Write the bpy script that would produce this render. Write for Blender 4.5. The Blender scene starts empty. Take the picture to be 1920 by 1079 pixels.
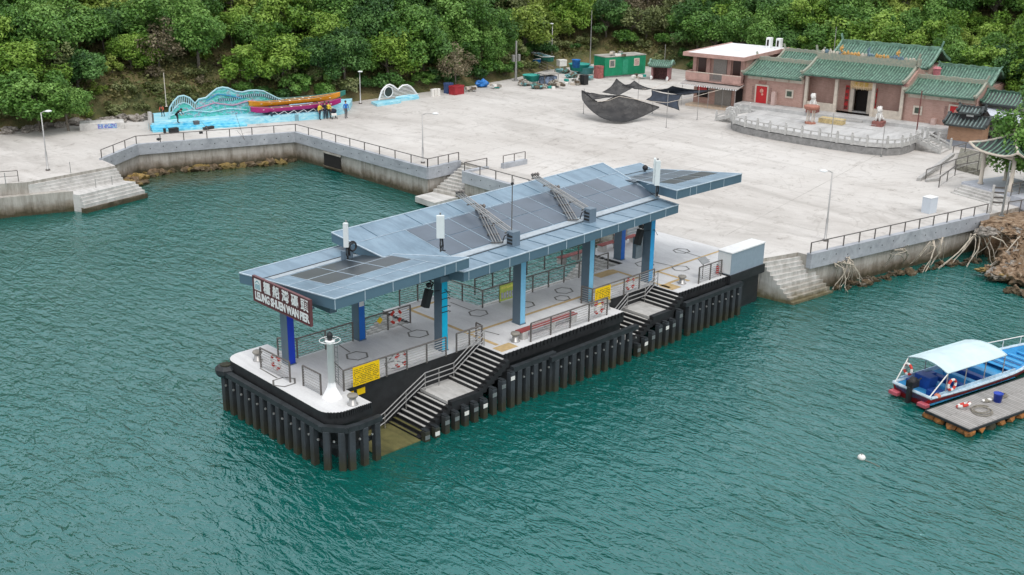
import bpy, bmesh, math, random
from mathutils import Vector, Matrix
import numpy as np

# ---------------------------------------------------------------- camera
SC = bpy.context.scene
COL = SC.collection
R = math.radians
D = 2.75                                    # level of pier deck and yard above the water
CAM = Vector((-36.416, -42.407, 25.75))
CR = Vector((0.71713967, -0.69677657, 0.01459825)).normalized()
CF = Vector((0.66203573, 0.67453972, -0.3266571)).normalized()
CU = CR.cross(CF).normalized()
FOC = 2100.0
cd = bpy.data.cameras.new('camera'); cam = bpy.data.objects.new('camera', cd); COL.objects.link(cam)
cd.sensor_width = 36.0; cd.lens = FOC / 1920 * 36.0; cd.clip_start = 0.5; cd.clip_end = 3000
m3 = Matrix((CR, CU, -CF)).transposed()
cam.matrix_world = Matrix.Translation(CAM) @ m3.to_4x4()
SC.camera = cam

# ---------------------------------------------------------------- sky and sun
SUN_EL, SUN_AZ = R(62), R(205)
w = bpy.data.worlds.new('World'); SC.world = w; w.use_nodes = True
nt = w.node_tree; nt.nodes.clear()
sky = nt.nodes.new('ShaderNodeTexSky'); sky.sky_type = 'NISHITA'; sky.sun_disc = False
sky.sun_elevation = SUN_EL; sky.sun_rotation = SUN_AZ; sky.air_density = 1.0; sky.dust_density = 6.0; sky.ozone_density = 1.0
hsv = nt.nodes.new('ShaderNodeHueSaturation'); hsv.inputs['Saturation'].default_value = 0.5
bg = nt.nodes.new('ShaderNodeBackground'); bg.inputs['Strength'].default_value = 0.15
wo = nt.nodes.new('ShaderNodeOutputWorld')
nt.links.new(sky.outputs[0], hsv.inputs['Color']); ovc = nt.nodes.new('ShaderNodeMix'); ovc.data_type = 'RGBA'; ovc.inputs[0].default_value = 0.6; ovc.inputs[7].default_value = (9.3, 9.7, 10.1, 1)
nt.links.new(hsv.outputs[0], ovc.inputs[6]); nt.links.new(ovc.outputs[2], bg.inputs['Color']); nt.links.new(bg.outputs[0], wo.inputs['Surface'])
ld = bpy.data.lights.new('sun', 'SUN'); ld.energy = 0.6; ld.angle = R(14); ld.color = (1.0, 0.97, 0.92)
sun = bpy.data.objects.new('sun', ld); COL.objects.link(sun)
sd = Vector((math.sin(SUN_AZ) * math.cos(SUN_EL), math.cos(SUN_AZ) * math.cos(SUN_EL), math.sin(SUN_EL)))
sun.rotation_euler = sd.to_track_quat('Z', 'Y').to_euler()
SC.view_settings.view_transform = 'Standard'; SC.view_settings.look = 'None'
SC.view_settings.exposure = 0.12; SC.view_settings.gamma = 1.0
try:
    SC.cycles.max_bounces = 6; SC.cycles.transparent_max_bounces = 12; SC.cycles.caustics_reflective = False; SC.cycles.caustics_refractive = False
    SC.cycles.use_denoising = True
except Exception: pass

def at(px, py, z=D):
    """where the sight line surveyed from the photograph meets the level z"""
    d = CR * ((px - 960) / FOC) - CU * ((py - 539.5) / FOC) + CF
    t = (z - CAM.z) / d.z
    return CAM + d * t

# ---------------------------------------------------------------- materials
MATS = {}
def new_mat(name):
    m = bpy.data.materials.new(name); m.use_nodes = True
    b = m.node_tree.nodes['Principled BSDF']; MATS[name] = m
    return m, m.node_tree, b
def mat(name, col, rough=0.7, metal=0.0, var=0.12, scale=3.0, bump=0.0, bscale=None, col2=None, coat=0.0, spec=None):
    if name in MATS: return MATS[name]
    m, t, b = new_mat(name)
    b.inputs['Roughness'].default_value = rough; b.inputs['Metallic'].default_value = metal
    if spec is not None: b.inputs['Specular IOR Level'].default_value = spec
    if coat: b.inputs['Coat Weight'].default_value = coat
    tc = t.nodes.new('ShaderNodeTexCoord')
    n = t.nodes.new('ShaderNodeTexNoise'); n.inputs['Scale'].default_value = scale; n.inputs['Detail'].default_value = 6; n.inputs['Roughness'].default_value = 0.65
    t.links.new(tc.outputs['Object'], n.inputs['Vector'])
    r = t.nodes.new('ShaderNodeValToRGB')
    c1 = [max(0, c * (1 - var * 1.6)) for c in col]; c2 = [min(1, c * (1 + var)) for c in (col2 or col)]
    if col2: c1 = list(col)
    r.color_ramp.elements[0].position = 0.32; r.color_ramp.elements[1].position = 0.68
    r.color_ramp.elements[0].color = (*c1, 1); r.color_ramp.elements[1].color = (*c2, 1)
    t.links.new(n.outputs['Fac'], r.inputs['Fac']); t.links.new(r.outputs['Color'], b.inputs['Base Color'])
    if bump:
        n2 = t.nodes.new('ShaderNodeTexNoise'); n2.inputs['Scale'].default_value = bscale or scale * 6; n2.inputs['Detail'].default_value = 5
        t.links.new(tc.outputs['Object'], n2.inputs['Vector'])
        bp = t.nodes.new('ShaderNodeBump'); bp.inputs['Strength'].default_value = bump; bp.inputs['Distance'].default_value = 0.05
        t.links.new(n2.outputs['Fac'], bp.inputs['Height']); t.links.new(bp.outputs['Normal'], b.inputs['Normal'])
    return m
def nd(t, kind, **kw):
    n = t.nodes.new(kind)
    for k, v in kw.items():
        if k in n.inputs: n.inputs[k].default_value = v
        else: setattr(n, k, v)
    return n
def ramp(t, fac, stops):
    r = t.nodes.new('ShaderNodeValToRGB'); e = r.color_ramp.elements
    while len(e) < len(stops): e.new(0.5)
    for i, (p, c) in enumerate(stops):
        e[i].position = p; e[i].color = (*c, 1) if len(c) == 3 else c
    t.links.new(fac, r.inputs['Fac']); return r.outputs['Color']
def mix(t, fac, a, b, mode='MIX'):
    x = t.nodes.new('ShaderNodeMix'); x.data_type = 'RGBA'; x.blend_type = mode
    if isinstance(fac, float): x.inputs[0].default_value = fac
    else: t.links.new(fac, x.inputs[0])
    for s, v in ((6, a), (7, b)):
        if isinstance(v, tuple): x.inputs[s].default_value = (*v, 1)
        else: t.links.new(v, x.inputs[s])
    return x.outputs[2]
def mth(t, op, a, b=None):
    x = t.nodes.new('ShaderNodeMath'); x.operation = op
    for i, v in enumerate((a, b)):
        if v is None: continue
        if isinstance(v, (int, float)): x.inputs[i].default_value = v
        else: t.links.new(v, x.inputs[i])
    return x.outputs[0]
def mapped(t, scale=(1, 1, 1), rot=(0, 0, 0), loc=(0, 0, 0), src='Object'):
    tc = t.nodes.new('ShaderNodeTexCoord'); mp = t.nodes.new('ShaderNodeMapping')
    mp.inputs['Scale'].default_value = scale; mp.inputs['Rotation'].default_value = rot; mp.inputs['Location'].default_value = loc
    t.links.new(tc.outputs[src], mp.inputs['Vector']); return mp.outputs['Vector']
def noise(t, vec, scale, detail=5, rough=0.6, dist=0.0):
    n = nd(t, 'ShaderNodeTexNoise', Scale=scale, Detail=detail, Roughness=rough, Distortion=dist); t.links.new(vec, n.inputs['Vector']); return n.outputs['Fac']

def water_mat():
    m, t, b = new_mat('sea water')
    v = mapped(t)
    vs = mapped(t, (1.0, 0.55, 1), (0, 0, R(-38)))
    big = noise(t, v, 0.035, 3)
    col = ramp(t, big, [(0.35, (0.001, 0.078, 0.063)), (0.7, (0.002, 0.098, 0.085))])
    # pale shallows by the quay of the cove and by the rocks
    g = nd(t, 'ShaderNodeSeparateXYZ'); t.links.new(v, g.inputs[0])
    def shallow(cx, cy, rx, ry):
        dx = mth(t, 'DIVIDE', mth(t, 'SUBTRACT', g.outputs[0], cx), rx); dy = mth(t, 'DIVIDE', mth(t, 'SUBTRACT', g.outputs[1], cy), ry)
        d = mth(t, 'SQRT', mth(t, 'ADD', mth(t, 'MULTIPLY', dx, dx), mth(t, 'MULTIPLY', dy, dy)))
        d = mth(t, 'ADD', d, mth(t, 'MULTIPLY', mth(t, 'SUBTRACT', noise(t, v, 0.5, 4), 0.5), 0.7))
        return mth(t, 'SUBTRACT', 1.0, mth(t, 'MINIMUM', d, 1.0))
    s = mth(t, 'ADD', shallow(20, 56.5, 14, 6.5), shallow(52, -17, 12, 6))
    s = mth(t, 'MINIMUM', mth(t, 'MULTIPLY', s, 1.6), 0.8)
    col = mix(t, s, col, (0.055, 0.062, 0.026))
    t.links.new(col, b.inputs['Base Color'])
    b.inputs['Roughness'].default_value = 0.04; b.inputs['IOR'].default_value = 2.12; b.inputs['Specular Tint'].default_value = (.60, .92, .98, 1); b.inputs['Specular IOR Level'].default_value = 0.5
    def ridged(vec, scale, detail, dist):
        n = nd(t, 'ShaderNodeTexNoise', noise_type='RIDGED_MULTIFRACTAL', Scale=scale, Detail=detail, Distortion=dist); n.inputs['Roughness'].default_value = .55; t.links.new(vec, n.inputs['Vector']); return n.outputs['Fac']
    va = mapped(t, (1.35, 0.6, 1), (0, 0, R(-40))); vb = mapped(t, (1.0, 0.5, 1), (0, 0, R(-68))); vc = mapped(t, (1, .6, 1), (0, 0, R(-15)))
    n1 = noise(t, va, 1.1, 3, 0.5, 0.7); n3 = noise(t, vs, 0.20, 3); n4 = noise(t, vc, 3.4, 3, .5, .5)
    def crease(vec, sc, pw, dist):
        a_ = noise(t, vec, sc, 3, .55, dist); r_ = mth(t, 'SUBTRACT', 1.0, mth(t, 'ABSOLUTE', mth(t, 'SUBTRACT', mth(t, 'MULTIPLY', a_, 2.0), 1.0))); return mth(t, 'POWER', mth(t, 'MAXIMUM', r_, 0.0), pw)
    patch = ramp(t, noise(t, v, .22, 4, .6, .4), [(.38, (.15, .15, .15)), (.66, (1, 1, 1))])
    h = mth(t, 'ADD', mth(t, 'MULTIPLY', n1, .50), mth(t, 'MULTIPLY', mth(t, 'MULTIPLY', crease(vb, .62, 7.0, 1.0), patch), .15)); h = mth(t, 'ADD', h, mth(t, 'MULTIPLY', crease(va, 1.35, 5.0, .8), .055))
    h = mth(t, 'ADD', h, mth(t, 'MULTIPLY', n3, .4)); h = mth(t, 'ADD', h, mth(t, 'MULTIPLY', n4, .15))
    amp = ramp(t, noise(t, v, .05, 3, .5), [(.35, (.55, .55, .55)), (.65, (1, 1, 1))]); h = mth(t, 'MULTIPLY', h, amp)
    bp = nd(t, 'ShaderNodeBump', Strength=1.0, Distance=0.55); t.links.new(h, bp.inputs['Height']); t.links.new(bp.outputs['Normal'], b.inputs['Normal'])
    return m

def concrete_mat(name, base, dark, light, s=0.12, streak=0.5, bump=0.15, stains=False):
    m, t, b = new_mat(name)
    v = mapped(t); vz = mapped(t, (1, 0.22, 1), (0, 0, R(8)))
    c = ramp(t, noise(t, v, s, 6, 0.62), [(0.3, dark), (0.5, base), (0.72, light)])
    c2 = ramp(t, noise(t, vz, s * 3, 6, 0.7, 0.8), [(0.38, tuple(x * 0.72 for x in base)), (0.55, (1, 1, 1))])
    c = mix(t, streak, c, c2, 'MULTIPLY')
    fine = ramp(t, noise(t, v, 9, 4), [(0.3, (0.85, 0.85, 0.85)), (0.7, (1, 1, 1))])
    c = mix(t, 0.6, c, fine, 'MULTIPLY')
    if stains:
        s1 = ramp(t, noise(t, mapped(t, (1, .45, 1), (0, 0, R(-25)), (31, 7, 0)), .16, 8, .72, 1.2), [(0.34, (.70, .69, .68)), (0.47, (1, 1, 1))]); c = mix(t, .45, c, s1, 'MULTIPLY')
        s2 = ramp(t, noise(t, mapped(t, (1, 1, 1), (0, 0, 0), (5, 77, 0)), .9, 9, .8, .5), [(0.34, (.60, .575, .55)), (0.45, (1, 1, 1))]); c = mix(t, .9, c, s2, 'MULTIPLY')
        s3 = ramp(t, noise(t, mapped(t, (.5, 1, 1), (0, 0, R(12)), (55, 3, 0)), .11, 3, .5, 2.5), [(.485, (1, 1, 1)), (.50, (.80, .79, .78)), (.515, (1, 1, 1))]); c = mix(t, .6, c, s3, 'MULTIPLY')
    t.links.new(c, b.inputs['Base Color']); b.inputs['Roughness'].default_value = 0.85
    bp = nd(t, 'ShaderNodeBump', Strength=bump, Distance=0.03); t.links.new(noise(t, v, 6, 6), bp.inputs['Height']); t.links.new(bp.outputs['Normal'], b.inputs['Normal'])
    return m

def wall_mat(name, top, mid, low):
    """sea wall: stained concrete, dark and weedy towards the tide line (real growth bands)"""
    m, t, b = new_mat(name)
    v = mapped(t); vst = mapped(t, (1, 1, 0.15))
    g = nd(t, 'ShaderNodeSeparateXYZ'); t.links.new(v, g.inputs[0])
    z = mth(t, 'ADD', g.outputs[2], mth(t, 'MULTIPLY', mth(t, 'SUBTRACT', noise(t, v, 1.3, 6), 0.5), 1.1))
    z = mth(t, 'DIVIDE', z, 3.0)
    c = ramp(t, z, [(0.0, low), (0.08, low), (0.20, mid), (0.38, top), (1.0, top)])
    st = ramp(t, noise(t, vst, 2.2, 7, 0.7), [(0.34, (0.42, 0.40, 0.36)), (0.6, (1, 1, 1))])
    c = mix(t, 0.75, c, st, 'MULTIPLY')
    t.links.new(c, b.inputs['Base Color']); b.inputs['Roughness'].default_value = 0.9
    bp = nd(t, 'ShaderNodeBump', Strength=0.5, Distance=0.06); t.links.new(noise(t, v, 3, 7), bp.inputs['Height']); t.links.new(bp.outputs['Normal'], b.inputs['Normal'])
    return m

# ---------------------------------------------------------------- mesh builder and tags
class MB:
    def __init__(s): s.v = []; s.f = []; s.mi = []; s.cur = 0; s.xf = None
    def add(s, vs, fs):
        o = len(s.v)
        if s.xf is not None: vs = [s.xf @ Vector(p) for p in vs]
        s.v += [tuple(p) for p in vs]; s.f += [tuple(i + o for i in f) for f in fs]; s.mi += [s.cur] * len(fs); return s
    def box(s, x0, y0, z0, x1, y1, z1):
        x0, x1 = min(x0, x1), max(x0, x1); y0, y1 = min(y0, y1), max(y0, y1); z0, z1 = min(z0, z1), max(z0, z1)
        v = [(x0, y0, z0), (x1, y0, z0), (x1, y1, z0), (x0, y1, z0), (x0, y0, z1), (x1, y0, z1), (x1, y1, z1), (x0, y1, z1)]
        return s.add(v, [(0, 3, 2, 1), (4, 5, 6, 7), (0, 1, 5, 4), (1, 2, 6, 5), (2, 3, 7, 6), (3, 0, 4, 7)])
    def bbox(s, x0, y0, z0, x1, y1, z1, b=0.03):
        """box with chamfered vertical edges and top rim"""
        x0, x1 = min(x0, x1), max(x0, x1); y0, y1 = min(y0, y1), max(y0, y1)
        def ring(i, z):
            a = i
            return [(x0 + a, y0 + a + 0, z), (x1 - a, y0 + a, z), (x1 - a, y1 - a, z), (x0 + a, y1 - a, z)]
        v = ring(0, z0) + ring(0, z1 - b) + ring(b, z1)
        f = [(3, 2, 1, 0), (8, 9, 10, 11)]
        for k in (0, 4):
            for i in range(4): j = (i + 1) % 4; f.append((k + i, k + j, k + 4 + j, k + 4 + i))
        return s.add(v, f)
    def beam(s, p0, p1, w, h=None, up=(0, 0, 1)):
        """rectangular bar from p0 to p1, w wide, h high"""
        h = h or w; p0, p1 = Vector(p0), Vector(p1); d = (p1 - p0).normalized()
        a = d.cross(Vector(up))
        if a.length < 1e-3: a = d.cross(Vector((0, 1, 0)))
        a.normalize(); c = a.cross(d).normalized(); v = []
        for p in (p0, p1):
            for i, j in ((-1, -1), (1, -1), (1, 1), (-1, 1)): v.append(p + a * (i * w / 2) + c * (j * h / 2))
        return s.add(v, [(3, 2, 1, 0), (4, 5, 6, 7), (0, 1, 5, 4), (1, 2, 6, 5), (2, 3, 7, 6), (3, 0, 4, 7)])
    def tube(s, pts, r, n=6, r1=None, cap=True):
        pts = [Vector(p) for p in pts]; m = len(pts); v = []; f = []
        for i, p in enumerate(pts):
            d = (pts[min(i + 1, m - 1)] - pts[max(i - 1, 0)]).normalized()
            a = d.cross(Vector((0, 0, 1)))
            if a.length < 1e-2: a = d.cross(Vector((0, 1, 0)))
            a.normalize(); c = d.cross(a); rr = r if r1 is None else r + (r1 - r) * i / (m - 1)
            for k in range(n):
                t = 2 * math.pi * k / n; v.append(p + a * (math.cos(t) * rr) + c * (math.sin(t) * rr))
        for i in range(m - 1):
            for k in range(n): j = (k + 1) % n; f.append((i * n + k, i * n + j, (i + 1) * n + j, (i + 1) * n + k))
        if cap: f.append(tuple(range(n - 1, -1, -1))); f.append(tuple((m - 1) * n + k for k in range(n)))
        return s.add(v, f)
    def lathe(s, prof, c=(0, 0, 0), n=16, axis='z', ph=0):
        v = []; f = []
        for r, z in prof:
            for k in range(n):
                t = 2 * math.pi * k / n + ph
                if axis == 'z': v.append((c[0] + r * math.cos(t), c[1] + r * math.sin(t), c[2] + z))
                elif axis == 'x': v.append((c[0] + z, c[1] + r * math.cos(t), c[2] + r * math.sin(t)))
                else: v.append((c[0] + r * math.cos(t), c[1] + z, c[2] + r * math.sin(t)))
        for i in range(len(prof) - 1):
            for k in range(n): j = (k + 1) % n; f.append((i * n + k, i * n + j, (i + 1) * n + j, (i + 1) * n + k))
        f.append(tuple(range(n - 1, -1, -1))); f.append(tuple((len(prof) - 1) * n + k for k in range(n)))
        return s.add(v, f)
    def prism(s, poly, z0, z1):
        n = len(poly); v = [(x, y, z0) for x, y in poly] + [(x, y, z1) for x, y in poly]
        f = [tuple(range(n - 1, -1, -1)), tuple(range(n, 2 * n))] + [(i, (i + 1) % n, n + (i + 1) % n, n + i) for i in range(n)]
        return s.add(v, f)
    def torus(s, c, R_, r, axis='y', n=24, k=8, a0=0, a1=2 * math.pi):
        full = abs(a1 - a0 - 2 * math.pi) < 1e-6; v = []; f = []; nn = n if full else n + 1
        for i in range(nn):
            t = a0 + (a1 - a0) * i / n
            for j in range(k):
                q = 2 * math.pi * j / k; rr = R_ + r * math.cos(q); h = r * math.sin(q)
                x, y = rr * math.cos(t), rr * math.sin(t)
                v.append({'y': (c[0] + x, c[1] + h, c[2] + y), 'x': (c[0] + h, c[1] + x, c[2] + y), 'z': (c[0] + x, c[1] + y, c[2] + h)}[axis])
        for i in range(n if full else n):
            i2 = (i + 1) % nn
            for j in range(k): j2 = (j + 1) % k; f.append((i * k + j, i * k + j2, i2 * k + j2, i2 * k + j))
        return s.add(v, f)
    def blob(s, c, r, seed=0, sub=2, amp=0.15, sc=(1, 1, 1)):
        bm = bmesh.new(); bmesh.ops.create_icosphere(bm, subdivisions=sub, radius=1.0)
        rn = random.Random(seed); off = Vector((rn.random() * 50, rn.random() * 50, rn.random() * 50))
        from mathutils import noise as ns
        vs = []
        for q in bm.verts:
            k = 1 + amp * 2 * ns.noise(q.co * 1.4 + off) + amp * ns.noise(q.co * 3.5 + off)
            vs.append((c[0] + q.co.x * r * k * sc[0], c[1] + q.co.y * r * k * sc[1], c[2] + q.co.z * r * k * sc[2]))
        fs = [tuple(x.index for x in p.verts) for p in bm.faces]; bm.free()
        return s.add(vs, fs)
    def build(s, name, mats, parent=None, smooth=False, loc=None):
        me = bpy.data.meshes.new(name); me.from_pydata(s.v, [], s.f)
        for mm in (mats if isinstance(mats, (list, tuple)) else [mats]): me.materials.append(mm)
        if len(me.materials) > 1: me.polygons.foreach_set('material_index', s.mi)
        if smooth: me.polygons.foreach_set('use_smooth', [True] * len(s.f))
        me.update(); bm = bmesh.new(); bm.from_mesh(me); bmesh.ops.recalc_face_normals(bm, faces=bm.faces); bm.to_mesh(me); bm.free()
        o = bpy.data.objects.new(name, me); COL.objects.link(o)
        if parent is not None: o.parent = parent
        if loc is not None: o.location = loc
        return o
def tag(o, label, cat, group=None):
    o['label'] = label; o['category'] = cat
    if group: o['group'] = group
    return o
def thing(name, label, cat, loc=(0, 0, 0), rz=0.0, group=None):
    o = bpy.data.objects.new(name, None); COL.objects.link(o); o.empty_display_size = 0.3
    o.location = loc; o.rotation_euler = (0, 0, rz)
    return tag(o, label, cat, group)
def struct(o, kind='structure'): o['kind'] = kind; return o
KIDS = {}
def dup(root, loc, rz=0.0, label=None, group=None, scale=None):
    def cp(o, par):
        c = o.copy(); COL.objects.link(c)
        if par is not None: c.parent = par
        for ch in kids(o): cp(ch, c)
        return c
    r = cp(root, None); r.location = loc; r.rotation_euler = (0, 0, rz)
    if label: r['label'] = label
    if group: r['group'] = group
    if scale: r.scale = scale if isinstance(scale, tuple) else (scale,) * 3
    return r
def kids(o):
    if o.name not in KIDS: KIDS[o.name] = [c for c in bpy.data.objects if c.parent == o]
    return KIDS[o.name]
def text_mb(s, size=1.0, bold=0.0, sx=1.0, depth=0.02, space=1.0):
    """mesh builder holding the string as solid letters in the local x-z plane, facing -y, centred; returns (MB, width)"""
    c = bpy.data.curves.new('t', 'FONT'); c.body = s; c.size = size; c.offset = bold; c.extrude = depth / 2; c.resolution_u = 2
    c.space_character = space; c.align_x = 'CENTER'; c.align_y = 'CENTER'
    o = bpy.data.objects.new('t', c); COL.objects.link(o); bpy.context.view_layer.update()
    me = o.evaluated_get(bpy.context.evaluated_depsgraph_get()).to_mesh()
    mb = MB(); mb.add([(v.co.x * sx, -v.co.z, v.co.y) for v in me.vertices], [tuple(p.vertices) for p in me.polygons])
    xs = [v.co.x * sx for v in me.vertices]; wd = max(xs) - min(xs)
    bpy.data.objects.remove(o); bpy.data.curves.remove(c)
    return mb, wd
def lerp(a, b, t): return a + (b - a) * t
RN = random.Random(7)

M = {}
M['steel'] = mat('grey steel', (0.30, 0.31, 0.31), 0.45, 0.6, 0.1)
M['rail_dark'] = mat('weathered rail steel', (0.17, 0.155, 0.145), 0.5, 0.4, 0.15)
M['rail_light'] = mat('bright rail bars', (0.42, 0.41, 0.40), 0.4, 0.6, 0.1)
M['white'] = mat('white paint', (0.78, 0.79, 0.79), 0.45, 0, 0.04)
M['black'] = mat('black rubber', (0.018, 0.019, 0.021), 0.55, 0, 0.3, 2)
M['fender'] = mat('dark fender timber', (0.022, 0.027, 0.031), 0.6, 0, 0.35, 1.5, 0.2)
M['fender_post'] = wall_mat('fender post plastic', (.042, .051, .060), (.034, .038, .036), (.040, .040, .022))
M['cable'] = mat('black cable', (0.012, 0.012, 0.014), 0.5)
M['red'] = mat('red paint', (0.50, 0.02, 0.02), 0.45)
M['lred'] = mat('lifebuoy red', (0.56, 0.035, 0.02), 0.5, 0, 0.06)
M['lwhite'] = mat('lifebuoy white', (0.78, 0.76, 0.72), 0.5, 0, 0.05)
M['yellow'] = mat('yellow board', (0.86, 0.56, 0.0), 0.5, 0, 0.03)
M['ink'] = mat('dark lettering', (0.05, 0.04, 0.03), 0.6)
M['deck'] = concrete_mat('pier deck concrete', (0.68, 0.68, 0.685), (0.59, 0.59, 0.60), (0.73, 0.73, 0.73), 0.25, 0.25, 0.05)
M['decklight'] = concrete_mat('pale edge concrete', (0.72, 0.72, 0.72), (0.66, 0.66, 0.66), (0.76, 0.76, 0.76), 0.3, 0.2, 0.05)
M['tread'] = concrete_mat('stair tread concrete', (0.56, 0.55, 0.53), (0.46, 0.45, 0.43), (0.62, 0.61, 0.59), 0.8, 0.3, 0.1)
M['algae'] = concrete_mat('algae covered concrete', (0.14, 0.13, 0.045), (0.08, 0.085, 0.03), (0.2, 0.18, 0.07), 0.8, 0.3, 0.2)
M['tact'] = mat('ochre guide strip', (0.52, 0.37, 0.18), 0.8, 0, 0.12, 4)
M['hexm'] = mat('grey floor inlay', (0.17, 0.165, 0.155), 0.7, 0, 0.2, 3)
# ================================================================ sea, land, hill
mb = MB(); mb.add([(-600, -600, 0), (700, -600, 0), (700, 700, 0), (-600, 700, 0)], [(0, 1, 2, 3)])
struct(mb.build('sea_water', water_mat()))
mb = MB(); mb.add([(-600, -600, -9), (700, -600, -9), (700, 700, -9), (-600, 700, -9)], [(0, 1, 2, 3)])
struct(mb.build('seabed', mat('seabed sand', (0.05, 0.05, 0.03), 0.9)))

M['yard'] = concrete_mat('yard concrete', (0.590, 0.560, 0.528), (0.485, 0.452, 0.42), (0.665, 0.64, 0.612), 0.06, 0.3, stains=True)
M['seawall'] = wall_mat('stained sea wall', (0.46, 0.43, 0.39), (0.24, 0.20, 0.155), (0.08, 0.065, 0.035))
M['coping'] = concrete_mat('blue grey coping', (0.43, 0.45, 0.485), (0.35, 0.37, 0.40), (0.49, 0.51, 0.54), 0.5, 0.3)
SHORE = [(-60, 84), (-3.26, 52.6), (-1.39, 51.76), (6.95, 52.83), (7.1, 55.8), (12.4, 59.6), (27.5, 54.9), (27.3, 33.6), (31.5, 33.8),
         (31.5, 30.4), (28.9, 30.4), (28.6, 22), (27.1, 8), (27.1, -1.95), (30.4, -2.85), (30.4, -3.84), (50.4, -7.4)]
INLAND = [(62, -9.0), (80, -30), (110, -60), (200, -60), (200, 200), (-60, 200)]
poly = SHORE + INLAND
mb = MB(); n = len(poly)
mb.add([(x, y, D) for x, y in poly], [tuple(range(n))]); mb.cur = 1
mb.add([(x, y, D) for x, y in poly] + [(x, y, -3) for x, y in poly], [(i, (i + 1) % n, n + (i + 1) % n, n + i) for i in range(n)])
struct(mb.build('yard_ground', [M['yard'], M['seawall']]))
# a few worn joints in the slab, 4 mm proud
mb = MB()
for a, b_, w_ in (((36, -2), (40, 58), .04), ((54, 0), (55, 61), .04), ((30, 16), (66, 21), .04), ((29, 35), (80, 41), .04), ((30, 3), (76, 12), .05), ((33, 25), (73, 34), .05), ((31, 44), (80, 50), .06), ((45, -5), (48, 60), .05), ((60, 0), (63, 60), .05)):
    p, q = Vector((*a, D + .004)), Vector((*b_, D + .004)); nrm = (q - p).cross(Vector((0, 0, 1))).normalized() * w_ / 2
    mb.add([p - nrm, q - nrm, q + nrm, p + nrm], [(0, 1, 2, 3)])
struct(mb.build('yard_joints', mat('worn slab joint', (0.40, 0.38, 0.35), 0.9, 0, .3, .4)))

# culvert mouth in the cove wall
t = thing('culvert', 'dark square culvert mouth in the cove sea wall', 'culvert', (27.28, 48.3, 0))
mb = MB(); mb.box(-.05, -1.35, .35, .02, 1.35, 1.62); mb.build('opening', mat('culvert dark', (0.012, 0.010, 0.009), 0.9), t)
mb = MB(); mb.box(-.12, -1.5, 1.62, .02, 1.5, 1.78); mb.box(-.12, -1.5, .2, .02, 1.5, .35); mb.build('lintel', M['seawall'], t)

# coping beams with rails
def coping(pts, label, group='coping walls round the yard', rail=True, post_gap=2.3, raillabel=None):
    t = thing('coping_wall', label, 'sea wall', (pts[0][0], pts[0][1], 0), 0, None)
    o = Vector((pts[0][0], pts[0][1])); mb = MB(); hol = MB()
    P = [Vector(p) - o for p in pts]
    for i in range(len(P) - 1):
        a, b2 = P[i], P[i + 1]; d = (b2 - a).normalized(); nn = Vector((d.y, -d.x)); L_ = (b2 - a).length
        a2, b3 = a - d * .12, b2 + d * .12
        q = [a2 + nn * .22, b3 + nn * .22, b3 - nn * .2, a2 - nn * .2]
        mb.prism([tuple(x) for x in q], 1.85, D + .16 - i * .003)
        k = 1.2
        while k < L_ - .8:
            c = a + d * k + nn * .222; zz = 2.42 + .12 * math.sin(k * 3)
            hol.add([(c.x - d.x * .045, c.y - d.y * .045, zz - .05), (c.x + d.x * .045, c.y + d.y * .045, zz - .05), (c.x + d.x * .045, c.y + d.y * .045, zz + .05), (c.x - d.x * .045, c.y - d.y * .045, zz + .05)], [(0, 1, 2, 3)]); k += 1.25
    mb.build('coping_beam', M['coping'], t); hol.build('drain_holes', M['black'], t)
    if rail:
        r = thing('quay_rail', raillabel, 'railing', (pts[0][0], pts[0][1], D + .15))
        hb = MB(); pp = []
        for i in range(len(P) - 1):
            a, b2 = P[i], P[i + 1]; L_ = (b2 - a).length; m_ = max(1, round(L_ / post_gap))
            for k in range(m_ + (1 if i == len(P) - 2 else 0)): pp.append(a.lerp(b2, k / m_))
        for p in pp:
            q = MB(); q.box(p.x - .035, p.y - .035, 0, p.x + .035, p.y + .035, .78); q.build('post', M['rail_dark'], r)
        for z_ in (.78,):
            hb.tube([(p.x, p.y, z_) for p in P], .04, 6)
        hb.build('handrail', M['rail_dark'], r)
coping([(7.1, 55.8), (12.4, 59.6), (27.5, 54.9), (27.3, 33.6)], 'long blue grey coping beam round the cove, with drain holes', raillabel='thin grey rail on the long cove coping, turning two corners')
coping([(27.3, 33.6), (31.3, 33.9)], 'short coping beam beside the stone steps down to the cove landing', post_gap=1.6, raillabel='short rail above the cove landing steps, on their far side')
coping([(31.6, 30.4), (28.9, 30.4), (28.6, 22), (27.3, 9)], 'coping beam running from the cove steps towards the pier roof', raillabel='rail on the coping between cove steps and pier roof')
coping([(30.4, -3.84), (50.4, -7.4)], 'straight blue grey coping beam right of the pier steps', post_gap=1.75, raillabel='thin grey rail on the straight coping right of the pier')
t = thing('kerb_rail', 'short low rail on a kerb beside the cove landing steps', 'railing', (32.6, 29.2, D))
mb = MB(); mb.box(0, 0, 0, 3.0, .4, .45); mb.build('kerb', M['coping'], t)
mb = MB(); mb.tube([(.1, .2, 1.15), (2.9, .2, 1.15)], .035); mb.build('handrail', M['rail_dark'], t)
for x in (.1, 1.5, 2.9):
    mb = MB(); mb.box(x - .03, .17, .45, x + .03, .23, 1.15); mb.build('post', M['rail_dark'], t)

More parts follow.
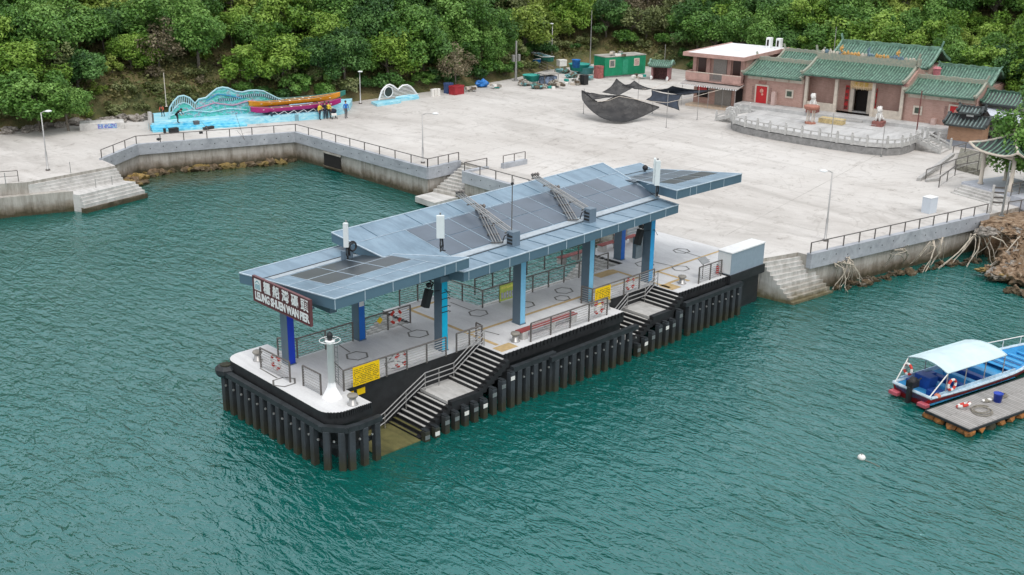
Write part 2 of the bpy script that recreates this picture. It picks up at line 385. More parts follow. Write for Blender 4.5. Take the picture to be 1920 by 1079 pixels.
def steps_between(name, label, topA, topB, botA, botB, n, z0, z1, m, edge=None, base=-1.5):
    """solid flight from the top edge A-B down to the bottom edge"""
    t = thing(name, label, 'steps', (topA[0], topA[1], 0)); o = Vector((topA[0], topA[1]))
    tA, tB, bA, bB = (Vector(p) - o for p in (topA, topB, botA, botB))
    mb = MB()
    for k in range(n):
        f0, f1 = k / n, (k + 1) / n; zz = lerp(z1, z0, (k + 1) / (n + 1))
        q = [tA.lerp(bA, f0), tB.lerp(bB, f0), tB.lerp(bB, f1), tA.lerp(bA, f1)]
        mb.prism([tuple(x) for x in q], base, zz)
    mb.build('step_flight', m, t); return t
M['stonestep'] = wall_mat('weathered stone steps', (0.56, 0.545, 0.52), (0.42, 0.39, 0.34), (0.17, 0.145, 0.08))
M['palestep'] = concrete_mat('pale concrete steps', (0.60, 0.585, 0.56), (0.48, 0.46, 0.44), (0.66, 0.64, 0.62), 0.5, 0.4)
M['jetty'] = wall_mat('pale landing concrete', (0.56, 0.545, 0.52), (0.30, 0.28, 0.23), (0.09, 0.08, 0.04))
# stone steps right of the pier
t = steps_between('stone_steps', 'broad worn stone steps going down into the sea beside the white cabinet', (27.15, -1.95), (30.4, -2.95), (27.5, -4.9), (32.0, -5.3), 11, -.35, D, M['stonestep'])
# cove landing
t = steps_between('landing_steps', 'narrow stone steps dropping to the square cove landing slab', (31.5, 33.4), (31.5, 30.6), (27.6, 33.2), (27.9, 30.5), 9, .75, D, M['stonestep'])
mb = MB(); mb.prism([(25.3, 33.0), (25.1, 30.1), (28.0, 30.3), (27.7, 33.2)], .18, .68); o = mb.build('landing_slab', M['palestep']); tag(o, 'square overhanging concrete landing slab at the foot of the cove steps', 'landing')
mb = MB(); mb.prism([(25.9, 32.6), (25.8, 30.6), (28.0, 30.7), (27.7, 32.8)], -2, .18); x = mb.build('footing', M['seawall'], o)
# left landing
t = thing('landing_stairs', 'wide pale landing stairs with a lower platform at the left shore', 'steps', (-1.39, 51.76, 0), math.atan2(1.04, 8.34))
mb = MB(); W_ = 8.4
for k in range(5): mb.prism([(.1 + k * .45, -.2 * k), (W_ + .03 * k, -.2 * k), (W_ + .03 * (k + 1), -.2 * (k + 1)), (.1 + (k + 1) * .5, -.2 * (k + 1))], -1.5, D - .24 * (k + 1))
mb.build('upper_flight', M['palestep'], t)
mb = MB(); mb.prism([(2.6, -1.0), (8.55, -1.0), (9.0, -2.0), (3.1, -2.7)], -1.5, 1.50); mb.build('platform', M['palestep'], t)
mb = MB()
for k in range(3): mb.prism([(3.2 - .03 * k, -2.0), (8.8 + .18 * (k + 1), -1.5), (9.0 + .18 * (k + 1), -2.0 - .17 * (k + 1)), (3.15 - .03 * k, -2.7 - .17 * (k + 1))], -1.5, 1.5 - .26 * (k + 1))
mb.build('lower_flight', M['palestep'], t)
mb = MB(); mb.prism([(3.0, -2.9), (9.5, -2.2), (9.7, -2.65), (3.1, -3.35)], -1.5, .42); mb.build('footing', M['seawall'], t)
mb = MB(); mb.prism([(-16, 4.2), (-2, .3), (2.0, -1.5), (2.95, -2.0), (2.5, -.9), (.4, .2), (-16, 5)], -2, 1.75); mb.build('side_ledge', M['seawall'], t)
for x, y in ((4.2, 0.25), (-1.6, .4)):
    q = MB(); q.tube([(x, y, D), (x, y, D + 1.0)], .035, 6); q.build('mooring_pole', M['rail_light'], t)
for x, y in ((5.4, -1.5), (7.0, -1.5)):
    q = MB(); q.tube([(x, y, 1.5), (x, y, 2.3)], .035, 6); q.build('mooring_pole', M['rail_light'], t)
r = thing('quay_rail', 'short grey rail at the left edge above the wide landing stairs', 'railing', (-8.5, 55.0, D))
mb = MB(); mb.tube([(0, 0, .95), (6.7, -2.6, .95)], .035); mb.tube([(0, 0, .5), (6.7, -2.6, .5)], .025); mb.build('handrail', M['rail_dark'], r)
for k in (0, .5, 1.0): q = MB(); q.tube([(6.7 * k, -2.6 * k, 0), (6.7 * k, -2.6 * k, .95)], .035, 6); q.build('post', M['rail_dark'], r)

# ---- boundary of flat ground and the wooded hill
BND = [(-80, 100), (-25, 83), (5, 75), (20, 73.5), (33, 71), (42, 66.8), (62, 66.8), (72, 68), (80, 70.5), (93, 71), (97, 60), (97, 47), (97, 33), (95, 14), (90, 2), (80, -6), (70, -10.5), (58, -12), (50, -20), (40, -60)]
BV = [Vector(p) for p in BND]
from mathutils import noise as ns
def side_dist(x, y):
    p = Vector((x, y)); best = 1e9; sg = 1
    for i in range(len(BV) - 1):
        a, b2 = BV[i], BV[i + 1]; d = b2 - a; tt = max(0, min(1, (p - a).dot(d) / d.length_squared)); q = a + d * tt; L_ = (p - q).length
        if L_ < best - 1e-6: best = L_; sg = 1 if d.x * (p.y - a.y) - d.y * (p.x - a.x) > 0 else -1
    return best * sg
def hill_z(x, y, d=None):
    d = side_dist(x, y) if d is None else d
    if d <= 0: return D + d * .5
    e = min(d, 70); z = D + e * .50 + 1.0 * (1 - math.exp(-d * .8)) + ns.noise(Vector((x * .06, y * .06, 3))) * min(4, d * .3) + ns.noise(Vector((x * .3, y * .3, 7))) * min(.8, d * .3)
    return z
mb = MB(); st = 2.0; nx, ny = 116, 116; X0, Y0 = -72, -62; idx = {}; vs = []; fs = []
dd = {}
for i in range(nx):
    for j in range(ny):
        x, y = X0 + i * st, Y0 + j * st; d = side_dist(x, y); dd[i, j] = d
        if d > -3.5: idx[i, j] = len(vs); vs.append((x, y, hill_z(x, y, d)))
for i in range(nx - 1):
    for j in range(ny - 1):
        q = [(i, j), (i + 1, j), (i + 1, j + 1), (i, j + 1)]
        if all(k in idx for k in q): fs.append(tuple(idx[k] for k in q))
mb.add(vs, fs)
m, t_, b_ = new_mat('hill earth and dry grass'); v_ = mapped(t_)
c_ = ramp(t_, noise(t_, v_, .35, 7, .7), [(0.3, (0.035, 0.05, 0.015)), (0.45, (0.09, 0.095, 0.032)), (0.6, (0.17, 0.135, 0.06)), (0.75, (0.09, 0.12, 0.03))])
t_.links.new(c_, b_.inputs['Base Color']); b_.inputs['Roughness'].default_value = .95
bp_ = nd(t_, 'ShaderNodeBump', Strength=.8, Distance=.3); t_.links.new(noise(t_, v_, 1.6, 8, .7), bp_.inputs['Height']); t_.links.new(bp_.outputs['Normal'], b_.inputs['Normal'])
struct(mb.build('hill_terrain', m, smooth=True))
# ================================================================ PIER
pier = thing('pier', 'long concrete ferry pier with black skirted edges and two recessed stair flights', 'pier', (0, 0, 0))
XE = 27.1                                    # where the pier meets the yard
def arc(cx, cy, r, a0, a1, n=6): return [(cx + r * math.cos(R(lerp(a0, a1, k / n))), cy + r * math.sin(R(lerp(a0, a1, k / n)))) for k in range(n + 1)]
# deck outline with the recesses
outl = arc(-8.1, -1.55, 1.0, 180, 270) + [(-6.7, -2.6), (-6.7, -.5), (2.15, -.5), (2.15, -2.5), (12.1, -2.5), (12.1, -.5), (17.2, -.5), (17.2, -2.6), (26.3, -2.75), (XE, -2.2), (XE, 7.2),
        (19.3, 7.2), (19.3, 3.7), (6.4, 3.7), (6.1, 7.2), (1.6, 7.2), (1.6, 4.55), (-6.3, 4.55), (-6.3, 7.2)] + arc(-8.1, 6.3, .9, 90, 180)
mb = MB(); n = len(outl); mb.add([(x, y, D) for x, y in outl], [tuple(range(n))]); mb.cur = 1
mb.add([(x, y, D) for x, y in outl] + [(x, y, 2.12) for x, y in outl], [(i, (i + 1) % n, n + (i + 1) % n, n + i) for i in range(n)] + [tuple(range(2 * n - 1, n - 1, -1))])
mb.build('deck', [M['deck'], M['black']], pier)
for x0, y0, x1, y1 in ((-8.2, -1.7, -6.72, 6.6), (-6.715, -.495, 27.0, 3.4), (2.2, -2.3, 12.05, -.5), (17.25, -2.4, 26.4, -.5)):
    q = MB(); q.box(x0, y0, -.8, x1, y1, 2.119); q.build('under_shade_wall', M['black'], pier)  # lower walls in black, standing in for shade in the gaps between posts
# paler edge strips on the deck
mb = MB(); e = D + .004
def strip(p, z=e): q = MB(); q.add([(x, y, z) for x, y in p], [tuple(range(len(p)))]); q.build('edge_strip', M['decklight'], pier)
strip(arc(-8.1, -1.55, .98, 180, 270) + [(-6.75, -2.55), (-6.75, -.9), (-8.0, -.9), (-8.0, 4.7), (-8.0, 7.1)] + arc(-8.1, 6.3, .88, 90, 180))
strip([(2.3, -2.45), (12.0, -2.45), (12.0, -1.9), (2.3, -1.9)]); strip([(17.3, -2.55), (26.3, -2.7), (26.3, -2.2), (17.3, -2.1)])
strip([(1.7, 6.9), (6.0, 6.9), (6.0, 7.15), (1.7, 7.15)])
# saw-tooth rubber edge
mb = MB()
def teeth(pts, gap=.12):
    for i in range(len(pts) - 1):
        a, b = Vector(pts[i]), Vector(pts[i + 1]); L_ = (b - a).length; d = (b - a).normalized(); k = 0
        while k < L_:
            p = a + d * k; mb.box(p.x - .03, p.y - .03, D - .25, p.x + .03, p.y + .03, D + .03); k += gap
teeth(arc(-8.1, -1.55, 1.02, 215, 270) + [(-6.7, -2.62)]); teeth([(17.3, -2.64), (22.2, -2.7)], .3); teeth([(2.3, -2.54), (12.1, -2.54)], .3)
mb.build('edge_teeth', M['black'], pier)
# dark piles under the deck
for i in range(10):
    for y in (0.4, 3.0):
        mb = MB(); mb.lathe([(.38, -9), (.38, 1.0)], (-7.5 + i * 3.6, y, 0), 12); mb.build('pile', M['black'], pier)
# lower wall behind the stairs

def flight(x_top, n, run, z_top, z_bot, y0, y1, nm='stair_flight'):
    """steps going down seaward (-x); dark body, pale tread pieces as sub-parts"""
    mb = MB(); rise = (z_top - z_bot) / n; tr = []
    for k in range(n - 1):
        z = z_top - rise * (k + 1); x1 = x_top - run * k; x0 = x1 - run
        mb.box(x0, y0, z - rise - .25, x1, y1, z)
        tr.append((x0, x1, z))
    o = mb.build(nm, M['black'], pier)
    for x0, x1, z in tr:
        q = MB(); q.box(x0 + .02, y0 + .30, z + .001, x1 - .12, y1 - .04, z + .02)
        q.build('tread', M['algae'] if z < .42 else M['tread'], o)
    return o
# first stair: deck -> landing -> water
flight(2.15, 9, .27, D, 1.35, -3.0, -.5)
mb = MB(); mb.box(-1.95, -2.7, 1.0, -.01, -.5, 1.35); mb.build('landing', M['tread'], pier)
mb = MB(); mb.box(-1.95, -3.02, .85, 0.2, -2.7, 1.42); mb.build('landing_edge', M['black'], pier)
flight(-1.95, 9, .27, 1.35, -.02, -3.0, -.5)
mb = MB(); mb.box(-6.7, -3.1, -.5, -4.1, -.5, .05); mb.build('tidal_platform', M['algae'], pier)
# second stair
flight(17.2, 5, .28, D, 1.95, -3.0, -.5)
mb = MB(); mb.box(14.3, -2.7, 1.6, 16.08, -.5, 1.95); mb.build('landing', M['tread'], pier)
mb = MB(); mb.box(14.3, -3.02, 1.45, 16.3, -2.7, 2.02); mb.build('landing_edge', M['black'], pier)
flight(14.3, 6, .28, 1.95, .95, -3.0, -.5)
mb = MB(); mb.box(11.2, -2.7, .6, 12.9, -.5, .95); mb.build('landing', M['tread'], pier)
mb = MB(); mb.box(11.2, -3.02, .45, 13.2, -2.7, 1.02); mb.build('landing_edge', M['black'], pier)
# far side stairs, seen through the rails
for xt, nn, x_end in ((1.6, 8, None), (19.3, 8, None)):
    mb = MB()
    for k in range(nn): mb.box(xt - .28 * (k + 1), 4.6 if xt < 5 else 3.75, -1, xt - .28 * k, 7.0, D - .17 * (k + 1))
    mb.build('stair_flight', M['tread'], pier)
mb = MB(); mb.box(-6.3, 4.6, .3, -.6, 7.0, 1.3); mb.box(6.3, 3.75, .2, 17.0, 7.0, 1.3); mb.build('landing', M['tread'], pier)
# ochre guide strips and tactile pads
def gs(x0, y0, x1, y1): q = MB(); q.add([(x0, y0, e + .002), (x1, y0, e + .002), (x1, y1, e + .002), (x0, y1, e + .002)], [(0, 1, 2, 3)]); q.build('guide_strip', M['tact'], pier)
gs(2.75, -1.3, 3.0, 6.4); gs(2.35, -2.2, 3.6, -1.45); gs(3.0, .9, 17.6, 1.12); gs(2.9, 6.15, 6, 6.4); gs(17.35, -2.0, 18.3, -.9); gs(17.5, -1.6, 17.75, 3.3); gs(17.75, .9, 26.8, 1.1); gs(15.8, 2.6, 17.5, 3.4); gs(19.5, -1.6, 19.75, 1.0); gs(18.3, -1.1, 19.6, -.85)
# hexagon floor inlays with their lead lines
def hexa(cx, cy, r=.62, lead=None):
    q = MB(); pts = [(cx + r * math.cos(R(60 * k)), cy + r * .95 * math.sin(R(60 * k)), e + .004) for k in range(6)]
    for k in range(6):
        a, b = Vector(pts[k]), Vector(pts[(k + 1) % 6]); d = (b - a).normalized(); nn = d.cross(Vector((0, 0, 1))) * .05
        a2, b2 = a - d * .02, b + d * .02; q.add([a2 - nn, b2 - nn, b2 + nn, a2 + nn], [(0, 1, 2, 3)])
    if lead:
        a, b = Vector((cx, cy + r, e + .007)), Vector((*lead, e + .007)); d = (b - a).normalized(); nn = d.cross(Vector((0, 0, 1))) * .04
        q.add([a - nn, b - nn, b + nn, a + nn], [(0, 1, 2, 3)])
    q.build('hexagon_inlay', M['hexm'], pier)
for hx in ((-8.45, 2.3, .62, (-8.4, 4.6)), (-3.7, 2.6, .62, (-3.5, 4.5)), (0.75, 2.9, .62, (.9, 5.0)), (5.5, 3.1, .6, (5.5, 5.6)), (8.6, 2.3, .6, None), (12.2, 2.5, .6, None), (-3.0, .3, .55, (-2.2, 1.4)), (20.2, 2.6, .65, None), (21.3, .4, .6, (20.9, 3.4)), (24.5, 2.8, .6, (24.3, .2)), (4.0, -.2, .01, (3.6, 1.6)), (11.1, 1.6, .5, None)): hexa(*hx)
# kerb band in front of the stern wall
# ---- fender frames
def fender(name_label, pts, post_gap, ztop=2.28, zbot=-1.2, first=0.3, whites=False):
    t = thing('timber_fender', name_label, 'fender', (pts[0][0], pts[0][1], 0), 0, None)
    o = Vector((pts[0][0], pts[0][1])); P = [Vector(p) - o for p in pts]; mb = MB()
    for i in range(len(P) - 1):
        a, b = P[i], P[i + 1]; d = (b - a).normalized(); nn = Vector((d.y, -d.x))
        mb.beam((*(a - d * .14), ztop - .15), (*(b + d * .14), ztop - .15), .30, .28 - .004 * i)
        mb.beam((*(a - d * .05 - nn * .3), ztop - 1.2), (*(b + d * .05 - nn * .3), ztop - 1.2), .16, .2 - .004 * i)
    mb.build('top_beam', M['fender'], t)
    for i in range(len(P) - 1):
        a, b = P[i], P[i + 1]; L_ = (b - a).length; d = (b - a).normalized(); nn = Vector((d.y, -d.x)); k = first if i == 0 else post_gap * .3
        ang = math.atan2(d.y, d.x)
        while k < L_ - .1:
            c = a + d * k + nn * .03; q = MB(); q.xf = Matrix.Translation((c.x, c.y, 0)) @ Matrix.Rotation(ang, 4, 'Z')
            q.bbox(-.16, -.14, zbot, .16, .14, ztop - .285, .02); q.build('post', M['fender_post'], t)
            k += post_gap
    # bolts and tide stains
    q = MB()
    for i in range(len(P) - 1):
        a, b = P[i], P[i + 1]; L_ = (b - a).length; d = (b - a).normalized(); nn = Vector((d.y, -d.x)); k = .6
        while k < L_: c = a + d * k + nn * .17; q.box(c.x - .04, c.y - .04, ztop - .78, c.x + .04, c.y + .04, ztop - .70); k += post_gap * 1.03
    q.build('bolts', M['rail_light'], t)
    return t
fender('black timber fender frame wrapping the seaward end of the pier', [(-9.3, 6.9), (-9.35, -2.2), (-8.6, -3.1), (-7.9, -3.2), (-6.75, -3.15)], .74)
q = thing('corner_fender', 'black octagonal rubber fender on the far seaward corner', 'fender', (-9.15, 6.75, 2.2)); mb = MB(); mb.lathe([(.45, -.28), (.58, -.1), (.58, .12), (.42, .28)], n=8); mb.build('body', M['fender'], q); mb = MB(); mb.lathe([(.3, .28), (.3, .34)], n=8); mb.build('cap', M['fender_post'], q)
fender('black fender frame between the first stairs and the bench rail', [(2.3, -3.2), (5.3, -3.2)], .62, 2.28)
fender('black fender frame standing proud below the red bench', [(5.0, -3.4), (12.2, -3.35)], .70, 2.15)
fender('black fender frame between the second stairs and the cabinet', [(17.3, -3.15), (23.2, -3.1)], .68, 2.28)
def stair_fenders(x0, x1, zf, label):
    t = thing('stair_fenders', label, 'fender', (x0, -3.3, 0)); x = x0; 
    while x < x1:
        zt = zf(x); q = MB(); q.bbox(x - x0 - .15, -.12, -1.2, x - x0 + .15, .2, zt, .03); q.build('post', M['fender_post'], t)
        q = MB(); q.box(x - x0 - .17, -.14, zt - .42, x - x0 + .12, -.122, zt - .2); q.build('tide_mark', M['steel'] if int(x * 3) % 3 else M['lwhite'], t)
        q = MB(); q.box(x - x0 - .12, -.1, zt + .002, x - x0 + .12, .3, zt + .06); q.build('cap', M['fender'], t)
        x += .66
stair_fenders(-3.9, 2.2, lambda x: (.55 if x < -3.2 else .95) if x < -1.9 else (1.05 if x < .1 else lerp(1.2, 2.1, (x - .1) / 2.1)), 'stepped black fender posts beside the stairs nearest the sea end')
stair_fenders(12.6, 17.1, lambda x: lerp(.75, 1.35, (x - 12.6) / 1.7) if x < 14.3 else (1.5 if x < 16.1 else 1.95), 'stepped black fender posts beside the stairs nearer the shore')

# ---- railings
def railing(label, pts, h=1.1, n=7, gap=1.45, z=D, posts=None, slanted=False, m=None):
    o = Vector(pts[0]) if len(pts[0]) == 3 else Vector((*pts[0], z))
    P = [(Vector(p) if len(p) == 3 else Vector((*p, z))) - o for p in pts]
    t = thing('railing', label, 'railing', o)
    top = MB(); top.tube([p + Vector((0, 0, h)) for p in P], .045, 6); top.build('handrail', M['rail_dark'], t)
    bars = MB()
    for k in range(n):
        zz = h * (.10 + .78 * k / max(1, n - 1)); bars.tube([p + Vector((0, 0, zz)) for p in P], .020, 5)
    bars.build('bars', m or M['rail_light'], t)
    for i in range(len(P) - 1):
        L_ = (P[i + 1] - P[i]).length; q = max(1, round(L_ / gap))
        for k in range(q + (1 if i == len(P) - 2 else 0)):
            p = P[i].lerp(P[i + 1], k / q); d = MB(); d.box(p.x - .04, p.y - .03, p.z, p.x + .04, p.y + .03, p.z + h); d.build('post', M['rail_dark'], t)
    return t
railing('barred rail at the sea end in front of the deep blue column', [(-8.3, 4.65), (-8.25, 2.05)], gap=2.6)
railing('short barred rail left of the white beacon tower', [(-8.0, 1.25), (-8.0, -.25)], gap=1.5)
railing('long barred rail carrying the yellow notice beside the seaward stairs', [(-6.55, .75), (-6.9, -.62), (-.25, -.62)])
railing('barred rail just landward of the cyan column at the stair head', [(.5, -.62), (2.35, -.62), (2.4, -.1)], gap=1.0)
railing('barred rail behind the red bench at the pier edge', [(4.55, -2.2), (10.9, -2.2)], gap=1.55)
railing('barred rail above the second stairs with a yellow notice', [(11.3, .2), (11.35, -.62), (17.2, -.62)])
railing('short barred rail seaward of the white cabinet', [(19.6, -2.35), (22.0, -2.35)], gap=1.2)
railing('long barred rail on the far side behind the deep blue column', [(-6.9, 5.2), (-6.2, 4.45), (-2.6, 4.45)])
railing('barred rail with a lifebuoy on the far side, landward of the mid blue column', [(-1.75, 4.5), (1.5, 4.5)])
railing('short barred rail at the far deck edge beyond the seaward stairs', [(2.8, 7.1), (5.6, 7.1)])
railing('barred rail turning a corner beside the far side gangway', [(6.1, 7.0), (6.3, 3.6), (17.6, 3.6)], n=5)
railing('outer sloping rail of the far side gangway', [(7.5, 5.6, D), (12.0, 5.6, D + .3), (18.5, 5.6, D + .3)], n=4, h=1.05)
railing('far side rail behind the landward red bench', [(19.3, 7.1), (26.5, 7.1)], n=5)
def hand(label, pts):
    t = thing('stair_handrail', label, 'handrail', pts[0]); o = Vector(pts[0]); P = [Vector(p) - o for p in pts]
    for dz in (1.0, .72, .45):
        q = MB(); q.tube([p + Vector((0, 0, dz)) for p in P], .03, 6); q.build('bar', M['rail_light'], t)
    for p in P[::1]:
        q = MB(); q.tube([p, p + Vector((0, 0, 1.0))], .028, 6); q.build('post', M['rail_light'], t)
hand('triple tube handrail following the stairs nearest the sea end', [(2.3, -.85, D - .1), (.1, -.85, 1.35), (-.95, -.85, 1.35), (-1.9, -.85, 1.35), (-3.2, -.85, .7), (-4.6, -.85, -.05), (-5.4, -.85, -.3)])
hand('triple tube handrail following the stairs nearer the shore', [(17.3, -.85, D - .1), (16.1, -.85, 1.95), (14.4, -.85, 1.95), (13.3, -.85, 1.25), (12.5, -.85, .95)])

# ---- columns with painted near faces
colblue = {'deep': (0.0, 0.035, 0.46), 'mid': (0.005, 0.13, 0.52), 'cyan': (0.0, 0.42, 0.66), 'pale': (0.20, 0.50, 0.72), 'sky': (0.03, 0.33, 0.66)}
M['colbody'] = mat('blue grey steel cladding', (0.115, 0.165, 0.215), 0.45, 0.2, 0.08, 0.8)
M['fascia'] = mat('blue grey fascia cladding', (0.10, 0.175, 0.235), 0.5, 0.15, 0.06, 0.4)
M['rooftop'] = concrete_mat('pale blue roof sheet', (0.195, 0.29, 0.375), (0.15, 0.235, 0.31), (0.235, 0.335, 0.42), .35, .3, .02); M['rooftop'].node_tree.nodes['Principled BSDF'].inputs['Roughness'].default_value = .4
M['seam'] = mat('pale seam', (0.46, 0.55, 0.62), 0.5)
M['glasspanel'] = mat('grey roof glazing', (0.105, 0.135, 0.175), 0.3, 0.2, 0.1, 0.6)
M['darkpanel'] = mat('dark roof glazing', (0.042, 0.052, 0.062), 0.3, 0.1, 0.2, 0.8)
M['gutter'] = mat('pale gutter plate', (0.38, 0.43, 0.47), 0.5)
M['gap'] = mat('gutter gap', (0.05, 0.055, 0.06), 0.7)
can = thing('pier_canopy', 'blue grey butterfly roof in three offset wings on blue painted columns', 'canopy', (0, 0, 0))
def column(x, y, key, h, wx=.42, wy=.62):
    q = MB(); q.bbox(x, y, D, x + wx, y + wy, D + h, .0); o = q.build('column', M['colbody'], can)
    p = MB(); p.box(x + .02, y - .012, D + .05, x + wx - .02, y - .001, D + h); p.build('painted_face', mat(key + ' blue paint', colblue[key], .45, 0, .04), o)
    p = MB(); p.box(x - .03, y - .05, D, x + wx + .03, y + wy + .03, D + .05); p.build('base_plate', M['colbody'], o)
for x, y, k, h in ((0, 0, 'cyan', 4.6), (5.93, .05, 'pale', 4.6), (11.7, .02, 'pale', 4.8), (17.35, -.05, 'sky', 5.0), (-7.1, 3.9, 'deep', 4.3), (-2.35, 4.2, 'mid', 4.5), (19.6, 4.2, 'mid', 5.2)): column(x, y, k, h)
for a_ in ((.0, .62, 6.75, .5, 4.9, 7.05), (-.3, -.3, 6.8, 1.2, .6, 7.1), (-7.1, 0, 6.7, -6.7, 5, 7.0), (17.4, .5, 7.0, 17.8, 5, 7.5), (5.95, .6, 6.9, 6.35, 5, 7.15), (11.7, .6, 7.0, 12.1, 5, 7.3)): q = MB(); q.box(*a_); q.build('cross_beam', M['colbody'], can)

def roofwing(prof, xl, xr, sx, x0, fh, name):
    """prof: list of (y, z at x0); xl/xr: x of the ends for each y; sx slope along x. returns height function"""
    def zf(x, y):
        for i in range(len(prof) - 1):
            (ya, za), (yb, zb) = prof[i], prof[i + 1]
            if (ya <= y <= yb) or i == len(prof) - 2: return lerp(za, zb, (y - ya) / (yb - ya)) + (x - x0) * sx
    n = len(prof); mb = MB(); tl = [(xl[i], prof[i][0], zf(xl[i], prof[i][0])) for i in range(n)]; tr = [(xr[i], prof[i][0], zf(xr[i], prof[i][0])) for i in range(n)]
    V = tl + tr; f = [(i, n + i, n + i + 1, i + 1) for i in range(n - 1)]
    mb.add(V, f)
    o = mb.build('roof_sheet', M['rooftop'], can)
    mb = MB(); lo = [(x, y, z - fh) for x, y, z in V]; 
    vv = V + lo; m_ = 2 * n
    f = [(i, m_ + i, m_ + i + 1, i + 1) for i in range(n - 1)] + [(n + i, n + i + 1, m_ + n + i + 1, m_ + n + i) for i in range(n - 1)]
    f += [(0, n, m_ + n, m_), (n - 1, m_ + n - 1, m_ + 2 * n - 1, 2 * n - 1)] + [(m_ + i, m_ + i + 1, m_ + n + i + 1, m_ + n + i) for i in range(n - 1)]
    vv = [(x, y, z - .003 if k < m_ else z) for k, (x, y, z) in enumerate(vv)]
    mb.add(vv, f); fa = mb.build('fascia', M['fascia'], o)
    # bright edge trim along all rims
    q = MB(); loop = tl + tr[::-1]
    for i in range(len(loop)): a, b = loop[i], loop[(i + 1) % len(loop)]; q.beam(Vector(a) + Vector((0, 0, .012)), Vector(b) + Vector((0, 0, .012)), .07, .05)
    q.build('edge_trim', M['seam'], o)
    return o, zf, fa
def panel(o, zf, x0, x1, y0, y1, m, nm='glazing_panel', dz=.02):
    q = MB(); V = [(x0, y0), (x1, y0), (x1, y1), (x0, y1)]
    q.add([(x, y, zf(x, y) + dz) for x, y in V] + [(x, y, zf(x, y) + .004) for x, y in V], [(0, 1, 2, 3), (0, 4, 5, 1), (1, 5, 6, 2), (2, 6, 7, 3), (3, 7, 4, 0)]); return q.build(nm, m, o)
def lines(o, zf, segs, w_=.025, m=None, nm='seams', dz=.016):
    q = MB()
    for (xa, ya), (xb, yb) in segs: q.beam((xa, ya, zf(xa, ya) + dz), (xb, yb, zf(xb, yb) + dz), w_, .02)
    q.build(nm, m or M['seam'], o)
# seaward wing (rises towards the near side)
o1, z1f, f1 = roofwing([(-1.5, 8.15), (5.3, 7.36), (6.8, 7.40)], [-7.87, -7.55, -7.95], [.60, -1.6, -1.3], .03, -4, .54, 'wing')
for i, x in enumerate((-6.4, -4.6, -2.8)):
    for k, (ya, yb) in enumerate(((1.05, 2.75), (2.85, 4.45))): panel(o1, z1f, x - .05, x + 1.65, ya, yb, M['darkpanel'])
lines(o1, z1f, [((-7.6, 5.25), (-1.9, 5.25))], .06, M['gap'], 'gutter_gap', .02)
panel(o1, z1f, -7.3, -1.9, 4.62, 5.15, M['gutter'], 'gutter_plate')
lines(o1, z1f, [((x, -1.4), (x, 4.6)) for x in (-6.48, -4.68, -2.88, -1.05)] + [((-7.7, y), (-1.0, y)) for y in (-.1, 1.0, 2.8)])
# middle wing (rises towards the far side)
o2, z2f, f2 = roofwing([(-1.2, 7.70), (.6, 7.66), (3.0, 8.05), (6.8, 8.66)], [.50, .0, -1.6, -2.1], [18.5, 18.9, 19.6, 20.35], .027, 10, .52, 'wing')
lines(o2, z2f, [((.3, .62), (18.7, .62))], .06, M['gap'], 'gutter_gap', .02)
panel(o2, z2f, 1.0, 18.5, .72, 1.15, M['gutter'], 'gutter_plate')
for i in range(11):
    x = 1.7 + i * 1.62
    for ya, yb in ((1.25, 3.15), (3.22, 4.95)):
        if i == 10 and ya > 3: continue
        panel(o2, z2f, x, x + 1.5, ya, yb, M['glasspanel'])
lines(o2, z2f, [((x + 1.56, 1.2), (x + 1.56, 5.1)) for x in [.08 + i * 1.62 for i in range(12)]] + [((-1.5, 5.05), (19.8, 5.05))])
lines(o2, z2f, [((x, -1.15), (x, .5)) for x in [2.34 + i * 1.49 for i in range(11)]] + [((x, 5.1), (x, 6.75)) for x in [-.2 + i * 3.2 for i in range(7)]], .02, M['fascia'])
# landward wing
o3, z3f, f3 = roofwing([(-1.5, 9.0), (5.3, 8.28), (6.8, 8.33)], [17.82, 20.6, 21.4], [24.72, 23.8, 24.4], .0, 20, .56, 'wing')
for i in range(3):
    for k in range(3): panel(o3, z3f, 19.5 + i * 1.55 + (1 - k) * .2, 20.95 + i * 1.55 + (1 - k) * .2, .1 + k * 1.5, 1.45 + k * 1.5, M['glasspanel'] if k else M['darkpanel'])
lines(o3, z3f, [((x - .2, -1.4), (x, 5.2)) for x in (19.6, 21.1, 22.6)] + [((18.6, y), (24.3, y)) for y in (0, 1.5, 3.0)])
lines(o3, z3f, [((20.6, 5.25), (23.8, 5.25))], .06, M['gap'], 'gutter_gap', .02)
# fascia joints
def joints(o, xs, y, zf, fh):
    q = MB()
    for x in xs: z = zf(x, y); q.box(x - .018, y - .012, z - fh, x + .018, y - .001, z - .02)
    q.build('panel_joints', M['seam'], o)
joints(f1, [-7.85, -6.1, -4.4, -2.7, -1.05, -.3], -1.5, z1f, .54); joints(f2, [.85 + i * 1.49 for i in range(12)], -1.2, z2f, .52); joints(f3, [17.84, 19.2, 19.85, 21.3, 22.75, 24.7], -1.5, z3f, .56)
q = MB(); 
q = None

# ---- pier name board
M['maroon'] = mat('maroon sign board', (0.085, 0.014, 0.016), 0.45, 0, 0.05)
sg = thing('pier_sign', 'large maroon board with white Chinese characters above LEUNG SHUEN WAN PIER', 'sign', (-8.42, 2.22, 7.12), R(-90))
